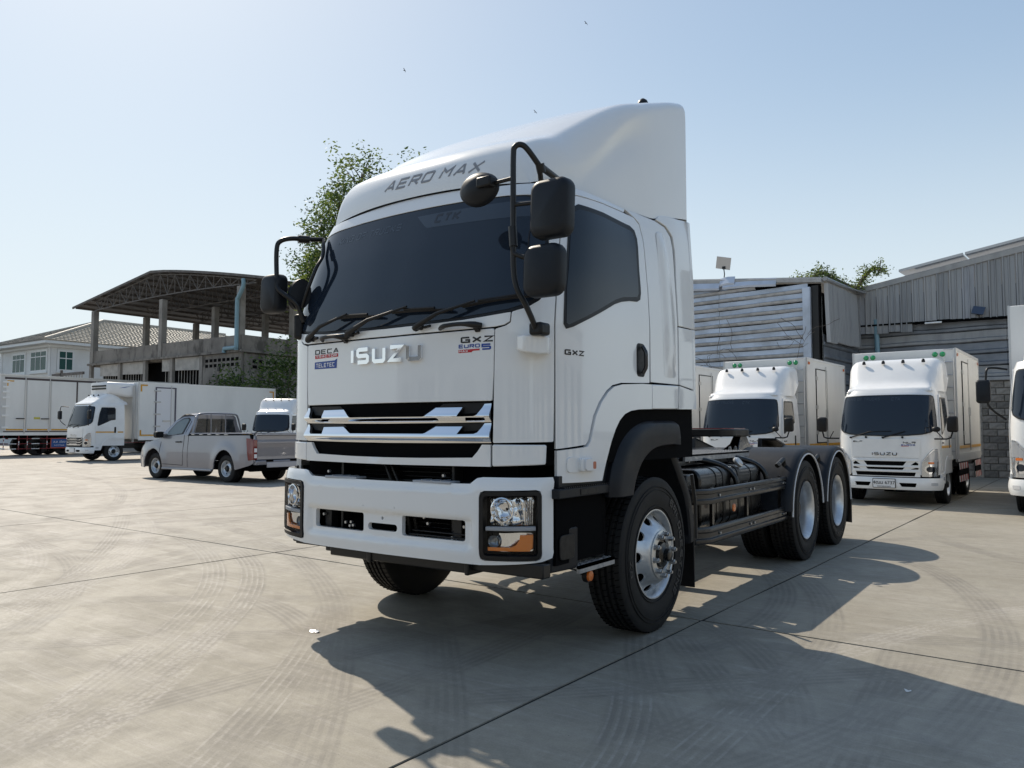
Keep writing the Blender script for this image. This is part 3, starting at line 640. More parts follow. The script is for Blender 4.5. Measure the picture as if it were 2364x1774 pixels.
for sg in both:
    mb = MB(); mb.box(sg*.72, sg*1.12, -1.2, -.62, .60, .98) if sg > 0 else mb.box(-1.12, -.72, -1.2, -.62, .60, .98)
    mb.build('step_well', DARK, truck)
    x0, x1 = sorted((sg*.95, sg*1.165))
    mb = MB(); mb.box(x0, x1, -1.235, -.60, .975, 1.03); mb.build('upper_step', PLAST2, truck, bevel=.006)
    mb = MB()
    for k in range(24): mb.box(x0+.02, x1-.004, -1.17+k*.023, -1.158+k*.023, 1.03, 1.038)
    mb.build('step_teeth', PLAST2, truck)
    mb = MB(); mb.box(*sorted((sg*1.165, sg*1.169)), -1.0, -.80, .985, 1.02); mb.build('step_plate', PLAST, truck, bevel=.002)
    # lower tool box with hatch
    mb = MB(); mb.loft([[(sg*.85, -1.25, z), (sg*1.10, -1.225, z), (sg*1.13, -.97, z), (sg*.85, -.97, z)] for z in (.56, .80)]); mb.build('lower_box', PLAST2, truck, bevel=.01)
    mb = MB().prism(roundpoly([(-1.17, .625), (-1.01, .625), (-1.01, .765), (-1.17, .765)], .035), lambda u, v, d: (sg*(1.122+.004*(u+1.2)*2+d), u, v), .008); mb.build('hatch', PLAST, truck, bevel=.003)
    mb = MB(); mb.loft([[(sg*.75, -.97, z), (sg*.98, -.97, z), (sg*1.06, -.72, z), (sg*1.12, -.66, z), (sg*1.12, -.64, z), (sg*.75, -.64, z)] for z in (.58, .86)]); mb.build('step_side_panel', PLAST2, truck, bevel=.008)
    mb = MB(); mb.box(*sorted((sg*.86, sg*1.15)), -.99, -.56, .555, .572); mb.box(*sorted((sg*1.13, sg*1.15)), -.99, -.56, .53, .572)
    mb.build('tread_step', ALU, truck)
    mb = MB()
    for i in range(8):
        for j in range(12):
            x = sg*(.88+.034*i); y = -.97+.035*j+(.016 if i % 2 else 0); M = Matrix.Translation((x, y, .573)) @ Matrix.Rotation(.7 if (i+j) % 2 else -.7, 4, 'Z'); mb.boxm(M, .022, .007, .006)
    mb.build('tread_pattern', ALU, truck)
    mb = MB().tube([(sg*.5, -1.2, .58), (sg*1.0, -1.1, .575), (sg*1.06, -.9, .55), (sg*1.06, -.8, .50)], .018, 8); mb.build('stay_tube', SATINB, truck, smooth=50)
    MB().lathe([(sg*0, .0001), (sg*0, .04), (sg*.02, .042), (sg*.03, .038), (sg*.03, .0001)], (sg*1.07, -.79, .485), 'x', 20).build('lamp_base', PLAST, truck, smooth=40)
    MB().lathe([(sg*0, .033), (sg*.012, .03), (sg*.016, .0001)], (sg*1.10, -.79, .485), 'x', 20).build('round_reflector', ORANGE, truck, smooth=60)
    # black inner arch panel and flared fender
    def mpf(u, v, o=0., sg=sg): return (sg*(1.135+o), u, v)
    P1 = [(-1.19, 1.03), (-.60, 1.01), (-.56, .96), (-.38, .945), (-.33, 1.06), (-.24, 1.17), (-.1, 1.235), (.05, 1.25), (.27, 1.255), (.27, 1.50), (-.3, 1.505), (-.5, 1.49), (-.63, 1.43), (-.72, 1.33), (-.83, 1.10), (-1.19, 1.10)]
    patch('inner_arch_panel', P1 if sg > 0 else list(reversed(P1)), mpf, PLAST2, truck, thick=.03, bevel=.004, cu=.3, cv=.3)
    outer = cr([(-.655, .945), (-.645, 1.05), (-.585, 1.18), (-.48, 1.30), (-.34, 1.38), (-.18, 1.422), (.05, 1.432), (.30, 1.43), (.36, 1.39), (.365, 1.255)], 4)
    inner = cr([(-.385, .945), (-.365, 1.0), (-.325, 1.07), (-.26, 1.14), (-.17, 1.195), (-.07, 1.228), (.05, 1.245), (.16, 1.250), (.25, 1.254), (.285, 1.255)], 4)
    rr = []
    for o_, i_ in zip(outer, inner):
        m = lambda t: (o_[0]*(1-t)+i_[0]*t, o_[1]*(1-t)+i_[1]*t)
        ring = [(1.13, *m(0)), (1.165, *m(0.0)), (1.205, *m(.14)), (1.215, *m(.3)), (1.213, *m(.6)), (1.205, *m(.95)), (1.18, *m(1)), (.80, i_[0]+(.0), i_[1]+.02)]
        rr.append([(sg*a, b, c_) for a, b, c_ in ring])
    mb = MB().loft(rr, True, True); mb.build('fender_flare', PLAST2, truck, smooth=38, bevel=.004)
    # rear half of the front mudguard with its flap
    mg = cr([(.02, 1.235), (.3, 1.20), (.42, 1.10), (.50, 1.0), (.58, .90), (.64, .78), (.68, .62), (.69, .50)], 4)
    mb = MB().loft([[(sg*.80, y, z), (sg*1.12, y, z), (sg*1.135, y+.012, z+.01), (sg*1.14, y+.06, z+.02), (sg*1.13, y+.075, z+.03), (sg*.80, y+.05, z+.03)] for y, z in mg], True, True)
    mb.build('mudguard', PLAST2, truck, smooth=40)
    mb = MB().box(*sorted((sg*.86, sg*1.14)), .735, .75, .17, .72); mb.build('mud_flap', PLAST, truck, bevel=.003)
    mb = MB().tube([(sg*1.12, .76, 1.02), (sg*1.13, .80, .8), (sg*1.13, .80, .53)], .014, 6); mb.build('flap_bracket', SATINB, truck)
# --- wheels
def tyre_prof(w, R, rimr, grooves=4):
    p = []; h = w/2
    p += [(-h*.72, rimr), (-h*.86, rimr+.012), (-h*.99, rimr+(R-rimr)*.30), (-h, rimr+(R-rimr)*.48), (-h*.97, rimr+(R-rimr)*.66), (-h*.955, rimr+(R-rimr)*.70), (-h*.95, rimr+(R-rimr)*.73), (-h*.93, rimr+(R-rimr)*.86), (-h*.885, R-.014), (-h*.84, R-.005)]
    xs = [-.80+1.6*k/(grooves+1) for k in range(1, grooves+1)]
    for g in xs:
        p += [(h*g-.011, R-.003*abs(g)), (h*g-.008, R-.016), (h*g+.008, R-.016), (h*g+.011, R-.003*abs(g))]
    q = [(-a, b) for a, b in reversed(p[:10])]
    return p+q
def make_wheel(kind, name, xo, R, w, rimr, parent, sg, y, z, nuts=10, n=96, letters=False):
    """xo: where the tyre's outer sidewall stands; the wheel's centre plane is w/2 inboard"""
    W = bpy.data.objects.new(name, None); COL.objects.link(W); W.parent = parent; W.location = (sg*(xo-w/2), y, z); W.empty_display_size = .2
    W.scale = (1, 1, 1)
    t = MB().lathe([(sg*a, b) for a, b in tyre_prof(w, R, rimr)], (0, 0, 0), 'x', n)
    ty = t.build('tyre', RUBBER, W, smooth=28)
    # tread sipes as short raised notches
    s = MB(); h = w/2
    rings_ = [(-.45, .05), (0, .05), (.45, .05), (-.72, .04), (.72, .04)]
    for (g, ln) in rings_:
        for k in range(0, 72):
            a = 2*PI*k/72+g; M = Matrix.Rotation(a, 4, 'X') @ Matrix.Translation((sg*h*g, 0, R-.001)) @ Matrix.Rotation(.25, 4, 'Z'); s.boxm(M, ln*.8, .004, .004)
    if kind != 'small': x_ = s.build('tread_sipe', DARK, W); x_['kind'] = 'stuff'
    if kind != 'small':
        s = MB()
        for rr_, hh in ((rimr+(R-rimr)*.60, .962), (rimr+(R-rimr)*.13, .90), (rimr+(R-rimr)*.70, .955)):
            s.lathe([(sg*(h*hh+.0075*q_), rr_+.005*(q2)) for q_, q2 in ((0, -1), (1, -.5), (1, .5), (0, 1))], (0, 0, 0), 'x', n)
        s.build('sidewall_ring', RUBBER, W, smooth=40)
    return W
def arc_text(text, parent, x, r, a0, da, hgt, mat_, sg, wd=.8):
    for i, ch in enumerate(text):
        a = a0-da*i
        if ch == ' ': continue
        # tangent placing
        def mp(u, v, o, a=a):
            rr = r+v; ang = a-(u)/r
            return (sg*(x+o), rr*math.cos(ang)*1.0, rr*math.sin(ang))
        lettering(ch, mp, hgt, mat_, parent, cw=wd, sw=.24, depth=.003, name='tyre_lettering')
def front_wheel(sg):
    W = make_wheel('steer', 'front_wheel', 1.178, .522, .275, .292, truck, sg, 0, .520)
    fx = .1375-.025    # flange plane
    prof_ = [(-.11, .29), (-.10, .285), (fx-.01, .287), (fx+.006, .297), (fx+.012, .300), (fx+.012, .292), (fx+.0, .279), (fx-.03, .272), (fx-.05, .268), (fx-.045, .262), (fx-.028, .25), (fx+.0, .222), (fx+.032, .195), (fx+.058, .17)]
    MB().lathe([(sg*a, b) for a, b in prof_[:10]], (0, 0, 0), 'x', 72).build('rim', STEEL, W, smooth=40)
    # disc with ten hand holes: one sector with its hole, repeated
    dp = [(.268, fx-.052), (.25, fx-.030), (.222, fx+.0), (.195, fx+.030), (.175, fx+.050), (.155, fx+.056)]
    dpf = [(b, a) for b, a in sorted(dp)]
    def dx(r): return lerp_table(sorted([(r_, x_) for r_, x_ in dp]), r)
    bm = bmesh.new(); sec = 2*PI/10; hole = [(.235+.024*math.cos(t), .40*sec/2*math.sin(t)*1.0) for t in [2*PI*k/12 for k in range(12)]]
    N = 16
    # ring between hole outline and sector border, radial mapping
    bord = []
    for k in range(48):
        t = 2*PI*k/48; c, s_ = math.cos(t), math.sin(t); m = max(abs(c), abs(s_)); bord.append(((.2115+.0565*c/m), sec/2*s_/m))
    hol = [(.232+.0235*math.cos(2*PI*k/48), sec*.235*math.sin(2*PI*k/48)) for k in range(48)]
    mb = MB()
    for q in range(10):
        a0 = q*sec; vs = []; 
        for j in range(5):
            t = j/4
            for (r1, p1), (r2, p2) in zip(hol, bord):
                r = r1*(1-t)+r2*t; p = (p1*(1-t)+p2*t)+a0; vs.append((sg*dx(r), r*math.cos(p), r*math.sin(p)))
        for (r1, p1) in hol: vs.append((sg*(dx(r1)-.012), r1*math.cos(p1+a0), r1*math.sin(p1+a0)))
        fs = [(j*48+k, j*48+(k+1) % 48, (j+1)*48+(k+1) % 48, (j+1)*48+k) for j in range(4) for k in range(48)]
        fs += [(k, (k+1) % 48, 240+(k+1) % 48, 240+k) for k in range(48)]
        mb.add(vs, fs)
    mb.build('wheel_disc', STEEL, W, smooth=45)
    MB().lathe([(sg*(fx-.09), .01), (sg*(fx-.09), .28)], (0, 0, 0), 'x', 40).build('brake_drum', DARK, W)
    MB().lathe([(sg*(fx+.05), .158), (sg*(fx+.062), .165), (sg*(fx+.066), .160), (sg*(fx+.066), .112), (sg*(fx+.055), .106)], (0, 0, 0), 'x', 60).build('nut_ring', mat('bare_alloy', (.62, .61, .58), .35, .6), W, smooth=40)
    MB().lathe([(sg*(fx+.05), .11), (sg*(fx+.05), .085), (sg*(fx+.075), .08), (sg*(fx+.08), .06), (sg*(fx+.09), .045), (sg*(fx+.12), .042), (sg*(fx+.125), .034), (sg*(fx+.125), .0001)], (0, 0, 0), 'x', 40).build('hub', GLOSSB, W, smooth=35)
    nut = None
    for k in range(10):
        a = 2*PI*k/10+.15; c = (0, .137*math.cos(a), .137*math.sin(a))
        if nut is None:
            nut = MB().lathe([(sg*(fx+.064), .021), (sg*(fx+.072), .021), (sg*(fx+.073), .0165)], (0, 0, 0), 'x', 14).lathe([(sg*(fx+.072), .0165), (sg*(fx+.098), .0165), (sg*(fx+.100), .014), (sg*(fx+.100), .010)], (0, 0, 0), 'x', 6).lathe([(sg*(fx+.10), .010), (sg*(fx+.108), .010), (sg*(fx+.108), .0001)], (0, 0, 0), 'x', 8).build('wheel_nut', BOLT, W)
            nut.location = c
        else:
            d = nut.copy(); COL.objects.link(d); d.location = c
    if sg > 0:
        tl = mat('tyre_lettering', (.03, .03, .031), .5)
        arc_text('BRIDGESTONE', W, .1385, .375, 1.0, .175, .05, tl, sg)
        arc_text('R', W, .1385, .375, 3.4, .14, .042, tl, sg); arc_text('Z', W, .1385, .375, 3.25, .14, .042, tl, sg)
    return W
for sg in both: front_wheel(sg)
def rear_wheel(sg, y):
    W = make_wheel('drive', 'rear_wheel', 1.240, .522, .27, .292, truck, sg, y, .520)
    fx = .135-.022
    MB().lathe([(sg*a, b) for a, b in [(-.16, .30), (-.15, .27), (-.115, .262), (-.11, .225), (-.10, .20), (-.12, .14), (-.10, .12), (-.05, .10), (-.04, .0001)]], (0, 0, 0), 'x', 60).build('wheel_disc', STEEL, W, smooth=40)
    MB().lathe([(sg*a, b) for a, b in [(-.115, .262), (-.05, .258), (.03, .258), (fx-.03, .266), (fx-.012, .278), (fx+.0, .285), (fx+.012, .300), (fx+.002, .300), (fx-.01, .290)]], (0, 0, 0), 'x', 72).build('rim', STEEL, W, smooth=40)
    MB().lathe([(sg*-.03, .10), (sg*.03, .098), (sg*.04, .085), (sg*.04, .0001)], (0, 0, 0), 'x', 30).build('hub', SATINB, W, smooth=35)
    tl = bpy.data.materials.get('tyre_lettering')
    if sg > 0: arc_text('BRIDGESTONE', W, .136, .375, 1.3 if y < 4 else -.7, .16, .045, tl, sg)
    W2 = make_wheel('drive', 'inner_rear_wheel', .925, .522, .27, .292, truck, sg, y, .520)
    MB().lathe([(sg*-.1, .295), (sg*.11, .295)], (0, 0, 0), 'x', 40).build('rim', SATINB, W2, smooth=40)
for sg in both:
    for y in (3.585, 4.955): rear_wheel(sg, y)
# --- chassis
for sg in both:
    mb = MB(); mb.box(*sorted((sg*.39, sg*.43)), .1, 5.75, .78, 1.05); mb.build('chassis_rail', GLOSSB, truck, bevel=.006)
mb = MB()
for y in (.9, 1.8, 2.7, 3.6, 4.3, 4.95, 5.7): mb.box(-.4, .4, y-.05, y+.05, .8, 1.02)
mb.box(-.95, .95, -.06, .06, .40, .54); mb.build('cross_member', GLOSSB, truck, bevel=.006)
for y in (3.585, 4.955):
    MB().lathe([(-.8, .07), (-.3, .08), (-.2, .2), (0, .26), (.2, .2), (.3, .08), (.8, .07)], (0, y, .52), 'x', 20).build('axle', SATINB, truck, smooth=50)
mb = MB(); mb.box(-.35, .35, -1.0, .5, .62, 1.1); mb.build('engine', DARK, truck)
mb = MB().tube([(0, .5, .75), (0, 3.4, .62)], .06, 10); mb.build('drive_shaft', SATINB, truck)
# fuel tank on the near side, air tanks on the far side
for sg in both:
    sec_ = [(a, b) for a, b in rrect(.55, 1.02, .53, 1.035, .09, 5)]
    mb = MB().loft([[(sg*a, y, b) for a, b in sec_] for y in (1.18, 2.75)]); tank = mb.build('fuel_tank', GLOSSB, truck, smooth=40, bevel=.02, seg=3)
    for y in (1.55, 1.72, 1.88, 2.1, 2.45):
        sc2 = [((a-.785)*1.02+.785, (b-.78)*1.02+.78) for a, b in sec_]
        wd = .02 if y not in (1.72, 2.1) else .03
        MB().loft([[(sg*a, yy, b) for a, b in sc2] for yy in (y-wd, y+wd)]).build('tank_strap', SATINB if y in (1.72, 2.1) else GLOSSB, tank, smooth=40)
    M = Matrix.Translation((sg*.97, 2.2, 1.05)) @ Matrix.Rotation(sg*.9, 4, 'Y')
    cp = MB().lathe([(0, .05), (.025, .055), (.03, .045), (.04, .04), (.04, .0001)], (0, 0, 0), 'z', 20).build('filler_cap', mat('cap_alloy', (.55, .55, .54), .35, .7), tank, smooth=40); cp.matrix_local = M
    for yy in (1.9, 2.75):
        MB().tube(cr([(sg*.45, yy-.55, 1.09), (sg*.60, yy-.32, 1.10), (sg*.80, yy-.15, 1.09), (sg*.97, yy-.03, 1.03), (sg*1.06, yy, .93), (sg*1.07, yy, .82)], 4), .026, 8).build('guard_stay', GLOSSB, truck, smooth=50)
    # side guards
    for z0, z1 in ((.775, .895), (.465, .60)):
        pts = [(.98, .82), (1.08, .86), (1.15, 1.0), (1.155, 3.08)]
        mb = MB()
        m = (z0+z1)/2; h = z1-z0
        pr = [(0, z0), (.022, z0), (.03, z0+h*.12), (.03, z0+h*.3), (.016, z0+h*.36), (.016, z0+h*.64), (.03, z0+h*.70), (.03, z1-h*.1), (.022, z1), (0, z1)]
        rg = [[(sg*(x+a), y, b) for a, b in pr] for x, y in pts]
        mb.loft(rg, True, True); gd = mb.build('side_guard', GUARD, truck, smooth=30, bevel=.003)
        for y in (1.2, 1.95, 2.05, 2.93, 3.0):
            MB().lathe([(sg*0, .012), (sg*.01, .011), (sg*.012, .0001)], (sg*(1.155+.017), y, m), 'x', 8).build('bolt', BOLT, gd)
    for y in (1.12, 1.95, 2.95): MB().box(*sorted((sg*1.125, sg*1.15)), y-.02, y+.02, .48, .9).build('guard_post', GLOSSB, truck)
    MB().lathe([(0, .034), (sg*.008, .032), (sg*.012, .0001)], (sg*1.14, 1.62, .70), 'x', 20).build('side_reflector', ORANGE, truck, smooth=50)
    mb = MB().box(*sorted((sg*.45, sg*1.0)), .95, 1.1, .62, 1.0); mb.build('battery_box', GLOSSB, truck, bevel=.01)
# exhaust box behind the cab, hoses, coil of lines
mb = MB(); mb.box(-.9, -.2, .7, 1.1, .7, 1.3); mb.build('exhaust_box', SATINB, truck, bevel=.02)
mb = MB()
for k in range(4): mb.tube(cr([(.1+.05*k, .66, 1.7-.1*k), (.1+.05*k, .85, 1.5), (.1+.04*k, 1.2, 1.15), (.15+.03*k, 1.6, 1.09)], 4), .013, 6)
mb.build('air_hose', PLAST, truck, smooth=60)
# walkway of tread plate
mb = MB(); mb.box(.28, .82, 1.35, 3.0, 1.13, 1.145); mb.box(.80, .82, 1.35, 3.0, 1.09, 1.15); walk = mb.build('walkway_plate', ALU, truck)
mb = MB()
for i in range(13):
    for j in range(44):
        M = Matrix.Translation((.31+.04*i, 1.38+.037*j, 1.147)) @ Matrix.Rotation(.75 if (i+j) % 2 else -.75, 4, 'Z'); mb.boxm(M, .028, .008, .012)
mb.build('tread_pattern', ALU, walk)['kind'] = 'stuff'
mb = MB(); mb.box(.28, .78, 1.3, 3.05, 1.05, 1.12); mb.build('walkway_frame', GLOSSB, truck, bevel=.004)
for y in (1.5, 1.85): MB().lathe([(0, .014), (.012, .013), (.014, .0001)], (.785, y, 1.085), 'x', 8).build('bolt', BOLT, truck)
# fifth wheel
mb = MB(); mb.box(-.48, .48, 3.2, 5.0, 1.07, 1.13); mb.build('fifth_wheel_base', GLOSSB, truck, bevel=.006)
pl = roundpoly([(-.50, 3.72), (-.42, 3.55), (.42, 3.55), (.50, 3.72), (.50, 4.2), (.30, 4.62), (.15, 4.70), (.06, 4.3), (-.06, 4.3), (-.15, 4.70), (-.30, 4.62), (-.50, 4.2)], .05)
mb = MB().prism(pl, lambda u, v, d: (u, v-.22, 1.285+d), .085); fw = mb.build('fifth_wheel_plate', SATINB, truck, bevel=.012)
mb = MB().prism([(u*.93, 4.1+(v-4.1)*.93) for u, v in pl], lambda u, v, d: (u, v-.22, 1.3705+d), .008); mb.build('red_grease', GREASE, fw)
mb = MB()
for sg in both: MB().loft([[(sg*.30, 3.60, 1.12), (sg*.50, 3.60, 1.12), (sg*.50, 4.2, 1.12), (sg*.30, 4.2, 1.12)], [(sg*.36, 3.72, 1.20), (sg*.47, 3.72, 1.20), (sg*.47, 4.08, 1.20), (sg*.36, 4.08, 1.20)], [(sg*.38, 3.80, 1.30), (sg*.46, 3.80, 1.30), (sg*.46, 4.0, 1.30), (sg*.38, 4.0, 1.30)]]).build('fifth_wheel_pedestal', GLOSSB, truck, bevel=.008)
for sg in both:
    mb = MB(); mb.loft([[(sg*.40, 4.55, 1.05), (sg*.45, 4.55, 1.05), (sg*.45, 5.7, 1.05), (sg*.40, 5.7, 1.05)], [(sg*.40, 4.60, 1.26), (sg*.45, 4.60, 1.26), (sg*.45, 5.6, 1.06), (sg*.40, 5.6, 1.06)]])
    mb.add([(sg*.40, 4.6, 1.26), (sg*.62, 4.6, 1.26), (sg*.62, 5.4, 1.10), (sg*.40, 5.4, 1.10), (sg*.40, 4.6, 1.23), (sg*.62, 4.6, 1.23), (sg*.62, 5.4, 1.07), (sg*.40, 5.4, 1.07)], [(0, 1, 2, 3), (7, 6, 5, 4), (0, 4, 5, 1), (1, 5, 6, 2), (2, 6, 7, 3), (3, 7, 4, 0)])
    mb.build('guide_ramp', SATINB, truck, bevel=.006)
mb = MB()
for y in (3.45, 3.62, 3.8, 3.98, 4.2): MB().lathe([(0, .02), (.03, .02), (.035, .012), (.05, .012), (.05, .0001)], (.46, y, 1.13), 'z', 6).build('bolt', BOLT, truck)
# rear mudguards, white piped edge
for sg in both:
    for (yc, a0, a1, tail) in ((3.585, 176, 4, 0), (4.955, 176, -2, .42)):
        R = .66; pts = []
        for k in range(25):
            a = math.radians(a0+(a1-a0)*k/24); yy = yc+R*1.0*math.cos(a); zz = .512+R*math.sin(a); pts.append((yy, zz))
        if tail: pts += [(yc+R+.005, .40), (yc+R+.0, .20)]
        else: pts += []
        N = len(pts); rg = []
        for i, (y, z) in enumerate(pts):
            dy = y-yc; dz = z-.512; L = math.hypot(dy, dz) or 1; ny, nz = (dy/L, dz/L) if z > .5 else (1, 0)
            sec_ = [(.62, 0), (1.18, 0), (1.225, -.006), (1.25, -.022), (1.256, -.045), (1.248, -.062), (1.236, -.050), (1.225, -.034), (1.18, -.018), (.62, -.012)]
            rg.append([(sg*a, y+ny*b, z+nz*b) for a, b in sec_])
        MB().loft(rg, True, True).build('rear_mudguard', PLAST2, truck, smooth=50)
        tr = [(sg*1.252, yc+(R-.062)*math.cos(math.radians(a0+(a1-a0)*k/24)), .512+(R-.062)*math.sin(math.radians(a0+(a1-a0)*k/24))) for k in range(25)]
        tr = [(sg*1.252, yc+(R-.062)*-1, .50)]+tr if tail == 0 else tr[:25]
        MB().tube(tr, .009, 6).build('mudguard_piping', WHITEV, truck, smooth=60)
        br = MB().tube([(sg*1.10, yc-.58, 1.0), (sg*1.13, yc-.47, 1.06), (sg*1.13, yc-.43, .98), (sg*1.13, yc-.50, .86)], .025, 8); br.build('mudguard_bracket', SATINB, truck, smooth=50)
        MB().lathe([(-.02, .0001), (-.02, .017), (0, .015), (.002, .0001)], (sg*1.14, yc-.62, 1.02), 'y', 8).build('bolt', BOLT, truck)
# --- mirrors
def mirror_box(name, x0, x1, z0, z1, y0, y1, parent, r=.05, m=PLAST2, taper=.03):
    rg = []
    for k, (t, s_) in enumerate(((0, .80), (.12, .93), (.3, .985), (.8, 1.), (1, .97))):
        y = y0+(y1-y0)*t; cx, cz = (x0+x1)/2, (z0+z1)/2
        rg.append([(cx+(a-cx)*s_+(b-cz)*taper, y, cz+(b-cz)*s_) for a, b in rrect(x0, x1, z0, z1, r, 5)])
    o = MB().loft(rg, True, True).build(name, m, parent, smooth=50, bevel=.006)
    MB().prism(rrect(x0+.02, x1-.02, z0+.02, z1-.02, r*.8, 4), lambda u, v, d: (u+(v-(z0+z1)/2)*taper, y1-.004+d, v), .006).build('mirror_glass', CHROME, o)
    return o
arm = MB().tube(cr([(1.115, -1.385, 1.90), (1.118, -1.43, 1.96), (1.10, -1.47, 2.04), (1.062, -1.495, 2.13), (1.043, -1.50, 2.25), (1.041, -1.50, 2.55), (1.041, -1.50, 2.86), (1.05, -1.495, 2.915), (1.075, -1.47, 2.928), (1.10, -1.44, 2.90), (1.135, -1.36, 2.81)], 6), .016, 10)
arm.tube([(1.135, -1.38, 2.835), (1.135, -1.36, 2.79)], .026, 10).tube([(1.136, -1.36, 2.82), (1.12, -1.12, 2.80), (1.02, -.92, 2.80)], [.02, .018, .016], 8).tube([(1.13, -1.37, 2.80), (1.10, -1.30, 2.68), (1.02, -1.16, 2.70), (.94, -1.10, 2.74)], .015, 8)
arm.tube([(1.041, -1.50, 2.74), (.88, -1.50, 2.735), (.80, -1.50, 2.735)], .012, 8).tube([(1.041, -1.50, 2.59), (1.22, -1.47, 2.585)], .012, 8).tube([(1.043, -1.50, 2.36), (1.035, -1.50, 2.47)], .024, 8).tube([(1.035, -1.505, 2.37), (1.045, -1.505, 2.32), (1.10, -1.49, 2.295), (1.2, -1.48, 2.29)], .014, 8)
arm.build('mirror_arm', SATINB, truck, smooth=55)
MB().boxm(Matrix.Translation((1.12, -1.36, 1.915)), .085, .10, .07).build('mirror_mount', PLAST, truck, bevel=.015)
bk = MB().loft([[S(a, z, o) for a, o in ((.93, 0.), (.95, .11), (1.0, .14), (1.10, .12), (1.15, 0.))] for z in (1.80, 1.83, 1.88)], True, True)
bk = MB().loft([[S(a, 1.775+.03*q_, o*q2) for a, o, q_ in ((.955, 0., 1), (.965, .10, 1), (1.0, .145, .4), (1.06, .13, 0), (1.11, .09, .3), (1.145, 0., .5))] for q2 in (.95,)]+[[S(a, 1.885, o) for a, o in ((.955, 0.), (.965, .10), (1.0, .145), (1.06, .13), (1.11, .09), (1.145, 0.))]], True, True)
bk.build('mirror_bracket', WHITE, truck, smooth=40, bevel=.012, seg=3)
mirror_box('mirror', 1.165, 1.400, 2.375, 2.69, -1.54, -1.44, truck, .055)
mirror_box('mirror', 1.120, 1.355, 2.065, 2.345, -1.54, -1.45, truck, .06)
rg = []
for t, s_ in ((0, .25), (.25, .72), (.6, .95), (1, 1)):
    rg.append([(.79+.135*s_*math.cos(a), -1.54+.07*t, 2.725+.098*s_*math.sin(a)) for a in [2*PI*k/28 for k in range(28)]])
rm = MB().loft(rg, True, True).build('round_mirror', PLAST2, truck, smooth=60); MB().boxm(Matrix.Translation((.87, -1.525, 2.74)), .10, .06, .06).build('mirror_clamp', PLAST, rm, bevel=.01)
# far side mirrors
arm = MB().tube(cr([(-.93, -1.13, 2.755), (-.96, -1.25, 2.735), (-1.0, -1.36, 2.725), (-1.045, -1.42, 2.70), (-1.06, -1.44, 2.64), (-1.055, -1.44, 2.45), (-1.04, -1.44, 2.36), (-.99, -1.42, 2.31), (-.93, -1.38, 2.26), (-.91, -1.35, 2.20), (-.90, -1.32, 2.12)], 6), .017, 10)
arm.tube([(-.955, -1.24, 2.735), (-.99, -1.31, 2.73)], .028, 10)
arm.tube(cr([(-.93, -1.13, 2.76), (-.88, -1.17, 2.70), (-.83, -1.22, 2.60), (-.80, -1.30, 2.50), (-.83, -1.34, 2.36), (-.90, -1.34, 2.22)], 6), .013, 8)
arm.build('mirror_arm', SATINB, truck, smooth=55)
mirror_box('mirror', -1.225, -1.03, 2.19, 2.47, -1.46, -1.36, truck, .05)
rg = [[(-.955+.03*s_*math.cos(a), -1.33+.0+.07*s_*math.cos(a), 2.32+.11*s_*math.sin(a)+.02*math.cos(a)) for a in [2*PI*k/24 for k in range(24)]] for s_ in (.8, 1)]
rg2 = [[(p[0]+.03*t, p[1], p[2]) for p in rg[1]] for t in (0, 1)]
MB().loft(rg2, True, True).build('round_mirror', PLAST2, truck, smooth=50)
MB().boxm(Matrix.Translation((-.96, -1.30, 2.09)) @ Matrix.Rotation(.5, 4, 'Z'), .07, .10, .18).build('mirror_mount', PLAST, truck, bevel=.02)

# ================================================================== GROUND
MARKS = [(-8.61,-8.51,9.703,-2.90,-0.66,3.22,1),(-10.37,-10.45,12.263,-0.67,-2.94,0.83,2),(-7.42,-6.76,7.937,-2.61,-0.45,2.77,1),
(-7.82,-8.08,9.115,-0.35,-2.86,1.52,2),(-9.70,-11.70,13.858,-2.11,-0.10,3.34,0),(-6.03,-6.44,7.497,0.29,-2.41,1.70,0),(-10.59,-10.08,13.209,0.17,-2.42,1.46,1),
(-9.13,-9.68,9.366,-5.06,-1.24,2.56,2),(-7.31,-7.88,7.328,-4.36,-1.17,2.16,0),(-2.59,-4.74,3.842,-1.28,-1.13,0.57,0),(-13.93,-11.82,14.607,-4.39,-0.76,3.37,2),
(-29.83,-36.66,43.711,-5.96,-0.04,2.09,1),(-2.17,0.66,3.825,1.51,1.70,1.17,0),(-3.30,-0.19,5.462,2.04,0.96,1.89,0),(-71.56,-0.83,73.721,2.15,-1.34,0.85,1),
(-0.49,-1.89,2.968,1.88,-0.10,0.79,0),(67.80,-66.39,92.987,1.86,-0.83,0.86,0),(-2.32,-3.10,4.350,1.80,-1.69,0.58,1),(-67.07,-51.38,85.528,1.88,-0.78,0.64,0),
(-4.38,0.43,7.482,2.99,1.72,1.88,0),(-2.09,0.26,4.883,2.68,-0.81,0.70,0),(-81.59,-89.56,117.473,-4.27,-1.11,1.99,2),(-26.28,-21.87,28.952,-16.55,5.39,4.79,0),(5.32,-11.09,12.464,-2.30,-1.23,1.00,0),
(-14., -6., 9.2, -5.2, -3.4, 3.0, 1), (-20., -10., 16.0, -9.0, 1.6, 4.0, 2), (-22., -6., 14.5, -8.4, 2.9, 3.5, 1), (8., 9., 6.5, 4.0, 3.8, 2.2, 0), (-9., 12., 12.2, -8.0, .3, 4., 0), (10., -2., 8., 3.4, 2.5, 2., 2)]
CONC = mat('concrete_slab', (.30, .28, .245), .62, spec=.2)
t = NT(CONC); P = t.pos()
sxyz = t.n('ShaderNodeSeparateXYZ'); t.l(P, sxyz.inputs[0]); X, Y = sxyz.outputs[0], sxyz.outputs[1]
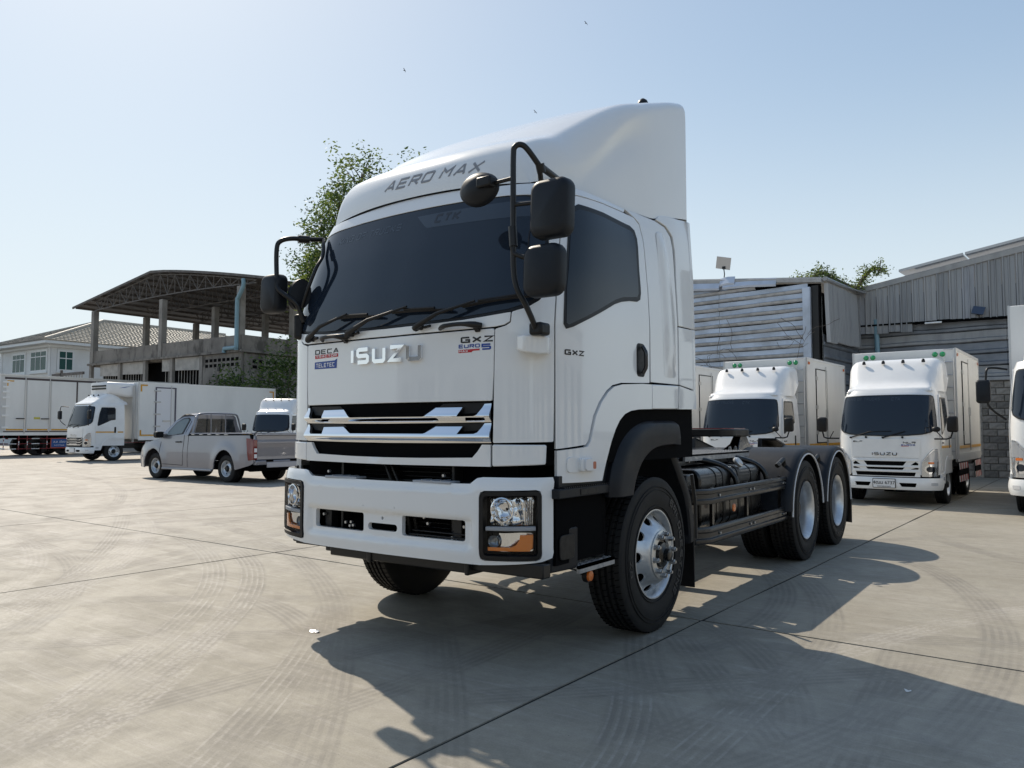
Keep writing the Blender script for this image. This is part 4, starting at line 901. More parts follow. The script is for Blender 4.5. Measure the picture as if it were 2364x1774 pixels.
big = t.noise(.35, 4, .6, P); med = t.noise(1.6, 6, .62, P, .6); fine = t.noise(22, 5, .7, P); grain = t.noise(160, 3, .6, P)
col = t.mix(t.ramp(big, .3, .72), (.30, .275, .22), (.35, .322, .265))
col = t.mix(t.ramp(med, .40, .62, 0, .55), col, (.27, .248, .205))
sx_ = t.mapping(P, (1.6, 12., 1), (0, 0, .42)); sy_ = t.mapping(P, (1.8, 14., 1), (0, 0, -.62))
stk = t.ramp(t.noise(1.1, 6, .7, sx_, .3), .54, .70); stk2 = t.ramp(t.noise(1.1, 6, .7, sy_, .3), .56, .72)
# dust dragged across the slabs in long streaks, in three directions
for rot, sc, a, b, cc, am in ((.30, (.55, 6., 1), .48, .72, (.44, .405, .36), .42), (-.42, (.5, 7., 1), .50, .74, (.44, .41, .365), .36), (.9, (.6, 6.5, 1), .52, .76, (.235, .215, .185), .42), (-.05, (.35, 7.5, 1), .50, .72, (.25, .23, .20), .4), (1.5, (.5, 6., 1), .53, .75, (.42, .39, .345), .3)):
    v = t.mapping(P, sc, (0, 0, rot)); m = t.ramp(t.noise(.75, 7, .66, v, .5), a, b, 0, am)
    far = t.math('MULTIPLY', m, t.ramp(t.noise(.22, 2, .5, t.mapping(P, (1, 1, 1), (0, 0, rot*3))), .38, .6))
    col = t.mix(far, col, cc)
col = t.mix(t.math('MULTIPLY', stk, t.ramp(big, .35, .7, .15, .6)), col, (.47, .43, .39)); col = t.mix(t.math('MULTIPLY', stk2, t.ramp(med, .35, .65, .1, .5)), col, (.45, .41, .37))
# glare on the far concrete put into the colour, paler towards the left
bl = t.ramp(t.math('ADD', X, t.math('MULTIPLY', big, 4.)), 1.5, -9., 0, .35)
col = t.mix(bl, col, (.37, .325, .295))
farm = t.ramp(t.math('SUBTRACT', t.math('MULTIPLY', Y, .6), t.math('MULTIPLY', X, .8)), -1.5, 7., .35, 1.)
for rot, cc, a, am in ((.45, (.55, .52, .475), .585, .5), (-.38, (.54, .51, .47), .60, .5), (1.15, (.17, .157, .14), .60, .42), (.12, (.16, .15, .135), .59, .42), (-.95, (.55, .515, .475), .61, .45), (2.0, (.52, .49, .45), .61, .35)):
    v = t.mapping(P, (.55, 20., 1), (0, 0, rot)); m = t.ramp(t.noise(1.3, 4, .62, v, .25), a, a+.05, 0, am)
    m = t.math('MULTIPLY', m, t.ramp(t.noise(.9, 3, .5, t.mapping(P, (1, 1, 1), (0, 0, rot*2))), .42, .62, .1, 1.)); m = t.math('MULTIPLY', m, farm); col = t.mix(m, col, cc)
# patches
pt = t.noise(.9, 3, .5, P, 1.2); col = t.mix(t.ramp(pt, .66, .72, 0, .3), col, (.19, .18, .165))
wob = t.noise(.5, 1, .5, P)
patch_n = t.noise(2.2, 4, .6, P); lug = t.noise(34, 2, .5, P)
dk = None; lt = None; lugp = t.ramp(t.noise(5., 4, .7, P), .42, .66, .1, 1.)
rm = random.Random(5)
for _ in range(12):
    a_ = rm.uniform(-.9, .5); mx_ = rm.uniform(-9, 4); my_ = rm.uniform(-3.5, 4); r_ = rm.choice((6.2, 9.5, 14., 30.)); MARKS.append((mx_+r_*math.cos(a_)*rm.choice((-1, 1)), my_+r_*math.sin(a_), r_, mx_, my_, rm.uniform(1.2, 3.5), rm.choice((0, 0, 2))))
for (cx, cy, r, mx, my, hl, kind) in MARKS:
    dx_ = t.math('SUBTRACT', X, cx); dy_ = t.math('SUBTRACT', Y, cy)
    d = t.math('SQRT', t.math('ADD', t.math('MULTIPLY', dx_, dx_), t.math('MULTIPLY', dy_, dy_)))
    d = t.math('SUBTRACT', t.math('MULTIPLY_ADD', wob, .05, d), r+.025)
    band = t.ramp(t.math('ABSOLUTE', d), .135, .10)
    ribs = t.ramp(t.math('SINE', t.math('MULTIPLY', d, 2*PI/.048)), -.7, .5, .45, 1.)
    ex = t.math('SUBTRACT', X, mx); ey = t.math('SUBTRACT', Y, my)
    L = t.math('SQRT', t.math('ADD', t.math('MULTIPLY', ex, ex), t.math('MULTIPLY', ey, ey)))
    m = t.math('MULTIPLY', t.math('MULTIPLY', band, ribs), t.ramp(L, hl*2.0, hl*1.1))
    m = t.math('MULTIPLY', m, t.ramp(patch_n, .35, .62, .3, 1.))
    if kind in (0, 1): dk = m if dk is None else t.math('MAXIMUM', dk, m)
    if kind in (1, 2):
        m2 = t.math('MULTIPLY', m, t.ramp(lug, .42, .56, .2, 1.)) if kind == 2 else t.math('MULTIPLY', t.math('MULTIPLY', t.math('MULTIPLY', band, lugp), t.ramp(L, hl*1.2, hl*.5)), t.ramp(t.math('SINE', t.math('MULTIPLY_ADD', d, 2*PI/.048, 2.2)), .3, .9))
        lt = m2 if lt is None else t.math('MAXIMUM', lt, m2)
col = t.mix(t.math('MULTIPLY', dk, .46), col, (.15, .137, .122))
col = t.mix(t.math('MULTIPLY', lt, .34), col, (.54, .50, .455))
col = t.mix(t.ramp(fine, .35, .75, 0, .22), col, (.20, .185, .16))
sp = t.noise(60, 2, .5, P); col = t.mix(t.ramp(sp, .74, .78, 0, .8), col, (.06, .055, .05))
col = t.mix(t.ramp(t.noise(.55, 5, .65, t.mapping(P, (1, 1, 1), (0, 0, .3)), .8), .50, .64, 0, .28), col, (.40, .375, .325)); gr = t.math('MULTIPLY', t.math('MULTIPLY_ADD', t.noise(110, 3, .7, P), .5, .75), t.math('MULTIPLY_ADD', t.noise(9, 6, .75, P), .5, .75))
hs = t.n('ShaderNodeVectorMath', operation='SCALE'); t.l(col, hs.inputs[0]); t.l(gr, hs.inputs['Scale']); t.l(hs.outputs[0], t.b.inputs['Base Color'])
t.l(t.ramp(med, .3, .7, .5, .72), t.b.inputs['Roughness'])
h = t.math('ADD', t.math('MULTIPLY', fine, .5), t.math('MULTIPLY', grain, .3)); t.bump(t.math('ADD', h, t.math('MULTIPLY', dk, .2)), .35, .006)
SOIL = mat('dark_joint_filler', (.018, .017, .015), .8)
FARG = mat('far_ground', (.20, .185, .15), .9); vary(FARG, .08, .35, obj=False)
mb = MB().box(-420, 420, -420, 420, -.5, -.03); ground = mb.build('ground', FARG); struct(ground)
mb = MB().box(-96, 66, -34, 86, -.028, -.007); jf = mb.build('joint_filler', SOIL, ground)
random.seed(3)
for i in range(-15, 13):
    for j in range(-2, 4):
        u0 = 1.30+5.02*i; v0 = .47+20*j; cs = []
        cen = Vector((u0+2.51, v0+10, 0))
        g = .012
        ring = []
        for (a, b, c_, d_) in ((g, g, 5.02-g, g), (5.02-g, g, 5.02-g, 20-g), (5.02-g, 20-g, g, 20-g), (g, 20-g, g, g)):
            n = 10 if (a-c_) else 30
            near = abs(i+.5) < 3 and j in (-1, 0)
            if not near: n = 2
            for k in range(n):
                tt = k/n; jx = random.uniform(-.005, .005) if near else 0; ring.append((a+(c_-a)*tt+jx, b+(d_-b)*tt+jx*.7))
        to = lambda u, v: (1.30+(u+5.02*i)+.034*(v+20*j), .47+(v+20*j)-.036*(u+5.02*i))
        N = len(ring); cx = 2.51; cy = 10
        top = [(*to(u, v), 0.) for u, v in ring]; low = [(x, y, -.01) for x, y, z in top]; bot = [(x, y, -.026) for x, y, z in top]
        mb = MB(); mb.add(top+low+bot, [tuple(range(N))]+[(k, (k+1) % N, N+(k+1) % N, N+k) for k in range(N)]+[(N+k, N+(k+1) % N, 2*N+(k+1) % N, 2*N+k) for k in range(N)])
        mb.build('concrete_slab', CONC, ground)

# ================================================================== WAREHOUSES ON THE RIGHT
CLADB = mat('blue_grey_cladding', (.50, .56, .66), .36, metal=.3); vary(CLADB, 1.2, .2, col=(.38, .42, .48), rough=.15, sc=(1, 1, 1))
CLADG = mat('weathered_grey_cladding', (.36, .365, .37), .5, metal=.25); vary(CLADG, 2.2, .25, col=(.30, .305, .31), rough=.15, sc=(2, 2, .25), lo=.4, hi=.75)
CLADR = mat('rib_edge_cladding', (.43, .43, .43), .45, metal=.2); vary(CLADR, 4, .3, rough=.1)
CLADD = mat('slate_cladding', (.24, .26, .29), .45, metal=.3); vary(CLADD, 2, .25, rough=.1)
CLADS = [CLADG]
for k, c in enumerate(((.37, .38, .40), (.33, .335, .34), (.38, .38, .38), (.30, .305, .31))):
    m = mat('grey_cladding_shade', c, .5, metal=.25); vary(m, 2.2, .25, col=tuple(x*.85 for x in c), rough=.15, sc=(2, 2, .25), lo=.4, hi=.75); CLADS.append(m)
BLOCKM = []
for c in ((.33, .30, .265), (.27, .25, .22), (.38, .35, .31), (.21, .195, .175)):
    m = mat('concrete_block', c, .9); vary(m, 9, .4, rough=.05, bump=.3, bscale=60); BLOCKM.append(m)
PIPEB = mat('light_blue_pipe', (.20, .33, .39), .4)
# left shed: wall faces the yard
wa = thing('shed', 'shed clad in bent blue-grey horizontal metal sheets behind the tractor', 'shed')
W0 = Vector((-2.0, 17.6, 0)); DA = Vector((-.985, .17, 0)).normalized(); NA_ = Vector((-.17, -.985, 0)).normalized()
def wpt(s_, z, o=0.): p = W0+DA*s_+NA_*o; return (p.x, p.y, z)
random.seed(11)
pitch = .258; z = .34; row = 0
while z < 6.7:
    s0_ = max(.3, (z+.20-5.47)/.123)
    segs = [(a_, b_) for a_, b_ in ((max(s0_, .3), 3.1), (max(s0_, 3.11), 5.6), (max(s0_, 5.61), 13.0)) if b_-a_ > .15]
    for (a, b) in segs:
        sag = .10*math.sin(row*.9+a); n = 9; prf = [(0, .0), (.02, .06), (.075, .075), (.10, .01), (.240, .0), (.246, -.03)]
        vs = []; d = random.uniform(-.005, .005)
        for k in range(n+1):
            s_ = a+(b-a)*k/n; w = .004*math.sin(s_*2.1+row*1.7)+.002*math.sin(s_*5.3+row)
            sl = .004*s_+w*1.3
            for (dz, o) in prf: vs.append(wpt(s_, z+dz+sl+d, o+.012*math.sin(s_*3+row*2)))
        m_ = len(prf); mb = MB(); mb.add(vs, [(k*m_+j, (k+1)*m_+j, (k+1)*m_+j+1, k*m_+j+1) for k in range(n) for j in range(m_-1)])
        mb.build('cladding_sheet', CLADB, wa, smooth=25)
        # rib front strip
        vs = []
        for k in range(n+1):
            q = vs; s_ = a+(b-a)*k/n; w = .004*math.sin(s_*2.1+row*1.7)+.002*math.sin(s_*5.3+row); sl = .004*s_+w*1.3
            for (dz, o) in ((-.004, .004), (.018, .064), (.080, .079), (.104, .016)): vs.append(wpt(s_, z+dz+sl+d, o+.004+.012*math.sin(s_*3+row*2)))
        mb = MB(); mb.add(vs, [(k*4+j, (k+1)*4+j, (k+1)*4+j+1, k*4+j+1) for k in range(n) for j in range(3)]); mb.build('sheet_rib', CLADR, wa, smooth=25)
    z += pitch; row += 1
mb = MB(); mb.add([wpt(-.05, 0, -.06), wpt(13, 0, -.06), wpt(13, 6.9, -.06), wpt(-.05, 5.45, -.06)], [(0, 1, 2, 3)]); mb.build('shade_backing', DARK, wa)  # black sheet in place of the shade in the gaps between sheet rows
mb = MB(); mb.loft([[wpt(s_, z_, o) for z_, o in ((5.47+.123*s_, .12), (5.58+.123*s_, .13), (5.61+.123*s_, .05), (5.61+.123*s_, -.1), (5.47+.123*s_, -.1))] for s_ in (-.12, 2, 4.01, 8, 13)]); mb.build('eave_gutter', CLADG, wa, bevel=.01)
mb = MB(); mb.loft([[wpt(a, z_, o) for a, o in ((.20, .12), (.42, .12), (.42, .02), (.20, .02))] for z_ in (0, 5.37)]); mb.build('corner_flashing', CLADB, wa, bevel=.008)
mb = MB(); mb.loft([[wpt(a, z_, o) for a, o in ((.0, .03), (.19, .03), (.19, -.2), (.0, -.2))] for z_ in (0, 5.4)]); mb.build('corner_post', SATINB, wa)
for (s0, s1, z0, tl) in ((3.02, 4.6, 5.62, .1), (1.18, 2.9, 5.50, .25), (2.5, 3.0, 5.72, .02)):
    mb = MB(); mb.loft([[wpt(s_, zz+.10*(s_-s0)-.05*(s_ > s1-.1), o) for zz, o in ((z0, .15), (z0+.06, .17), (z0+.26, .10), (z0+.27, .085), (z0+.05, .13))] for s_ in (s0, (s0+s1)/2, s1)]); mb.build('loose_sheet', CLADB, wa, bevel=.004)
roofm = MB(); roofm.add([wpt(-.06, 5.61, .1), wpt(13.2, 7.2, .1), wpt(13.2, 7.2, -8), wpt(-.06, 5.6, -3.4)]+[wpt(-.06, 5.57, .1), wpt(13.2, 7.15, .1), wpt(13.2, 7.15, -8), wpt(-.06, 5.56, -3.4)], [(0, 1, 2, 3), (7, 6, 5, 4), (0, 4, 5, 1), (1, 5, 6, 2), (2, 6, 7, 3), (3, 7, 4, 0)]); roofm.build('roof', CLADG, wa)
# return wall: hanging upright corrugated sheets, going back to the inner corner
R0 = Vector((-1.93, 17.65, 0)); R1 = Vector((-1.72, 21.2, 0)); RD = (R1-R0).normalized(); RN = Vector((RD.y, -RD.x, 0))
def rpt(s_, z, o=0.): p = R0+RD*s_+RN*o; return (p.x, p.y, z)
L_ = (R1-R0).length; s_ = 0.05; k = 0
while s_ < 3.2:
    b = min(s_+.75, 3.2); vs = []; n = 10
    tz0 = 3.84+.03*s_-random.uniform(0, .06); 
    for q in range(n*2+1):
        u = s_+(b-s_)*q/(n*2); o = .05+(.10 if q % 4 in (1, 2) else 0)
        vs += [rpt(u, 5.46+.02*u, o), rpt(u, tz0, o+.05)]
    mb = MB(); mb.add(vs, [(2*q, 2*q+2, 2*q+3, 2*q+1) for q in range(n*2)]); mb.build('hanging_sheet', CLADG, wa); s_ = b+.01; k += 1
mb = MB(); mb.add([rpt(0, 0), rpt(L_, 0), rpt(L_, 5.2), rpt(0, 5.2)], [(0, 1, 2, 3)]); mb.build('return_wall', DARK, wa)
z = .3
while z < 3.7:
    mb = MB(); mb.loft([[rpt(u, z+a, o) for a, o in ((0, .01), (.03, .05), (.1, .05), (.13, .01), (.33, .01), (.33, .0), (0, .0))] for u in (0.05, L_)]); mb.build('cladding_sheet', CLADD, wa); z += .34
mb = MB(); pts_ = [rpt(u, 5.56+.02*u, .12) for u in (-.1, .5, 1, 1.5, 2, 2.5, 3, 3.5)]
mb.tube(pts_, .065, 8); mb.build('return_gutter', CLADG, wa, smooth=40)
# right warehouse
wc = thing('warehouse', 'grey warehouse with upright weathered sheets above dark horizontal cladding in the far right corner', 'warehouse')
C0 = Vector((-1.75, 21.25, 0)); CD = Vector((1.0, -.055, 0)).normalized(); CN = Vector((-.055, -1, 0)).normalized()
def cpt(s_, z, o=0.): p = C0+CD*s_+CN*o; return (p.x, p.y, z)
def ctop(s_): return 5.62+.162*s_
def cbot(s_): return 4.60-.012*s_
s_ = 0.; k = 0
while s_ < 11:
    w = .33; off = .30
    mb = MB(); b = s_+w
    pr = [(0, 0), (.02, .05), (.05, .05), (.07, 0), (.155, .0), (.17, .04), (.19, .04), (.205, 0), (w-.008, 0)]
    vs = []
    dz = random.uniform(-.02, .02) - (.28 if s_ < 1.4 else 0)
    for a, o in pr: vs += [cpt(s_+a, ctop(s_+a), off+o), cpt(s_+a, cbot(s_+a)+dz, off+o)]
    mb.add(vs, [(2*q, 2*q+2, 2*q+3, 2*q+1) for q in range(len(pr)-1)]); mb.build('upright_sheet', random.choice(CLADS), wc)
    s_ = b; k += 1
mb = MB(); mb.loft([[cpt(a, ctop(a)+z_, o) for z_, o in ((-.05, .36), (.12, .38), (.14, .30), (.14, .0), (-.05, .0))] for a in (0, 3.3, 6.6, 11)]); mb.build('verge_trim', CLADG, wc, bevel=.01)
mb = MB(); mb.add([cpt(0, 5.6, 0), cpt(11, 7.35, 0), cpt(11, 7.9, -14), cpt(0, 5.6, -14)], [(0, 1, 2, 3)]); mb.build('roof', CLADG, wc)
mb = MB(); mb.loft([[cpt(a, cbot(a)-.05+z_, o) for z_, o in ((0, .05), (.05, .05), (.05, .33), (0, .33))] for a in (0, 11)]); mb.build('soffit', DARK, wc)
mb = MB(); mb.add([cpt(0, 0, -.02), cpt(11, 0, -.02), cpt(11, 5.5, -.02), cpt(0, 5.5, -.02)], [(0, 1, 2, 3)]); mb.build('shade_backing', DARK, wc)  # black sheet standing in for the shade behind the cladding
z = 2.85; k = 0
while z < 4.5:
    for a, b in ((0.02, 4.0), (4.01, 11.0)):
        mb = MB(); rg = []
        for q in range(9):
            u = a+(b-a)*q/8; w = .008*math.sin(u*3+k); rg.append([cpt(u, z+dz+w+.004*u, o) for dz, o in ((0, .02), (.03, .09), (.10, .095), (.14, .02), (.33, .02), (.33, 0), (0, 0))])
        mb.loft(rg); mb.build('cladding_sheet', CLADD if k % 3 else CLADG, wc, smooth=25)
    z += .34; k += 1
sp_ = [cpt(4.6, ctop(4.6)+.33, .9), cpt(11, ctop(11)+.36, .9)]
# roof solar array standing proud of the verge
pm = mat('solar_panel_underside', (.5, .5, .5), .4, .3); SOL = mat('solar_cells', (.03, .045, .08), .15, coat=.8)
arr = thing('rooftop_solar_array', 'row of solar panels standing proud of the right warehouse roof edge', 'solar panels')
for k in range(5):
    a = 1.35+1.75*k; mb = MB(); mb.loft([[cpt(u, ctop(u)+.14+.16+z_, o) for z_, o in ((-.03, .45), (.03, .45), (.06, -1.3), (.0, -1.3))] for u in (a, a+1.7)]); o_ = mb.build('solar_panel', SOL, arr, bevel=.004)
    mb = MB(); mb.loft([[cpt(u, ctop(u)+.14+.16+z_, o) for z_, o in ((-.035, .455), (.04, .455), (.04, .47), (-.035, .47))] for u in (a, a+1.7)]); mb.build('panel_frame', pm, o_)
    tag(o_, ['solar panel at the low end of the row on the right warehouse roof', 'second solar panel from the low end of the warehouse roof row', 'middle solar panel of the row on the right warehouse roof', 'fourth solar panel up the row on the warehouse roof', 'solar panel at the high right end of the warehouse roof row'][k], 'solar panel', 'solar panels along the warehouse roof')
# downpipe
dp = MB().tube([cpt(.62, 4.75, .25), cpt(.66, 3.2, .25), cpt(.70, 0, .25)], .075, 10).build('downpipe', PIPEB, None, smooth=50); tag(dp, 'light blue downpipe in the inner corner of the right warehouses', 'pipe')
# concrete block wall under the cladding
bwall = thing('block_wall', 'stained concrete block wall under the right warehouse cladding', 'wall')
mb = MB(); mb.add([cpt(1.5, 0, .10), cpt(11, 0, .10), cpt(11, 2.76, .10), cpt(1.5, 2.76, .10)], [(0, 1, 2, 3)]); mb.build('mortar', mat('grey_mortar', (.20, .19, .175), .95), bwall)
bms = []
for m in BLOCKM:
    for r_ in range(2):
        q = MB().box(-.19, .19, -.03, .03, -.087, .087); o_ = q.build('block', m, bwall, bevel=.012); bms.append(o_)
used = set()
for r in range(14):
    for c in range(14):
        x = 1.9+c*.40+(.2 if r % 2 else 0); zz = .105+r*.195
        b0 = bms[random.randrange(len(bms))]
        if b0.name in used: b0 = b0.copy(); COL.objects.link(b0)
        used.add(b0.name)
        b0.location = cpt(x, zz, .11+random.uniform(-.004, .004)); b0.rotation_euler = (0, 0, math.atan2(CD.y, CD.x))
for k in (3.1, 6.0): 
    mb = MB(); mb.loft([[cpt(a, z_, o) for a, o in ((k, .1), (k+.25, .1), (k+.25, .19), (k, .19))] for z_ in (0, 2.76)]); mb.build('pier', BLOCKM[2], bwall, bevel=.01)
mb = MB(); mb.loft([[cpt(a, z_, o) for z_, o in ((2.76, .05), (2.86, .05), (2.86, .2), (2.76, .2))] for a in (1.5, 11)]); mb.build('ring_beam', CLADG, bwall, bevel=.01)
# solar lamps
def solar_lamp(loc, lab, h, tilt, s=1.):
    L = thing('solar_lamp', lab, 'solar lamp', loc)
    MB().tube([(0, 0, 0), (.02, 0, h*.5), (0, 0, h)], .022*s, 6).build('mast', SATINB, L)
    M = Matrix.Translation((0, -.02, h+.22*s)) @ Matrix.Rotation(tilt, 4, 'X') @ Matrix.Rotation(.25, 4, 'Y')
    MB().boxm(M, .62*s, .03, .52*s).build('panel', pm if tilt > 0 else SOL, L, bevel=.005)
    MB().boxm(Matrix.Translation((0, .03, h+.02)), .1, .08, .08).build('bracket', SATINB, L)
    return L
solar_lamp(wpt(2.93, 5.95, 0), 'small solar lamp panel on a thin mast above the left shed roof', .36, .35, .72)
solar_lamp(cpt(3.38, 4.52, .42), 'small dark solar lamp on a bracket against the upright warehouse sheets', .12, -.5, .5)
# fluorescent tube under the eave
tag(MB().bar(cpt(2.0, 4.50, .42), cpt(2.45, 4.50, .42), .05, .05).build('tube_lamp', WHITE2, None, bevel=.01), 'white tube lamp fixed under the edge of the upright warehouse sheets', 'lamp')

# ================================================================== PLANTS
LEAFS = []
for nm, c in (('leaf_olive', (.105, .135, .045)), ('leaf_mid', (.062, .095, .03)), ('leaf_dark', (.026, .048, .018))):
    m = mat(nm, c, .55, spec=.3); tt = NT(m); oi = tt.n('ShaderNodeNewGeometry')
    r_ = tt.n('ShaderNodeTexWhiteNoise'); tt.l(tt.mapping(tt.pos(), (3, 3, 3)), r_.inputs[0])
    tt.l(tt.mix(tt.ramp(tt.noise(2.5, 3, .6, tt.pos()), .3, .7), c, tuple(x*1.6 for x in c)), tt.b.inputs['Base Color'])
    tb = tt.n('ShaderNodeBsdfTranslucent'); tb.inputs[0].default_value = (c[0]*2.2, c[1]*2.2, c[2]*1.2, 1); mx = tt.n('ShaderNodeMixShader'); mx.inputs[0].default_value = .35
    outn = [n_ for n_ in tt.t.nodes if n_.type == 'OUTPUT_MATERIAL'][0]; tt.l(tt.b.outputs[0], mx.inputs[1]); tt.l(tb.outputs[0], mx.inputs[2]); tt.l(mx.outputs[0], outn.inputs[0]); LEAFS.append(m)
BARK = mat('bark', (.12, .10, .08), .9); vary(BARK, 8, .4)
def leaf_cluster(mb, c, r, n, s):
    for _ in range(n):
        d = Vector((random.gauss(0, 1), random.gauss(0, 1), random.gauss(0, .7))); p = Vector(c)+d*r*.5
        a = Vector((random.gauss(0, 1), random.gauss(0, 1), random.gauss(0, .5))).normalized(); b = a.cross(Vector((random.gauss(0, 1), random.gauss(0, 1), random.gauss(0, 1)))).normalized()
        l = s*random.uniform(.6, 1.3); w = l*.45
        mb.add([p, p+a*l*.5+b*w*.5, p+a*l, p+a*l*.5-b*w*.5], [(0, 1, 2, 3)])
def tree(name, lab, cat, base, targets, trunk_r, leaf_s, nl, cl_r, mats, group=None, bare=.15, sub=4):
    T = thing(name, lab, cat, (0, 0, 0), 0, group); T.location = base; base = Vector(base)
    tb = MB(); crowns = [MB() for _ in mats]
    fork = Vector((0, 0, max(0.5, min(t_[2] for t_ in targets)*.45)))
    tb.tube([(0, 0, -.1), (.05, .03, fork.z*.5), fork], [trunk_r, trunk_r*.8, trunk_r*.6], 8)
    for tg in targets:
        tg = Vector(tg); mid = fork.lerp(tg, .5)+Vector((random.uniform(-.3, .3), random.uniform(-.3, .3), .1*tg.z*random.uniform(-.3, .3)))
        tb.tube(cr([tuple(fork), tuple(mid), tuple(tg)], 4), [trunk_r*.5]*4+[trunk_r*.28]*4+[trunk_r*.08], 5, cap=False)
        for k in range(sub):
            t0 = random.uniform(.45, .95); st = mid.lerp(tg, t0) if t0 > .5 else fork.lerp(mid, t0*2)
            d = (tg-fork).normalized()+Vector((random.uniform(-1, 1), random.uniform(-1, 1), random.uniform(-.4, .8)))*.9
            e = st+d.normalized()*cl_r*random.uniform(1.0, 2.1)
            tb.tube([tuple(st), tuple(st.lerp(e, .5)+Vector((0, 0, .08*cl_r))), tuple(e)], [trunk_r*.10, trunk_r*.06, trunk_r*.02], 4, cap=False)
            if random.random() < bare: continue
            for q in range(3):
                p = st.lerp(e, random.uniform(.55, 1.05))+Vector((random.gauss(0, .25), random.gauss(0, .25), random.gauss(0, .2)))*cl_r
                leaf_cluster(crowns[random.randrange(len(mats))], p, cl_r*random.uniform(.35, .75), nl, leaf_s)
    tb.build('trunk', BARK, T, smooth=60)
    for c_, m in zip(crowns, mats):
        if c_.v: c_.build('crown', m, T)
    return T
random.seed(21)
# the tree behind the cab: spreading, open crown, some bare twigs
tg = []
for (x, z) in ((-5.4, 10.6), (-4.6, 12.2), (-3.8, 13.2), (-2.6, 13.0), (-2.2, 14.2), (-.8, 14.6), (.6, 14.9), (1.8, 14.4), (3.4, 15.0), (4.6, 15.2), (5.8, 14.6), (-4.4, 9.4), (-4.2, 11.2), (-2.6, 11.6), (-1.2, 13.0), (0.4, 13.6), (-3.2, 9.9), (-1.8, 10.4), (0, 12), (2.2, 13), (-2.0, 8.6), (-3.0, 8.0), (-.8, 9.0), (-2.4, 7.2), (-1.2, 6.8)):
    z -= (1.75 if x < 2 else 1.15)*min(1, max(0, (z-9)/4)); tg.append((x*1.0+random.uniform(-.3, .3), random.uniform(-1.6, 1.6)-.5*x*.6, z))
tree('spreading_tree', 'tall open-crowned green tree with bare twigs rising behind the white tractor cab', 'tree', (-27.2, 23.6, 0), tg, .32, .20, 26, 1.0, LEAFS, None, .15, 17)
def shrub(name, lab, cat, base, w, d, h, n, s, group=None, mats=LEAFS):
    T = thing(name, lab, cat, base, 0, group); cr_ = [MB() for _ in mats]; st = MB()
    for k in range(n):
        a = random.uniform(0, 2*PI); r = math.sqrt(random.random()); zz = random.uniform(.05, 1)
        env = math.sin(PI*min(.5, zz*.6+.1)) if zz < .6 else math.sqrt(max(.05, 1-((zz-.6)/.45)**2))
        p = (w*r*math.cos(a)*env, d*r*math.sin(a)*env, h*zz*(.85+.3*random.random()*(.5+.5*math.sin(a*3+k*.01))))
        leaf_cluster(cr_[random.randrange(len(mats))], p, .55, 5, s)
    for k in range(6): st.tube([(random.uniform(-.3, .3), 0, 0), (random.uniform(-w, w)*.6, random.uniform(-d, d)*.6, h*.8)], [.05, .015], 5)
    st.build('stem', BARK, T)
    for c_, m in zip(cr_, mats): c_.build('crown', m, T)
    return T
shrub('shrub', 'dark leafy shrub against the concrete building beside the grey wall', 'shrub', (-37.0, 23.2, 0), 1.8, 1.2, 4.9, 800, .22, None, LEAFS[1:])
shrub('shrub', 'taller dark shrub mass behind the small white truck', 'shrub', (-33.0, 23.6, 0), 2.6, 1.3, 6.0, 900, .22, None, LEAFS[1:])
shrub('shrub', 'dark thicket reaching up to the big tree behind the cab', 'shrub', (-29.0, 24.0, 0), 2.6, 1.3, 7.0, 900, .24, None, LEAFS[1:])
shrub('distant_tree', 'dark tree at the far left edge beside the white house', 'tree', (-100.0, 33, 0), 6.0, 4, 9.6, 1400, .38, None, LEAFS)
# vines over the shed roof
vt = thing('roof_vine', 'clump of green creeper spilling over the roof corner between the two warehouses', 'creeper', (-1.55, 20.8, 5.72)); vm = [MB(), MB()]; sm = MB()
path_ = cr([(-1.8, 0, .50), (-1.5, 0, .42), (-1.25, 0, .62), (-1.0, 0, .60), (-.8, 0, .45), (-.45, 0, .22), (-.1, 0, .05), (.15, 0, .38), (.4, 0, .58), (.65, 0, .52)], 5)
sm.tube(path_, .06, 6)
for i, p in enumerate(path_):
    for q in range(4): leaf_cluster(vm[(i+q) % 2], (p[0]+random.gauss(0, .07), p[1]+random.gauss(0, .25), p[2]+random.gauss(0, .06)), .22, 16, .08)
for k in range(6):
    x = random.choice((.55, -1.75, -1.25)); x -= .0; e = (x+random.uniform(-.1, .1), 0, .6+random.uniform(.0, .3)); sm.tube([(x, 0, .4), e], [.02, .006], 4); leaf_cluster(vm[0], e, .12, 12, .07)
sm.build('stem', BARK, vt); [m_.build('foliage', l_, vt) for m_, l_ in zip(vm, (LEAFS[0], LEAFS[2]))]
for lc, ll in (((-2.6, 17.25), 'dry creeper tendril on the shed sheets near the corner flashing'), ((-5.0, 17.9), 'thin dry creeper tendril climbing the blue-grey shed sheets')):
    tw = MB()
    for q in range(7):
        p = [Vector((0, 0, 0))]; d = Vector((random.uniform(-1, 1), .17*0, random.uniform(-.3, 1)))
        p[0] = Vector((random.uniform(-.5, .5), 0, random.uniform(3.2, 4.0)))
        for k in range(6): d = (d+Vector((random.uniform(-.9, .9), 0, random.uniform(-.8, .8)))*.8); p.append(p[-1]+d.normalized()*.16)
        tw.tube([tuple(x_) for x_ in p], .006, 4)
    o_ = tw.build('dry_creeper', BARK, None); o_.location = (lc[0], lc[1]-.02, 0); tag(o_, ll, 'creeper')
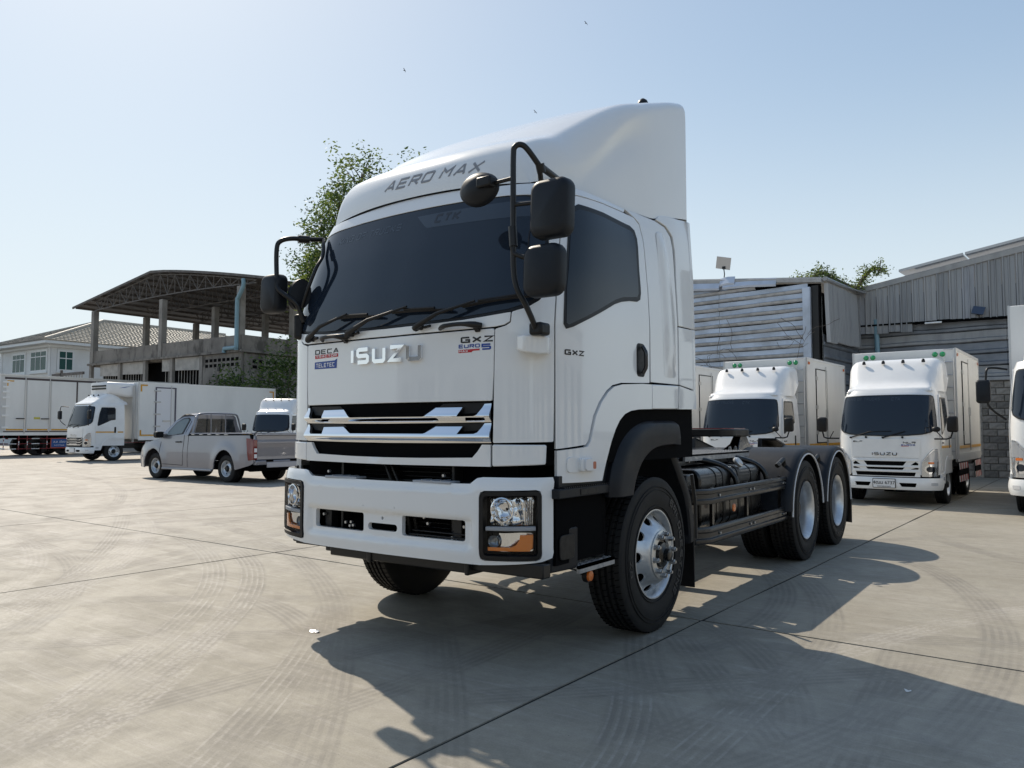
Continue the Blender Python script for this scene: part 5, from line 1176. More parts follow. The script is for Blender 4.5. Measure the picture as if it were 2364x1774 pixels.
# birds in the sky
BIRD = mat('dark_bird', (.02, .02, .02), .7)
for (px_, py_, pz_, lab) in ((-10.1, 18.8, 16.0, 'tiny dark bird flying highest near the top centre of the sky'), (-15.5, 15.1, 14.3, 'tiny bird flying left of the others in the pale sky'), (-11.7, 17.9, 12.8, 'small dark bird flying just above the roof fairing')):
    b = MB(); b.add([(0, -.12, 0), (.02, 0, .02), (0, .13, 0), (-.02, 0, -.02)], [(0, 1, 2, 3)]); b.tube([(0, -.12, 0), (0, -.02, 0), (0, .08, 0), (0, .14, .01)], [.005, .03, .025, .005], 6)
    b.add([(0, -.03, .01), (.14, .0, .08), (.26, .05, .04), (.12, .05, .06), (0, .05, .01)], [(0, 1, 2, 3, 4)]); b.add([(0, -.03, .01), (-.14, .0, .08), (-.26, .05, .02), (-.12, .05, .06), (0, .05, .01)], [(0, 1, 2, 3, 4)])
    b.v = [tuple(c*.42 for c in p) for p in b.v]; o_ = b.build('bird', BIRD, None); o_.location = (px_, py_, pz_); o_.rotation_euler = (.1, .5, random.uniform(0, 3)); tag(o_, lab, 'bird', 'birds in the sky')
# litter
FOIL = mat('crumpled_foil', (.6, .6, .62), .25, .8); PAPER = mat('white_paper', (.75, .75, .72), .7)
def litter(lab, x, y, s, m, cat='litter'):
    b = MB(); n = 9; vs = [(0, 0, .015*s/.05)]+[(s*random.uniform(.6, 1)*math.cos(2*PI*k/n), s*random.uniform(.4, .8)*math.sin(2*PI*k/n), random.uniform(.001, .012)) for k in range(n)]
    b.add(vs, [(0, 1+k, 1+(k+1) % n) for k in range(n)]); o_ = b.build('litter_scrap', m, None); o_.location = (x, y, .001); tag(o_, lab, cat)
litter('crumpled shiny foil wrapper on the concrete left of the cab shadow', -.70, -1.35, .045, FOIL)
litter('small white paper scrap in the shaded concrete at the lower right', 2.75, -.355, .02, PAPER)

# ================================================================== LIGHT TRUCKS
HAZW = mat('hazard_white', (.75, .75, .73), .4); HAZR = mat('hazard_red', (.5, .03, .03), .4)
ALUB = mat('aluminium_trim', (.55, .55, .55), .35, .7); PLATE = mat('plate_white', (.78, .78, .78), .4)
INNER = mat('seat_grey', (.05, .05, .055), .7)
LAMPG = mat('headlamp_silver', (.55, .56, .57), .12, .8, coat=1.)
def small_wheel(parent, x, y, R, w, sg, rim=STEEL, holes=6):
    W = bpy.data.objects.new('wheel', None); COL.objects.link(W); W.parent = parent; W.location = (x, y, R); W.empty_display_size = .1
    MB().lathe([(sg*a, b) for a, b in tyre_prof(w, R, R*.58, 3)], (0, 0, 0), 'x', 48).build('tyre', RUBBER, W, smooth=35)
    h = w/2; r = R*.58
    MB().lathe([(sg*a, b) for a, b in ((-h*.8, r), (h*.2, r*.93), (h*.75, r*.96), (h*.9, r*1.02), (h*.85, r*.96), (h*.35, r*.88), (h*.2, r*.78), (h*.3, r*.66), (h*.55, r*.5), (h*.6, r*.42))], (0, 0, 0), 'x', 40).build('rim', rim, W, smooth=35)
    mb = MB()
    for k in range(holes): a = 2*PI*k/holes; mb.lathe([(sg*(h*.30), r*.10), (sg*(h*.315), r*.09), (sg*(h*.315), .0001)], (0, r*.72*math.cos(a), r*.72*math.sin(a)), 'x', 8)
    mb.build('hand_hole', DARK, W)['kind'] = 'stuff'
    MB().lathe([(sg*a, b) for a, b in ((h*.55, r*.42), (h*.75, r*.3), (h*.95, r*.24), (h*.95, .0001))], (0, 0, 0), 'x', 16).build('hub', SATINB, W, smooth=35)
    return W
def light_truck(label, loc, rz, wide=1., tall=1., lng=1., box=None, fairing='tall', mirrors='elf', chrome=False, plate=None, R=.35, wb=2.47, group='white light trucks parked in the yard', elf=True, ladder=True, boxm=BOXW, tags=True, greens=True, guard=True, stripe=True, name='box_truck', kind='truck', side_far=True):
    T = thing(name, label, kind, (loc[0], loc[1], 0), rz, group)
    F = Surf([(0, 0), (.15, .002), (.3, .008), (.45, .02), (.58, .045), (.68, .085), (.76, .145), (.82, .23), (.85, .35), (.86, .5), (.865, 1.0), (.865, 1.8)],
             [(1.2, 0), (1.35, .03), (1.7, .12), (2.0, .21), (2.1, .28)], [(1.25, 0), (1.6, .025), (2.0, .065), (2.1, .10)], 1.0, .9, 1., (1., 2.), wide, lng, tall)
    fa = lambda off: (lambda u, v, o=0.: F(u, v, off+o)); X = lambda u, v, o=0.: F(u, v, o)
    def Q(nm, o, off=0., m=WHITE2, par=T, **k): return patch(nm, o, fa(off), m, par, cu=k.pop('cu', .09), cv=k.pop('cv', .12), **k)
    rings = []
    for z in (.56, .8, 1.2, 1.4, 1.7, 2.0, 2.06, 2.10):
        u_ = [-2.15+4.3*k/60 for k in range(61)]; rings.append([F(u, z, -.012) for u in u_])
    MB().loft(rings, True, True).build('cab_shell', WHITE2, T, smooth=40)
    fp = Q('front_panel', roundpoly([(-.57, .86), (.57, .86), (.585, 1.2), (-.585, 1.2)], .015), .004, thick=.015, bevel=.003)
    half = [(0, 1.245), (.4, 1.255), (.62, 1.275), (.76, 1.31), (.86, 1.36), (.905, 1.43), (.90, 1.6), (.875, 1.9), (.85, 1.965), (.80, 1.985), (.4, 1.998), (0, 2.0)]
    wsO = half+[(-u, v) for u, v in reversed(half[1:-1])]
    Q('windscreen_seal', wsO, .002, SEAL, thick=.01, cu=.05); W_ = Q('windscreen', [(u*.97, 1.63+(v-1.63)*.955) for u, v in wsO], .006, GLASS, thick=.005, cu=.05)
    if elf:
        lettering('KING OF TRUCKS', lambda u, v, o: F(u, v, .007+o), .055, TINTV, W_, u0=-.72, v0=1.90, width=.62, depth=.001); lettering('CTK', lambda u, v, o: F(u, v, .007+o), .06, TINTV, W_, u0=.1, v0=1.89, width=.16, depth=.001, slant=.3)
    for (a, b, c, d) in (((-.58, 1.215), (-.22, 1.33), (-.3, 1.32), (.12, 1.335)), ((-.02, 1.215), (.35, 1.33), (.2, 1.29), (.72, 1.40))):
        MB().tube([F(*a, .02), F(*b, .03)], [.014, .007], 6).tube([F(*c, .015), F(*d, .015)], .008, 5).tube([F(*a, 0), F(*a, .03)], .018, 8).build('wiper', PLAST, T, smooth=50)
    for u in (-.31, .30): MB().tube([F(u, 1.225, 0), F(u, 1.225, .012)], .02, 10).build('washer_plug', PLAST, T)
    # grille
    gm = CHROME if chrome else WHITE2
    Q('grille_panel', roundpoly([(-.57, .52), (.57, .52), (.57, .85), (-.57, .85)], .01), .004, PLAST if chrome else WHITE2, thick=.015, bevel=.003)
    if not chrome:
        for z0, z1, a, b in ((.72, .80, .36, .30), (.645, .695, .33, .29)):
            Q('grille_slot', roundpoly([(-b, z0), (b, z0), (a, z1), (-a, z1)], .01), .0075, DARK, thick=.002)
            for sg in both:
                q = (lambda P: P) if sg > 0 else mir
                Q('grille_slot', q([(.42, z0+.01), (.54, z0+.01), (.545, z0+.04), (.50, z1-.01)]), .0075, DARK, thick=.002)
        Q('grille_slot', [(-.48, .535), (.48, .535), (.50, .60), (-.50, .60)], .0075, DARK, thick=.002)
        Q('grille_fin', [(-.56, .605), (.56, .605), (.50, .635), (-.50, .635)], .02, WHITE2, thick=.02, bevel=.004)
        for z0 in (.70, .808): Q('grille_fin', [(-.56, z0-.012), (.56, z0-.012), (.54, z0+.014), (.36, z0+.010), (-.36, z0+.010), (-.54, z0+.014)], .022, WHITE2, thick=.02, bevel=.004)
    else:
        for z0 in (.79, .70, .61):
            Q('chrome_grille_bar', [(-.56, z0+.05), (-.5, z0), (-.3, z0), (-.25, z0+.03), (.25, z0+.03), (.3, z0), (.5, z0), (.56, z0+.05), (.56, z0+.01), (.45, z0-.03), (-.45, z0-.03), (-.56, z0+.01)], .02, CHROME, thick=.02)
    lettering('ISUZU', fa(.006), .055 if not chrome else .08, CHROME, fp, cw=.9, sw=.2, u0=-.21, v0=.90, width=.42, depth=.012, name='emblem', widths={'I': 0.})
    if elf:
        lettering('ELF', fa(.006), .026, BLACKV, fp, cw=1.6, sw=.22, u0=-.54, v0=1.135, width=.17)
        lettering('NLR', fa(.006), .034, BLACKV, fp, cw=1.3, sw=.22, u0=.31, v0=1.115, width=.20)
        lettering('EURO5', fa(.006), .026, BLUEV, fp, cw=1.1, sw=.22, u0=.28, v0=1.075, width=.22)
        patch('decal', [(.28, 1.062), (.40, 1.064), (.40, 1.072), (.28, 1.072)], fa(.0055), REDV, fp, thick=0)
    for sg in both:
        q = (lambda P: P) if sg > 0 else mir
        Q('headlamp', q(roundpoly([(.59, .53), (.885, .53), (.905, .80), (.885, 1.03), (.80, 1.02), (.70, .93), (.60, .79)], .02)), .008, LAMPG, thick=.02, bevel=.004, cu=.04)
        Q('headlamp_shade', q(roundpoly([(.62, .80), (.885, .795), (.88, 1.0), (.80, .99), (.71, .91)], .02)), .012, mat('lamp_grey', (.45, .46, .48), .2, .4, coat=1.), thick=.004, cu=.04)
        Q('indicator', q(roundpoly([(.70, .755), (.80, .755), (.80, .79), (.70, .79)], .01)), .014, AMBER if not tags else ORANGE, thick=.005)
        c = F(sg*.73, .66, .014); 
        Q('projector', q([(.73+.065*math.cos(a), .66+.05*math.sin(a)) for a in [2*PI*k/14 for k in range(14)]]), .013, GLASS, thick=.004, cu=.05)
        Q('projector_rim', q([(.73+.095*math.cos(a), .66+.08*math.sin(a)) for a in [2*PI*k/14 for k in range(14)]]), .0105, CHROME, thick=.004, cu=.05)
        # door, window
        dr = Q('door', q(roundpoly([(1.06, .62), (1.22, .60), (1.33, .80), (1.50, .90), (1.72, .93), (1.86, 1.2), (1.86, 1.9), (1.80, 2.0), (1.10, 2.0), (1.03, 1.6), (1.03, 1.2)], .03)), .006, thick=.015, bevel=.004)
        patch('window_seal', q(roundpoly([(1.09, 1.30), (1.13, 1.27), (1.62, 1.48), (1.79, 1.50), (1.80, 1.90), (1.76, 1.955), (1.14, 1.95), (1.09, 1.7)], .03)), fa(.010), SEAL, dr, thick=.006, cu=.1, cv=.1)
        patch('side_window', q(roundpoly([(1.11, 1.33), (1.14, 1.30), (1.61, 1.51), (1.77, 1.53), (1.775, 1.89), (1.74, 1.93), (1.16, 1.925), (1.115, 1.7)], .03)), fa(.013), GLASS2, dr, thick=.006, cu=.1, cv=.1)
        patch('door_handle', q(rrect(1.74, 1.81, 1.02, 1.24, .02)), fa(.012), PLAST, dr, thick=.006)
        if stripe:
            patch('reflective_stripe', q([(1.05, 1.03), (1.735, 1.03), (1.735, 1.075), (1.05, 1.075)]), fa(.0095), YELV, dr, thick=0)
            patch('reflective_stripe', q([(1.88, 1.03), (2.1, 1.03), (2.1, 1.075), (1.88, 1.075)]), fa(-.009), YELV, T, thick=0)
        if elf and sg > 0: lettering('NLR', fa(.008), .03, BLACKV, dr, cw=1.3, sw=.22, u0=1.10, v0=1.11, width=.15)
        # arch
        Q('wheel_arch_panel', q([(.98, .40), (1.25, .40), (1.30, .55), (1.42, .72), (1.58, .80), (2.12, .80), (2.12, .88), (1.55, .885), (1.38, .80), (1.25, .60), (1.20, .57), (1.0, .57)]), .014, thick=.03, bevel=.005)
        Q('arch_lining', q([(1.20, .36), (2.12, .36), (2.12, .84), (1.55, .84), (1.38, .76), (1.25, .58)]), -.26, PLAST, thick=.02)
        patch('marker_lamp', q(rrect(1.06, 1.16, .46, .52, .01)), fa(.026), CLEARM, T, thick=.01)
    # bumper
    B = roundpoly([(-1.0, .29), (1.0, .29), (1.02, .40), (1.01, .505), (-1.01, .505), (-1.02, .40)], .02)
    bh = [roundpoly([(s_*.27, .345), (s_*.49, .345), (s_*.51, .415), (s_*.23, .415)][::s_], .01, 2) for s_ in both]
    bp = patch('front_bumper', B, lambda u, v, o=0.: F(u, v, .045-.02*((v-.4)/.1)**2+o), WHITE2, T, holes=bh, cu=.08, cv=.05, thick=.03, bevel=.006)
    Q('bumper_backing', [(-1.0, .27), (1.0, .27), (1.0, .56), (-1.0, .56)], -.03, DARK, thick=.01)
    for sg in both: Q('fog_lamp', [(sg*.78+a, b) for a, b in rrect(-.055, .055, .375, .425, .01)], .048, CLEARM, thick=.01)
    pl_ = patch('number_plate', rrect(-.19, .17, .325, .475, .008), lambda u, v, o=0.: F(u, v, .062+o), PLATE, T, thick=.006, cu=.2, cv=.2)
    patch('plate_frame', rrect(-.20, .18, .315, .485, .012), lambda u, v, o=0.: F(u, v, .058+o), PLAST, T, thick=.012, cu=.2, cv=.2)
    if plate:
        c = F(-.01, .41, .066); font_text(plate, Matrix.Translation(c) @ Matrix.Rotation(PI/2, 4, 'X'), .085, BLACKV, pl_)
        c = F(-.01, .345, .066); font_text('กรุงเทพมหานคร', Matrix.Translation(c) @ Matrix.Rotation(PI/2, 4, 'X'), .035, BLACKV, pl_)
    # mirrors
    k = wide
    for sg in both:
        if mirrors == 'elf':
            MB().tube([(sg*.80*k, .10, 1.20*tall), (sg*1.0*k, .02, 1.20*tall), (sg*1.06*k, .03, 1.22*tall), (sg*1.09*k, .05, 1.32*tall)], .014, 8).tube([(sg*.95*k, .02, 1.205*tall), (sg*.86*k, -.06, 1.33*tall)], .008, 6).build('mirror_arm', PLAST, T, smooth=60)
            mirror_box('mirror', sg*1.09*k-.085, sg*1.09*k+.085, 1.32*tall, 1.60*tall, .0, .10, T, .04, PLAST, 0)
            if sg > 0: MB().loft([[(sg*.85*k+.07*s_*math.cos(a), -.07+.03*t_, 1.37*tall+.05*s_*math.sin(a)) for a in [2*PI*q_/16 for q_ in range(16)]] for t_, s_ in ((0, .3), (.5, .85), (1, 1))]).build('round_mirror', PLAST, T, smooth=50)
        else:
            MB().tube(cr([(sg*.84*k, .22, 1.98*tall), (sg*1.0*k, .05, 2.0*tall), (sg*1.06*k, .0, 1.94*tall), (sg*1.06*k, -.02, 1.6*tall), (sg*1.02*k, 0, 1.45*tall), (sg*.86*k, .12, 1.30*tall)], 3), .017, 8).build('mirror_arm', SATINB, T, smooth=60)
            mirror_box('mirror', sg*1.10*k-.10, sg*1.10*k+.10, 1.52*tall, 1.84*tall, -.06, .05, T, .045, PLAST2, 0)
    # wind deflector on the cab roof
    zt = 2.09*tall
    if fairing == 'tall':
        pr_ = cr([(.30, 0.0), (.34, .06), (.45, .10), (.58, .18), (.72, .34), (.86, .50), (1.0, .62), (1.2, .655), (1.5, .66)], 3); w0, w1, H_ = .70, .80, 1
    else:
        pr_ = cr([(.22, 0.0), (.28, .05), (.42, .12), (.65, .26), (.85, .38), (1.0, .41), (1.25, .32), (1.6, .10)], 3); w0, w1 = .62, .72
    rg = []
    for (y, h) in pr_:
        w = (w0+(w1-w0)*min(1, h/.6))*wide; r_ = min(.16, max(h, .01)*.8)*1.; row_ = []
        for kk in range(25):
            b = -1+kk/12; ab = abs(b)
            if ab < .6: x = (w-r_)*ab/.6; z = h
            elif ab < .85: t2 = (ab-.6)/.25*PI/2; x = w-r_+r_*math.sin(t2); z = h-r_+r_*math.cos(t2)
            else: x = w+(.03*(ab-.85)/.15); z = (h-r_)*(1-(ab-.85)/.15)
            lift = 0
            if fairing == 'tall' and y > 1.25 and ab > .85: z = max(z, .25*(y-1.2)/.3*1.2)
            row_.append((math.copysign(x, b), (y+.10*(x/.8)**2*max(0, 1-h/.9))*lng, zt-.02+z*tall))
        rg.append(row_)
    MB().loft(rg, closed=False, cap=False).build('wind_deflector', WHITE2, T, smooth=50)
    for j in range(4 if fairing == 'tall' else 3):
        x = (-.52+.347*j if fairing == 'tall' else -.35+.35*j)*wide; yy, hh = (.90, .555) if fairing == 'tall' else (.72, .31)
        MB().lathe([(-.02, .0001), (-.02, .032), (.02, .03), (.045, .016), (.048, .0001)], (x, (yy-.02)*lng, zt+hh*tall), 'z', 12).build('roof_lamp', SATINB, T, smooth=50)
    MB().box(-.55*wide, .55*wide, .5, wb+1.1+.7, .45*tall, .62*tall).build('chassis_frame', SATINB, T)
    mb = MB().box(-.4, .4, .3, 1.6, .3, .9); mb.build('engine', DARK, T)
    hw = .845*wide*.965
    for sg in both:
        small_wheel(T, sg*(hw-.07), 1.1*lng, R, .21, sg); small_wheel(T, sg*(hw+.0-.10), 1.1*lng+wb, R, .21, sg)
        small_wheel(T, sg*(hw-.34), 1.1*lng+wb, R, .21, sg)
    if box:
        (bx, y0, y1, z0, z1) = box
        bb = MB().box(-bx, bx, y0, y1, z0, z1); bo = bb.build('cargo_box', boxm, T, bevel=.012)
        for sg in both:
            for yy in (y0+.02, y1-.02): MB().box(*sorted((sg*(bx-.02), sg*(bx+.012))), yy-.03, yy+.03, z0, z1+.01).build('corner_trim', ALUB, bo)
            MB().box(*sorted((sg*(bx-.02), sg*(bx+.012))), y0+.051, y1-.051, z1-.04, z1+.012).build('top_trim', ALUB if False else WHITE2, bo); MB().box(*sorted((sg*(bx-.02), sg*(bx+.012))), y0+.051, y1-.051, z0-.05, z0+.10).build('bottom_rail', WHITE2, bo)
        if greens:
            for x in (-.68, -.55, .58, .71):
                MB().lathe([(.0, .052), (-.012, .05), (-.03, .03), (-.035, .0001)], (x*bx/.93, y0-.0, z1-.10), 'y', 16).build('green_lamp', GREENL, bo, smooth=60)
        if ladder:
            for x in (bx*.80, bx*.97): MB().tube([(x, y0-.07, z0-.05), (x, y0-.07, z1-.18)], .014, 6).build('ladder_rail', ALUB, bo)
            for j in range(9): MB().tube([(bx*.80, y0-.07, z0+.15+j*.245), (bx*.97, y0-.07, z0+.15+j*.245)], .012, 5).build('ladder_rung', ALUB, bo)
        if tags:   # side door with hinges and lock rods
            sd = MB().box(bx+.001, bx+.014, y0+.68, y0+1.45, z0+.28, z1-.22).build('side_door', boxm, bo, bevel=.004)
            for a, b, c, d in ((y0+.66, y0+.68, z0+.26, z1-.20), (y0+1.45, y0+1.47, z0+.26, z1-.20), (y0+.68, y0+1.45, z1-.22, z1-.20), (y0+.68, y0+1.45, z0+.26, z0+.28)): MB().box(bx+.001, bx+.018, a, b, c, d).build('door_gasket', PLAST2, bo)
            MB().tube([(bx+.03, y0+1.36, z0+.15), (bx+.03, y0+1.36, z1-.12)], .012, 6).build('lock_rod', ALUB, bo)
            for zz in (z0+.5, (z0+z1)/2, z1-.42): MB().box(bx+.01, bx+.03, y0+.63, y0+.74, zz-.04, zz+.04).build('hinge', BOLT, bo)
            MB().box(bx+.01, bx+.05, y0+1.33, y0+1.40, z0+.85, z0+1.02).build('lock_handle', BOLT, bo)
            for a, b, c, d in ((y0+.12, y1-.10, z0+.20, z0+.255), (y0+.12, y0+.22, z1-.14, z1-.08), (y1-.2, y1-.1, z1-.14, z1-.08)): MB().box(bx+.0145, bx+.017, a, b, c, d).build('reflective_stripe', YELV if c < z1-.5 else ORANGE, bo)
        if guard:
            for yy0, yy1 in ((y0+.05, y0+1.15), (y1-.9, y1-.05)):
                g_ = MB().box(bx-.02, bx+.0, yy0, yy1, .36, .72).build('side_guard', DARK, T)
                n_ = 8
                for zz0, zz1 in ((.60, .72), (.36, .48)):
                    for j in range(n_):
                        a = yy0+(yy1-yy0)*j/n_; b = yy0+(yy1-yy0)*(j+1)/n_
                        mb = MB(); mb.add([(bx+.002, a, zz0), (bx+.002, b, zz0), (bx+.002, b-.05, zz1), (bx+.002, a-.05, zz1)], [(0, 1, 2, 3)]); mb.build('hazard_stripe', HAZR if j % 2 else HAZW, g_)
        MB().box(-bx*.95, bx*.95, y0+.1, y1, z0-.14, z0-.051).build('box_subframe', SATINB, T)
    T['label'] = label
    return T
CLEARM = mat('clear_marker2', (.65, .66, .68), .15, .2, coat=1.)
th0 = math.radians(-2.66); o0 = Vector((.80, 10.50, 0))
def row(n): return (o0.x-2.87*n, o0.y+.33*n)
light_truck('small white box truck with number plate 6737 on the right, facing the camera', row(0), th0, box=(.93, 1.72, 4.75, .80, 2.93), plate='4ฒม 6737')
light_truck('small white box truck seen behind the bare chassis of the tractor', row(1), th0, box=(.93, 1.72, 4.75, .80, 2.93))
light_truck('small white box truck mostly hidden behind the tractor cab, only its box edge showing', row(2), th0, box=(.93, 1.72, 4.75, .80, 2.93))
light_truck('white box truck cut off by the right edge of the photo, with arm mounted mirrors', (3.74, 9.35), th0, 1.18, 1.17, 1.1, box=(1.12, 2.15, 7.2, .98, 3.58), R=.40, wb=3.6, fairing='low', mirrors='arm', elf=False)
light_truck('white light truck cab peeping out behind the silver pickup', (-24.2, 16.1), math.radians(28), 1.02, 1.0, 1.0, box=None, elf=False, fairing='tall', wb=2.6)
# refrigerated truck on the left
fr = light_truck('white refrigerated truck with chrome grille and cooling unit over its cab, on the left', (-31.05, 11.35), math.radians(0), 1.17, 1.18, 1.13, box=(1.08, 2.2, 9.55, .93, 3.46), R=.41, wb=4.6, fairing='low', mirrors='arm', chrome=True, elf=False, ladder=False, tags=False, greens=False, name='refrigerated_truck', guard=False)
bx = 1.08; y0, y1, z0, z1 = 2.2, 9.55, .93, 3.46
fd = MB().box(bx+.013, bx+.03, y0+.85, y0+1.63, z0+.32, z1-.24).build('side_door', mat('door_panel_white', (.74, .74, .76), .4), fr, bevel=.004)
for a, b, c, d in ((y0+.80, y0+.85, z0+.27, z1-.19), (y0+1.74, y0+1.80, z0+.27, z1-.19), (y0+.85, y0+1.74, z1-.24, z1-.19), (y0+.85, y0+1.74, z0+.27, z0+.32)): MB().box(bx+.013, bx+.034, a, b, c, d).build('door_gasket', mat('purple_grey_gasket', (.10, .09, .12), .6), fr)
for zz in (1.50, 2.05, 2.6, 3.1): MB().box(bx+.03, bx+.05, y0+.72, y0+1.05, zz-.03, zz+.03).build('hinge', BOLT, fr, bevel=.008)
MB().tube([(bx+.05, y0+1.55, z0+.3), (bx+.05, y0+1.55, z1-.1)], .02, 6).build('lock_rod', ALUB, fr); MB().box(bx+.04, bx+.07, y0+1.15, y0+1.5, 1.72, 1.77).build('lock_handle', BOLT, fr)
for a, b, c, d in ((y0+.10, y0+.42, z1-.16, z1-.10), (y0+.10, y0+.17, z1-.42, z1-.161), (y1-.38, y1-.10, z1-.20, z1-.14), (y1-.17, y1-.10, z1-.48, z1-.201), (y0+.10, y1-.1, z0+.14, z0+.20), (y0+.10, y0+.17, z0+.201, z0+.40)): MB().box(bx+.013, bx+.0155, a, b, c, d).build('reflective_stripe', YELV, fr)
rg = [[(a, y, b) for a, b in rrect(-.82*s_, .82*s_, 2.78+(.12 if y < 1.2 else 0), 3.42, .14, 4)] for y, s_ in ((1.02, .9), (1.10, 1.), (1.9, 1.0), (2.18, 1.))]
ru = MB().loft(rg).build('cooling_unit', WHITE2, fr, smooth=50)
MB().box(-.6, .6, .99, 1.03, 3.10, 3.17).build('unit_grille', PLAST, fr); MB().box(-.6, .6, .99, 1.03, 3.22, 3.29).build('unit_grille', PLAST, fr)
MB().prism([(1.45, 3.16), (1.75, 3.23), (2.0, 3.26), (1.7, 3.19)], lambda u, v, d: (.822+d, u, v), .004).build('unit_stripe', BLUEV, fr)
for dy in (0, .09): MB().tube([(.85+dy, 2.10, .8), (.85+dy, 2.10, 3.3)], .02, 6).build('exhaust_pipe', ALUB, fr)
for j in range(6):
    for zz in (.40, .62):
        mb = MB(); a = y0+.35+.19*j; mb.add([(bx-.02, a, zz), (bx-.02, a+.19, zz), (bx-.02, a+.25, zz+.2), (bx-.02, a+.06, zz+.2)], [(0, 1, 2, 3)]); mb.build('hazard_stripe', HAZR if j % 2 else HAZW, fr)
for (y, z) in ((y0+.5, .30),): MB().lathe([(0, .26), (.03, .27), (.03, .2), (0, .19)], (.9, y+.1, .42), 'x', 24).build('spare_wheel', WHITE2, fr)

# container truck behind it
ct = thing('container_truck', 'long white container body truck with tall side doors and red railings at the far left', 'truck', (-40.0, 11.95, 0))
cb = MB().box(-2.5, 0, 0, 10.3, 1.12, 4.12).build('container_body', mat('container_white', (.60, .60, .59), .45, coat=.2), ct, bevel=.02)
MB().box(-2.5, .03, -.02, 10.3, 4.07, 4.16).build('top_rail', ALUB, ct)
MB().box(-.1, .04, .0, 10.3, 1.05, 1.20).build('bottom_rail', WHITE2, ct)
gk = mat('brown_gasket', (.075, .06, .06), .6)
MB().box(.0, .012, .2, 10.3, 3.90, 4.0).build('door_gasket', gk, ct); MB().box(.0, .012, .2, 10.3, 1.22, 1.27).build('door_gasket', gk, ct)
yy = .25; k = 0
cw = [.95, 1.15, 1.3, 1.05, 1.4, .35, 1.5, 1.3]
for w in cw:
    MB().box(.003, .02, yy+.02, yy+w-.02, 1.28, 3.89).build('side_door', BOXW, ct, bevel=.004)
    MB().box(.0205, .023, yy+.06, yy+w-.1, 1.30, 1.38).build('reflective_stripe', YELV, ct)
    if k not in (2, 4): MB().tube([(.05, yy+w-.05, 1.15), (.05, yy+w-.05, 4.05)], .028, 6).build('lock_rod', ALUB, ct)
    else: MB().box(.0, .03, yy+w-.03, yy+w+.05, 1.27, 3.9).build('door_gasket', gk, ct)
    if k not in (2, 4): MB().box(.05, .08, yy+w-.45, yy+w-.06, 1.88, 1.93).build('lock_handle', PLAST2, ct)
    yy += w+.03; k += 1
for zz in (1.45, 2.05, 2.5, 2.95, 3.25, 3.5, 3.75): MB().box(.02, .05, .1, .42, zz-.05, zz+.05).build('hinge', WHITE2, ct, bevel=.006)
MB().box(.0205, .024, .30, .62, 3.78, 3.84).build('reflective_stripe', YELV, ct); MB().box(.0205, .024, .30, .36, 3.55, 3.779).build('reflective_stripe', YELV, ct)
MB().box(.0205, .024, 1.6, 1.9, 1.88, 1.99).build('yellow_label', mat('yellow_label', (.55, .5, .08), .5), ct)
RRAIL = mat('red_painted_rail', (.22, .02, .03), .45)
mb = MB()
for zz in (.88, .62, .36): mb.box(-.05, -.01, .1, 9.5, zz-.015, zz+.015)
for yv in (.25, .95, 1.35, 2.3, 3.4, 3.55, 4.7, 6, 7.5, 9): mb.box(-.06, -.02, yv-.015, yv+.015, .32, 1.05)
mb.build('red_side_rail', RRAIL, ct)['kind'] = 'stuff'
for yv in (.45, 1.55, 3.9, 5.2):
    for zz in (.88, .62, .36): MB().box(-.009, -.005, yv, yv+.38, zz-.018, zz+.018).build('white_reflector', WHITEV, ct)
for yv in (.25, .95, 1.35, 2.3, 3.55): MB().box(-.018, -.013, yv-.02, yv+.02, .55, .75).build('white_reflector', WHITEV, ct)
MB().tube(cr([(0, .3, .88), (0, -.05, .82), (0, -.15, .62), (0, -.05, .42), (0, .3, .36)], 4), .035, 8).build('white_hoop', WHITE2, ct, smooth=60)
sgn = MB().box(0, .02, 2.5, 3.3, .42, .86).build('blue_sign', mat('sign_blue', (.02, .09, .30), .4), ct); MB().box(-.006, .012, 2.46, 3.34, .38, .90).build('sign_frame', mat('sign_frame_red', (.45, .08, .04), .4), ct)
font_text('ส.ส. เชียง', Matrix.Translation((.022, 2.9, .70)) @ Matrix.Rotation(PI/2, 4, 'Z') @ Matrix.Rotation(PI/2, 4, 'X'), .16, WHITEV, sgn); font_text('0-2-37776646', Matrix.Translation((.022, 2.9, .52)) @ Matrix.Rotation(PI/2, 4, 'Z') @ Matrix.Rotation(PI/2, 4, 'X'), .09, WHITEV, sgn)
MB().box(-2.3, -.2, .3, 10, .85, 1.05).build('chassis_frame', DARK, ct)
for yv in (1.9, 3.25, 8.6): 
    for x_ in (-.3, -2.1): small_wheel(ct, x_, yv, .5, .3, 1 if x_ > -1 else -1, SATINB)
for yv in (1.0, 1.9): MB().box(-.35, -.1, yv, yv+.18, .12, .5).build('mud_flap', DARK, ct)
MB().box(-2.35, -.1, -1.9, -.4, .6, 3.0).build('cab', WHITE2, ct, bevel=.1)
small_wheel(ct, -.3, -1.0, .5, .3, 1, STEEL)

# ================================================================== PICKUP
pk = thing('pickup_truck', 'silver single cab pickup parked with its tailgate towards the white tractor', 'pickup', (-18.05, 6.98, 0), math.radians(1.5))
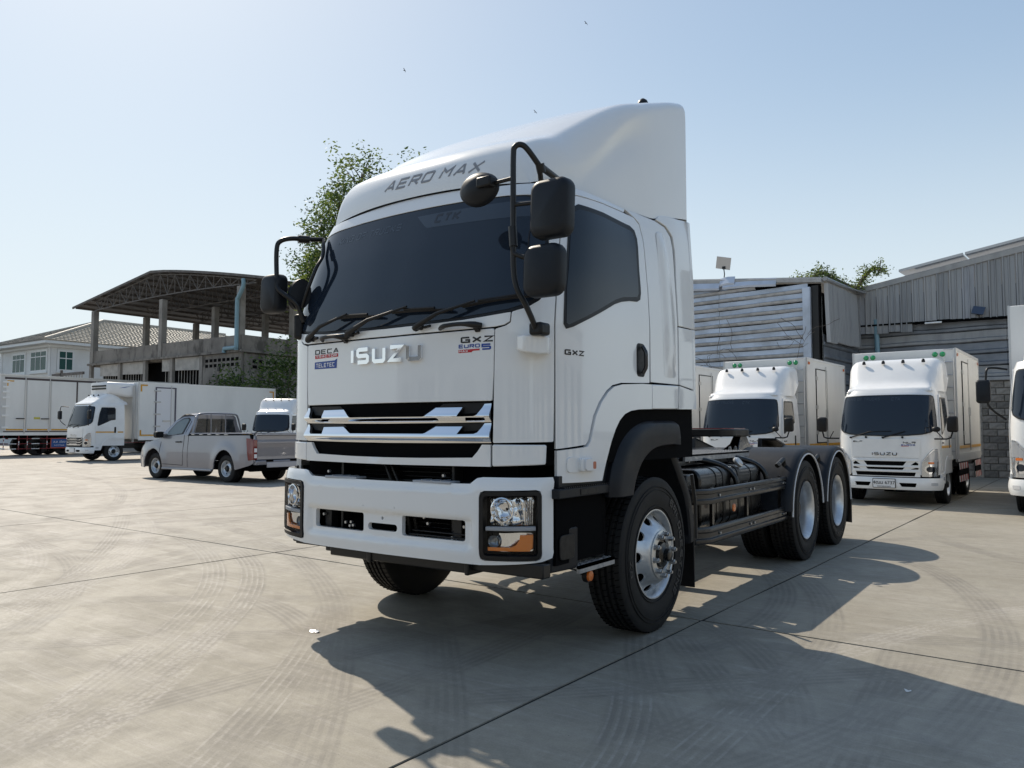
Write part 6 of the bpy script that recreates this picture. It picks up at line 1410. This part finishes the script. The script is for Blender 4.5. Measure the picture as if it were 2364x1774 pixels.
# local: x along the car (0 = nose, rear = +), y: near side at 0, far side at +1.74, z up
Wd = 1.76
def pside(sgn):
    def f(u, v, o=0.):
        t = .035*max(0, v-.75)/.35+.22*max(0, v-1.12)/.55 + .02*max(0, (.55-v))/.3 + .10*math.exp(-((u-.0)/.22)**2)+.05*math.exp(-((u-5.02)/.15)**2)
        fl = 0
        for cx in (.83, 3.98):
            d = math.hypot(u-cx, (v-.38)*1.0); fl += .035*math.exp(-((d-.45)/.12)**2)*(1 if v < 1.0 else 0)
        y = t-fl-o
        return (u, y if sgn < 0 else Wd-y, v)
    return f
def arch(cx, r=.42, n=12, zc=.37): return [(cx-r*math.cos(PI*k/n), zc+r*math.sin(PI*k/n)) for k in range(n+1)]
low = [(.02, .38), (.06, .30)]+[(.83-.43, .30)]+[p for p in arch(.83, .43) if p[1] > .36][0:]+[(1.28, .30), (3.52, .32)]+[p for p in arch(3.98, .43) if p[1] > .36]+[(4.44, .34), (4.9, .45), (5.06, .52), (5.08, 1.0), (5.05, 1.11), (2.32, 1.09), (1.15, 1.03), (.75, .98), (.35, .90), (.08, .76), (.0, .6)]
cabO = [(1.12, 1.02), (2.32, 1.09), (2.36, 1.12), (2.34, 1.58), (2.27, 1.65), (2.0, 1.69), (1.75, 1.665), (1.48, 1.52), (1.30, 1.30), (1.13, 1.12)]
for sg_ in (-1, 1):
    q = (lambda P: P)
    sd = patch('body_side', low, pside(sg_), SILVER, pk, cu=.08, cv=.06, thick=.03, bevel=.006, smooth=45)
    cs = patch('cab_side', cabO, pside(sg_), SILVER, pk, cu=.1, cv=.08, thick=.03, bevel=.01, smooth=45)
    patch('window_seal', roundpoly([(1.30, 1.07), (2.12, 1.13), (2.15, 1.55), (2.02, 1.60), (1.78, 1.575), (1.56, 1.46)], .03), (lambda u, v, o=0., f=pside(sg_): f(u, v, .004+o)), SEAL, pk, thick=.004, cu=.2, cv=.2)
    patch('side_window', roundpoly([(1.36, 1.095), (2.05, 1.15), (2.09, 1.53), (2.0, 1.57), (1.80, 1.55), (1.60, 1.45)], .03), (lambda u, v, o=0., f=pside(sg_): f(u, v, .008+o)), mat('car_glass', (.10, .13, .13), .05, coat=.5), pk, thick=.004, cu=.2, cv=.2)
    for (P_x) in ([(1.13, .42), (1.14, .95)], [(2.16, .40), (2.19, 1.1), (2.22, 1.5)], [(2.38, .36), (2.38, 1.1)], [(1.14, .42), (2.16, .40)]):
        MB().tube([pside(sg_)(a, b, .001) for a, b in cr(P_x, 5)], .006, 4).build('panel_gap', DARK, pk)
    MB().tube([pside(sg_)(1.85, .95, .02), pside(sg_)(2.08, .955, .02)], .016, 6).build('door_handle', PLAST, pk)
    MB().tube([pside(sg_)(x, .30, .02) for x in (1.3, 2.4, 3.5)], .03, 6).build('sill_tube', SILVER, pk, smooth=60)
    ml = MB().loft([[(x_, pside(sg_)(1.2, 1.1)[1]+(-.12 if sg_ < 0 else .12)+(yy_-.12)*1, zz_) for yy_, zz_ in rrect(0, .22, 1.04, 1.2, .05, 3)] for x_ in (1.12, 1.24)]).build('door_mirror', PLAST, pk, smooth=50)
    for cx in (.83, 3.98):
        wq = small_wheel(pk, cx, .16 if sg_ < 0 else Wd-.16, .355, .23, sg_); wq.rotation_euler = (0, 0, PI/2)
        MB().lathe([(0, .02), (0, .43)], (cx, .30 if sg_ < 0 else Wd-.30, .40), 'y', 24, 0, 2*PI).build('arch_liner', DARK, pk)
    for j, xx in enumerate((2.55, 2.9, 3.25, 3.6, 3.95)): MB().box(xx, xx+.12, -.005 if sg_ < 0 else Wd-.03, .03 if sg_ < 0 else Wd+.005, 1.115, 1.135).build('rope_hook', ALUB, pk)
    MB().tube([(2.42, .06 if sg_ < 0 else Wd-.06, 1.15), (4.95, .06 if sg_ < 0 else Wd-.06, 1.16)], .018, 6).build('bed_rail', SILVER, pk, smooth=60)
    MB().box(2.4, 5.0, .06 if sg_ < 0 else Wd-.09, .09 if sg_ < 0 else Wd-.06, .6, 1.12).build('bed_wall', DARK, pk)
    patch('tail_lamp', roundpoly([(4.90, .58), (5.07, .60), (5.085, 1.03), (4.80, 1.05), (4.82, .95)], .02), (lambda u, v, o=0., f=pside(sg_): f(u, v, .012+o)), RED, pk, thick=.01, cu=.06, cv=.06)
def across(name, P, m, w0=.03, w1=None, crown=.03, parent=pk, n=10):
    rg = []
    for (x, z, ins) in P:
        rg.append([(x, ins+(Wd-2*ins)*k/n, z+crown*(1-(2*k/n-1)**2)) for k in range(n+1)])
    o = MB().loft(rg, closed=False, cap=False).build(name, m, parent, smooth=50); return o
across('bonnet', [(.0, .6, .14), (.03, .75, .10), (.15, .85, .06), (.4, .92, .05), (.8, .99, .05), (1.15, 1.04, .05)], SILVER)
across('windscreen', [(1.15, 1.045, .10), (1.35, 1.30, .17), (1.55, 1.53, .24), (1.72, 1.645, .27)], mat('car_windscreen', (.10, .13, .13), .05, coat=.5), crown=.01)
across('roof', [(1.70, 1.645, .26), (1.85, 1.685, .25), (2.0, 1.70, .25), (2.28, 1.67, .25), (2.35, 1.58, .24)], SILVER, crown=.03)
MB().box(.02, .12, .1, Wd-.1, .3, .75).build('front_bumper', SILVER, pk, bevel=.03)
# rear wall of the cab with see-through window, seats inside
rw = roundpoly([(.16, 1.10), (Wd-.16, 1.10), (Wd-.26, 1.60), (.26, 1.60)], .05)
patch('cab_rear_wall', [(.08, .55), (Wd-.08, .55), (Wd-.10, 1.12), (Wd-.24, 1.62), (Wd-.32, 1.67), (.32, 1.67), (.24, 1.62), (.10, 1.12)], lambda u, v, o=0.: (2.36-.02*(v-1.1)+o, u, v), SILVER, pk, holes=[roundpoly([(.22, 1.16), (Wd-.22, 1.16), (Wd-.33, 1.55), (.33, 1.55)], .05, 2)], cu=.3, cv=.3, thick=.02)
rgm = mat('clear_dark_glass', (.03, .04, .045), .03, alpha=.55, coat=.6)
patch('rear_window', roundpoly([(.20, 1.14), (Wd-.20, 1.14), (Wd-.31, 1.57), (.31, 1.57)], .05), lambda u, v, o=0.: (2.352+o, u, v), rgm, pk, cu=0.5, cv=.5, thick=0)
for yy_ in (.48, 1.28):
    MB().loft([[(2.05+.05*k, yy_-.22*s_, z_), (2.18, yy_-.22*s_, z_), (2.18, yy_+.22*s_, z_), (2.05+.05*k, yy_+.22*s_, z_)] for k, (z_, s_) in enumerate(((.7, 1.), (1.2, 1), (1.32, .75)))]).build('seat', INNER, pk, bevel=.03)
    MB().boxm(Matrix.Translation((2.12, yy_, 1.40)), .09, .26, .16).build('headrest', INNER, pk, bevel=.03)
MB().box(1.15, 1.4, .15, Wd-.15, .95, 1.1).build('dashboard', PLAST, pk)
hb = MB()
hb.tube(cr([(2.46, .10, 1.12), (2.45, .16, 1.35), (2.44, .24, 1.62), (2.44, .36, 1.70), (2.44, .88, 1.715), (2.44, Wd-.36, 1.70), (2.44, Wd-.24, 1.62), (2.45, Wd-.16, 1.35), (2.46, Wd-.10, 1.12)], 4), .026, 8); hb.build('cab_guard', SILVER, pk, smooth=60)
for yy_ in (.66, 1.12): MB().tube([(2.45, yy_, 1.12), (2.44, yy_, 1.70)], .018, 6).build('guard_bar', SILVER, pk, smooth=60)
MB().tube([(2.45, .1, 1.13), (2.45, Wd-.1, 1.13)], .022, 6).build('guard_bar', SILVER, pk, smooth=60)
MB().box(2.38, 5.0, .09, Wd-.09, .56, .60).build('bed_floor', DARK, pk)
tgp = lambda u, v, o=0.: (5.06+.018*math.exp(-((v-.95)/.05)**2)-.012*min(1, max(0, (v-.55)/.1))+o, u, v)
tgate = patch('tailgate', roundpoly([(.14, .60), (Wd-.14, .60), (Wd-.14, 1.11), (.14, 1.11)], .03), tgp, SILVER, pk, cu=.2, cv=.03, thick=.04, bevel=.01)
MB().box(5.02, 5.10, .12, Wd-.12, 1.115, 1.14).build('tailgate_cap', SILVER, pk, bevel=.008)
for yy_ in (.02, Wd-.14):
    MB().box(5.04, 5.10, yy_, yy_+.12, .60, 1.02).build('tail_lamp', RED, pk, bevel=.015); MB().box(5.095, 5.105, yy_+.02, yy_+.10, .76, .84).build('reverse_lamp', WHITEV, pk); MB().box(5.095, 5.105, yy_+.02, yy_+.10, .64, .72).build('reverse_lamp', WHITEV, pk)
MB().box(5.0, 5.14, .08, Wd-.08, .47, .585).build('rear_bumper', SILVER, pk, bevel=.02); MB().box(5.13, 5.16, .4, Wd-.4, .40, .53).build('bumper_step', mat('silver_step', (.45, .46, .5), .35, .3), pk, bevel=.01)
for yy_ in (.38, Wd-.62): MB().box(5.12, 5.145, yy_, yy_+.22, .545, .59).build('bumper_recess', DARK, pk)
zmap = lambda z: z if z < .6 else (.6+(z-.6)*1.2 if z < 1.11 else 1.212+(z-1.11)*.97)
for o_ in [c for c in pk.children if c.type == 'MESH']:
    for v_ in o_.data.vertices: v_.co.z = zmap(v_.co.z)
MB().box(.5, 4.9, .3, Wd-.3, .30, .46).build('underbody', DARK, pk); MB().tube([(3.98, .1, .36), (3.98, Wd-.1, .36)], .05, 8).build('rear_axle', DARK, pk); MB().lathe([(-.12, .02), (-.1, .12), (.1, .12), (.12, .02)], (3.98, Wd/2, .36), 'y', 12).build('differential', DARK, pk)

# ================================================================== CONCRETE BUILDING WITH STEEL ROOF (far left)
OLDC = mat('weathered_concrete', (.20, .185, .165), .9); tt = NT(OLDC); P_o = tt.pos()
c_ = tt.mix(tt.ramp(tt.noise(.45, 6, .65, P_o), .35, .7), (.26, .24, .215), (.16, .145, .13)); st_ = tt.ramp(tt.noise(1.4, 6, .7, tt.mapping(P_o, (1, 1, .35))), .48, .66, 0, .75)
c_ = tt.mix(st_, c_, (.055, .05, .045)); tt.l(c_, tt.b.inputs['Base Color']); tt.bump(tt.noise(14, 4, .6, P_o), .3, .02)
PILM = mat('cast_concrete_post', (.30, .28, .255), .9); vary(PILM, 1.2, .3, bump=.2, bscale=20)
RUST = mat('rusty_steel_truss', (.15, .135, .125), .7); vary(RUST, 3, .4)
ROOFM = mat('dull_roof_sheet', (.22, .215, .215), .6, .2); vary(ROOFM, 1., .35, sc=(1, .3, 1))
SHUT = mat('corrugated_shutter', (.50, .48, .45), .6, .2); vary(SHUT, 1.5, .3)
bl = thing('concrete_building', 'weathered open concrete building with a rusty gabled steel roof on posts', 'building')
k8 = .8; Yb = -4.916+(32+4.916)*k8
bxx = lambda x: 3.455+(x-3.455)*k8
bz = lambda z: 1.363+(z-1.363)*k8
XL, XR = bxx(-72.2), bxx(-48.5); ZP1, ZP0 = bz(8.75), bz(7.55)
def B_(nm, x0, x1, y0, y1, z0, z1, m=OLDC, par=bl, bevel=0): return MB().box(x0, x1, y0, y1, z0, z1).build(nm, m, par, bevel=bevel)
B_('parapet', XL, XR, Yb, Yb+.25, ZP0, ZP1); B_('parapet', XR-.25, XR, Yb+.251, Yb+9, ZP0, ZP1-.002); B_('parapet', XL, XL+.25, Yb+.251, Yb+9, ZP0, ZP1-.002)
B_('ledge', XL-.1, XR+.1, Yb-.15, Yb+.02, ZP0-.12, ZP0+.03); B_('ledge', XR-.01, XR+.15, Yb+.0, Yb+9, ZP0-.121, ZP0+.03)
B_('floor_slab', XL+.01, XR-.26, Yb+.26, Yb+22, ZP0-.2, ZP0+.05)
B_('base_wall', XL, XR, Yb+.05, Yb+.2, 0, bz(4.8)); B_('side_wall', XR-.2, XR-.02, Yb+.21, Yb+9, 0, ZP0-.21); B_('infill_wall', bxx(-53.9), XR-.1, Yb+.03, Yb+.19, bz(4.8)+.001, ZP0-.13)
B_('dark_room', XL+.3, bxx(-54.2), Yb+.9, Yb+1.0, bz(4.8), ZP0-.21, DARK)
for x in (-72, -66.75, -62.5, -58.3, -53.95): B_('wall_post', bxx(x)-.16, bxx(x)+.16, Yb-.02, Yb+.2, 0, ZP0-.125, PILM)
for a, b in ((-70.5, -66.95), (-66.5, -62.7), (-60.0, -58.5), (-58.0, -54.2)):
    x0, x1 = bxx(a), bxx(b); n = int((x1-x0)/.2); mb = MB(); vs = []
    for k in range(n*2+1): x = x0+(x1-x0)*k/(n*2); o = .07*(k % 2); vs += [(x, Yb+.15-o, bz(7.38)), (x, Yb+.17-o, bz(6.35)-.01*k*.3)]
    mb.add(vs, [(2*q, 2*q+2, 2*q+3, 2*q+1) for q in range(n*2)]); mb.build('shutter', SHUT, bl)
    for k in range(int((x1-x0)/.34)): x = x0+.2+k*.34; MB().box(x-.015, x+.015, Yb+.3, Yb+.33, bz(4.8), bz(6.4)).build('window_bar', SHUT, bl)
# pierced block vents
for x0, n in ((-53.5, 8),):
    for i in range(n):
        for j in range(2): x = bxx(x0)+.1+i*.46; z = ZP0-.62-j*.34; B_('vent_hole', x, x+.3, Yb+.015, Yb+.029, z, z+.2, DARK)
for i in range(14):
    for j in range(2): y = Yb+.8+i*.5; z = ZP0-.75-j*.36; B_('vent_hole', XR-.019, XR-.005, y, y+.32, z, z+.2, DARK)
B_('wall_lamp', bxx(-51.6), bxx(-51.6)+.22, Yb-.05, Yb+.03, bz(6.0), bz(6.0)+.35, SATINB)
# posts on the upper floor
eav = bz(12.5)
ys_ = [Yb+.12, Yb+4.2, Yb+8.6, Yb+13.0]
for j, y in enumerate(ys_):
    for x in (-71.7, -60., -48.95):
        xx = bxx(x); B_('roof_post', xx-.2, xx+.2, y-.2, y+.2, ZP0-.1, eav+.1, PILM, bevel=.02)
# gabled roof: sheets seen from below, purlins and trusses
xa, xr_, xb = bxx(-75.5), bxx(-61.5), bxx(-45.4); za, zr_, zb_ = bz(13.3), bz(15.25), bz(12.9); Y0, Y1 = Yb-.15, Yb+21
def roof_z(x): return za+(zr_-za)*(x-xa)/(xr_-xa) if x < xr_ else zr_+(zb_-zr_)*((x-xr_)/(xb-xr_))**1.25
NS = 26
for k in range(NS):
    y = Y0+(Y1-Y0)*k/NS; y2 = Y0+(Y1-Y0)*(k+1)/NS-.015; xs_ = [xa+(xb-xa)*q/12 for q in range(13)]
    for part in (xs_[:7], xs_[6:]):
        rg = [[(x, y, roof_z(x)), (x, y+(y2-y)*.3, roof_z(x)+.03), (x, y+(y2-y)*.5, roof_z(x)+.0), (x, y+(y2-y)*.8, roof_z(x)+.03), (x, y2, roof_z(x)+.0), (x, y2, roof_z(x)-.012), (x, y, roof_z(x)-.012)] for x in part]
        MB().loft(rg).build('roof_sheet', ROOFM, bl)
for k in range(19):
    x = xa+.3+(xb-xa-.6)*k/18; MB().box(x-.035, x+.035, Y0+.1, Y1-.1, roof_z(x)-.17, roof_z(x)-.015).build('purlin', RUST, bl)
for y in (Yb+.1, Yb+4.2, Yb+8.6, Yb+13, Yb+17.4):
    mb = MB(); N = 22; xs_ = [bxx(-71.7)+(bxx(-47.)-bxx(-71.7))*q/N for q in range(N+1)]; zc = eav+.15
    bot = [(x, y, zc+.25*math.sin(PI*q/N)) for q, x in enumerate(xs_)]; top = [(x, y, roof_z(x)-.24) for x in xs_]
    for q in range(N):
        mb.bar(bot[q], bot[q+1], .07); mb.bar(top[q], top[q+1], .07)
        if q: mb.bar(bot[q], top[q], .045)
        mb.bar(bot[q], top[q+1] if q >= N//2 else top[q+1], .045) if q % 2 else mb.bar(top[q], bot[q+1], .045)
    mb.build('roof_truss', RUST, bl)['kind'] = 'stuff'
mb = MB(); mb.bar((xa+.02, Y0, za-.05), (xr_, Y0-.02, zr_-.05), .08, .16); mb.build('verge_board', RUST, bl)
mb = MB(); [mb.bar((x0, Y0-.02, roof_z(x0)-.05), (x1, Y0-.02, roof_z(x1)-.05), .08, .16) for x0, x1 in zip([xr_+(xb-xr_)*q/8 for q in range(8)], [xr_+(xb-xr_)*(q+1)/8 for q in range(8)])]; mb.build('verge_board', RUST, bl)
pp = MB().tube(cr([(bxx(-47.9), Yb-.35, bz(13.0)), (bxx(-47.9), Yb-.35, bz(12.4)), (bxx(-48.6), Yb-.3, bz(11.6)), (bxx(-48.75), Yb-.28, bz(11.2)), (bxx(-48.75), Yb-.28, bz(7.8)), (bxx(-48.75), Yb-.28, bz(7.7))], 3), .13, 8).tube([(bxx(-48.75), Yb-.28, bz(7.72)), (bxx(-50.3), Yb-.28, bz(7.72)), (bxx(-50.35), Yb-.28, bz(7.4))], .13, 8).build('rain_pipe', PIPEB, None, smooth=50)
tag(pp, 'pale blue rain pipe bending down the corner of the concrete building', 'pipe')
# low fence with scrap at the building's left
fn = thing('steel_fence', 'dark steel frame fence between the white house and the concrete building', 'fence')
for k in range(12): MB().box(XL-5.2+.42*k, XL-5.14+.42*k, Yb-.3, Yb-.24, 3.6, ZP0-.7).build('bar', SHUT, fn)
MB().box(XL-5.3, XL-.3, Yb-.35, Yb-.2, ZP0-.75, ZP0-.55).build('rail', RUST, fn); MB().box(XL-5.3, XL-.3, Yb-.32, Yb-.22, 0, 3.6).build('panel', OLDC, fn); MB().box(XL-3.9, XL-3.75, Yb-.35, Yb-.2, 0, ZP0-.3).build('post', RUST, fn)

# ================================================================== WHITE HOUSE
HW = mat('house_white_wall', (.74, .75, .74), .8); vary(HW, .8, .08)
HG = mat('house_green_glass', (.03, .085, .08), .25, spec=.2); HF = mat('house_window_frame', (.72, .74, .74), .5)
TILE = mat('beige_roof_tile', (.50, .46, .39), .55); vary(TILE, 6, .2, col=(.30, .27, .22)); TILEG = mat('grey_roof_tile', (.22, .22, .21), .6); vary(TILEG, 3, .25)
hs = thing('house', 'white two storey house with green glass windows and a pale tiled hip roof', 'house')
hx0, hx1, hy0, hy1, hz = -81.5, -71.0, 28.0, 54.0, 9.05
MB().box(hx0, hx1, hy0, hy1, 0, hz).build('wall', HW, hs)
for a in ((hx0-.02, hy0-.06), (hx1-.45, hy0-.06)): MB().box(a[0], a[0]+.5, hy0-.06, hy0-.002, 0, hz-.05).build('wall_pilaster', HW, hs)
MB().box(hx1+.002, hx1+.06, hy0-.06, hy0+.45, 0, hz-.05).build('wall_pilaster', HW, hs)
ez = 9.05; ov = .95
MB().box(hx0-ov, hx1+ov, hy0-ov, hy1+ov, ez, ez+.28).build('eave', HF, hs, bevel=.03); MB().box(hx0-.3, hx1+.3, hy0-.3, hy1+.3, ez-.25, ez-.001).build('cornice', HF, hs, bevel=.03)
rx = (hx0+hx1)/2; ry0 = hy0+7.2; ry1 = hy1-4.6; rz = 12.35; ex0, ex1, ey0, ey1 = hx0-ov-.05, hx1+ov+.05, hy0-ov-.05, hy1+ov+.05; e0 = ez+.285
def tiles(nm, A, Bp, C_, D_, m, nu, nv):
    # A-B along the eave, D-C along the ridge: wavy courses stepped like tiles
    A, Bp, C_, D_ = map(Vector, (A, Bp, C_, D_)); nrm = (Bp-A).cross(D_-A).normalized(); nrm = nrm if nrm.z > 0 else -nrm; mb = MB()
    for j in range(nv):
        v0, v1 = j/nv, (j+1)/nv+.003; vs = []; a0 = A.lerp(D_, v0); b0 = Bp.lerp(C_, v0); a1 = A.lerp(D_, v1); b1 = Bp.lerp(C_, v1); n = max(2, int(nu*((b0-a0).length/(Bp-A).length)))*2
        for k in range(n+1):
            w = .045 if k % 2 else 0
            vs += [a0.lerp(b0, k/n)+nrm*(w+.07), a1.lerp(b1, k/n)+nrm*w]
        mb.add(vs, [(2*q, 2*q+2, 2*q+3, 2*q+1) for q in range(n)])
        mb.add([a0+nrm*.11, b0+nrm*.11, b0-nrm*.02, a0-nrm*.02], [(0, 1, 2, 3)])
    o = mb.build(nm, m, hs); o['kind'] = 'stuff'; return o
tiles('roof_tiles', (ex1, ey0, e0), (ex1, ey1, e0), (rx, ry1, rz), (rx, ry0, rz), TILE, 75, 17)
tiles('roof_tiles', (ex0, ey0, e0), (ex1, ey0, e0), (rx, ry0, rz), (rx, ry0, rz), TILEG, 36, 17)
mb = MB(); mb.add([(ex0, ey0, e0), (ex0, ey1, e0), (rx, ry1, rz), (rx, ry0, rz), (ex1, ey1, e0)], [(0, 1, 2, 3), (1, 4, 2)]); mb.build('roof', TILEG, hs)
for p, q in (((ex1, ey0, e0), (rx, ry0, rz)), ((rx, ry0, rz), (rx, ry1, rz)), ((ex0, ey0, e0), (rx, ry0, rz))): MB().tube([Vector(p)+Vector((0, 0, .1)), Vector(q)+Vector((0, 0, .1))], .14, 6).build('ridge_tile', TILE, hs, smooth=60)
def hwin(axis, a, b, z0, z1, cols=3, trans=.28):
    f = (lambda u, v, o: (u, hy0-o, v)) if axis == 'x' else (lambda u, v, o: (hx1+o, u, v))
    def bx_(nm, u0, u1, v0, v1, o0, o1, m, par):
        mb = MB(); p = [f(u, v, o) for u in (u0, u1) for o in (o0, o1) for v in (v0, v1)]; mb.add(p, [(0, 1, 3, 2), (4, 6, 7, 5), (0, 4, 5, 1), (2, 3, 7, 6), (0, 2, 6, 4), (1, 5, 7, 3)]); return mb.build(nm, m, par)
    w = bx_('window', a-.16, b+.16, z0-.16, z1+.16, .003, .10, HF, hs); wd = (b-a)/cols; zt = z1-(z1-z0)*trans
    for c in range(cols):
        for v0, v1 in ((z0, zt), (zt, z1)): bx_('pane', a+wd*c+.04, a+wd*(c+1)-.04, v0+.04, v1-.04, .101, .108, HG, w)
    for c in range(1, cols): bx_('frame', a+wd*c-.035, a+wd*c+.035, z0, z1, .10, .13, HF, w)
    bx_('frame', a, b, zt-.04, zt+.04, .10, .131, HF, w); bx_('sill', a-.25, b+.25, z0-.28, z0-.17, .003, .2, HF, w)
hwin('x', -78.6, -76.1, 6.72, 8.42, 3); hwin('x', -74.8, -71.75, 6.75, 8.50, 3); hwin('y', 28.65, 29.85, 6.78, 8.48, 2, .38); hwin('y', 33.0, 34.6, 6.78, 8.48, 2, .38)
hwin('x', -78.6, -76.1, 2.2, 4.2, 3); hwin('x', -74.8, -71.75, 2.2, 4.2, 3)
# thin poles by the house roof

# ================================================================== BUILDINGS ACROSS THE YARD (seen mirrored in the tractor's paint and glass)
def workshop(label, x0, x1, y0, y1, face):
    W = thing('workshop', label, 'workshop'); m1 = mat('workshop_cladding', (.34, .35, .36), .5, .2); m2 = mat('workshop_wall', (.60, .58, .53), .8); m3 = mat('workshop_opening', (.03, .03, .035), .5)
    MB().box(x0, x1, y0, y1, 0, 2.6).build('wall', m2, W); MB().box(x0+.03, x1-.03, y0+.03, y1-.03, 2.601, 6.3).build('cladding', m1, W); MB().box(x0-.6, x1+.6, y0-.6, y1+.6, 6.301, 6.6).build('roof', m1, W, bevel=.05)
    n = 9
    for k in range(n):
        if face == 'x': y = y0+(y1-y0)*(k+.5)/n; MB().box(x0-.02, x0-.001, y-1.4, y+1.4, .02, 4.2).build('doorway', m3, W); MB().box(x0-.25, x0-.03, y+1.9, y+2.2, 0, 6.2).build('column', m2, W)
        else: x = x0+(x1-x0)*(k+.5)/n; MB().box(x-1.4, x+1.4, y1+.001, y1+.02, .02, 4.2).build('doorway', m3, W); MB().box(x+1.9, x+2.2, y1+.03, y1+.25, 0, 6.2).build('column', m2, W)
workshop('long pale workshop mirrored in the side window and door of the tractor', 27, 40, -34, 24, 'x')
workshop('pale workshop mirrored in the front panel of the tractor', -30, 22, -48, -34, 'y')
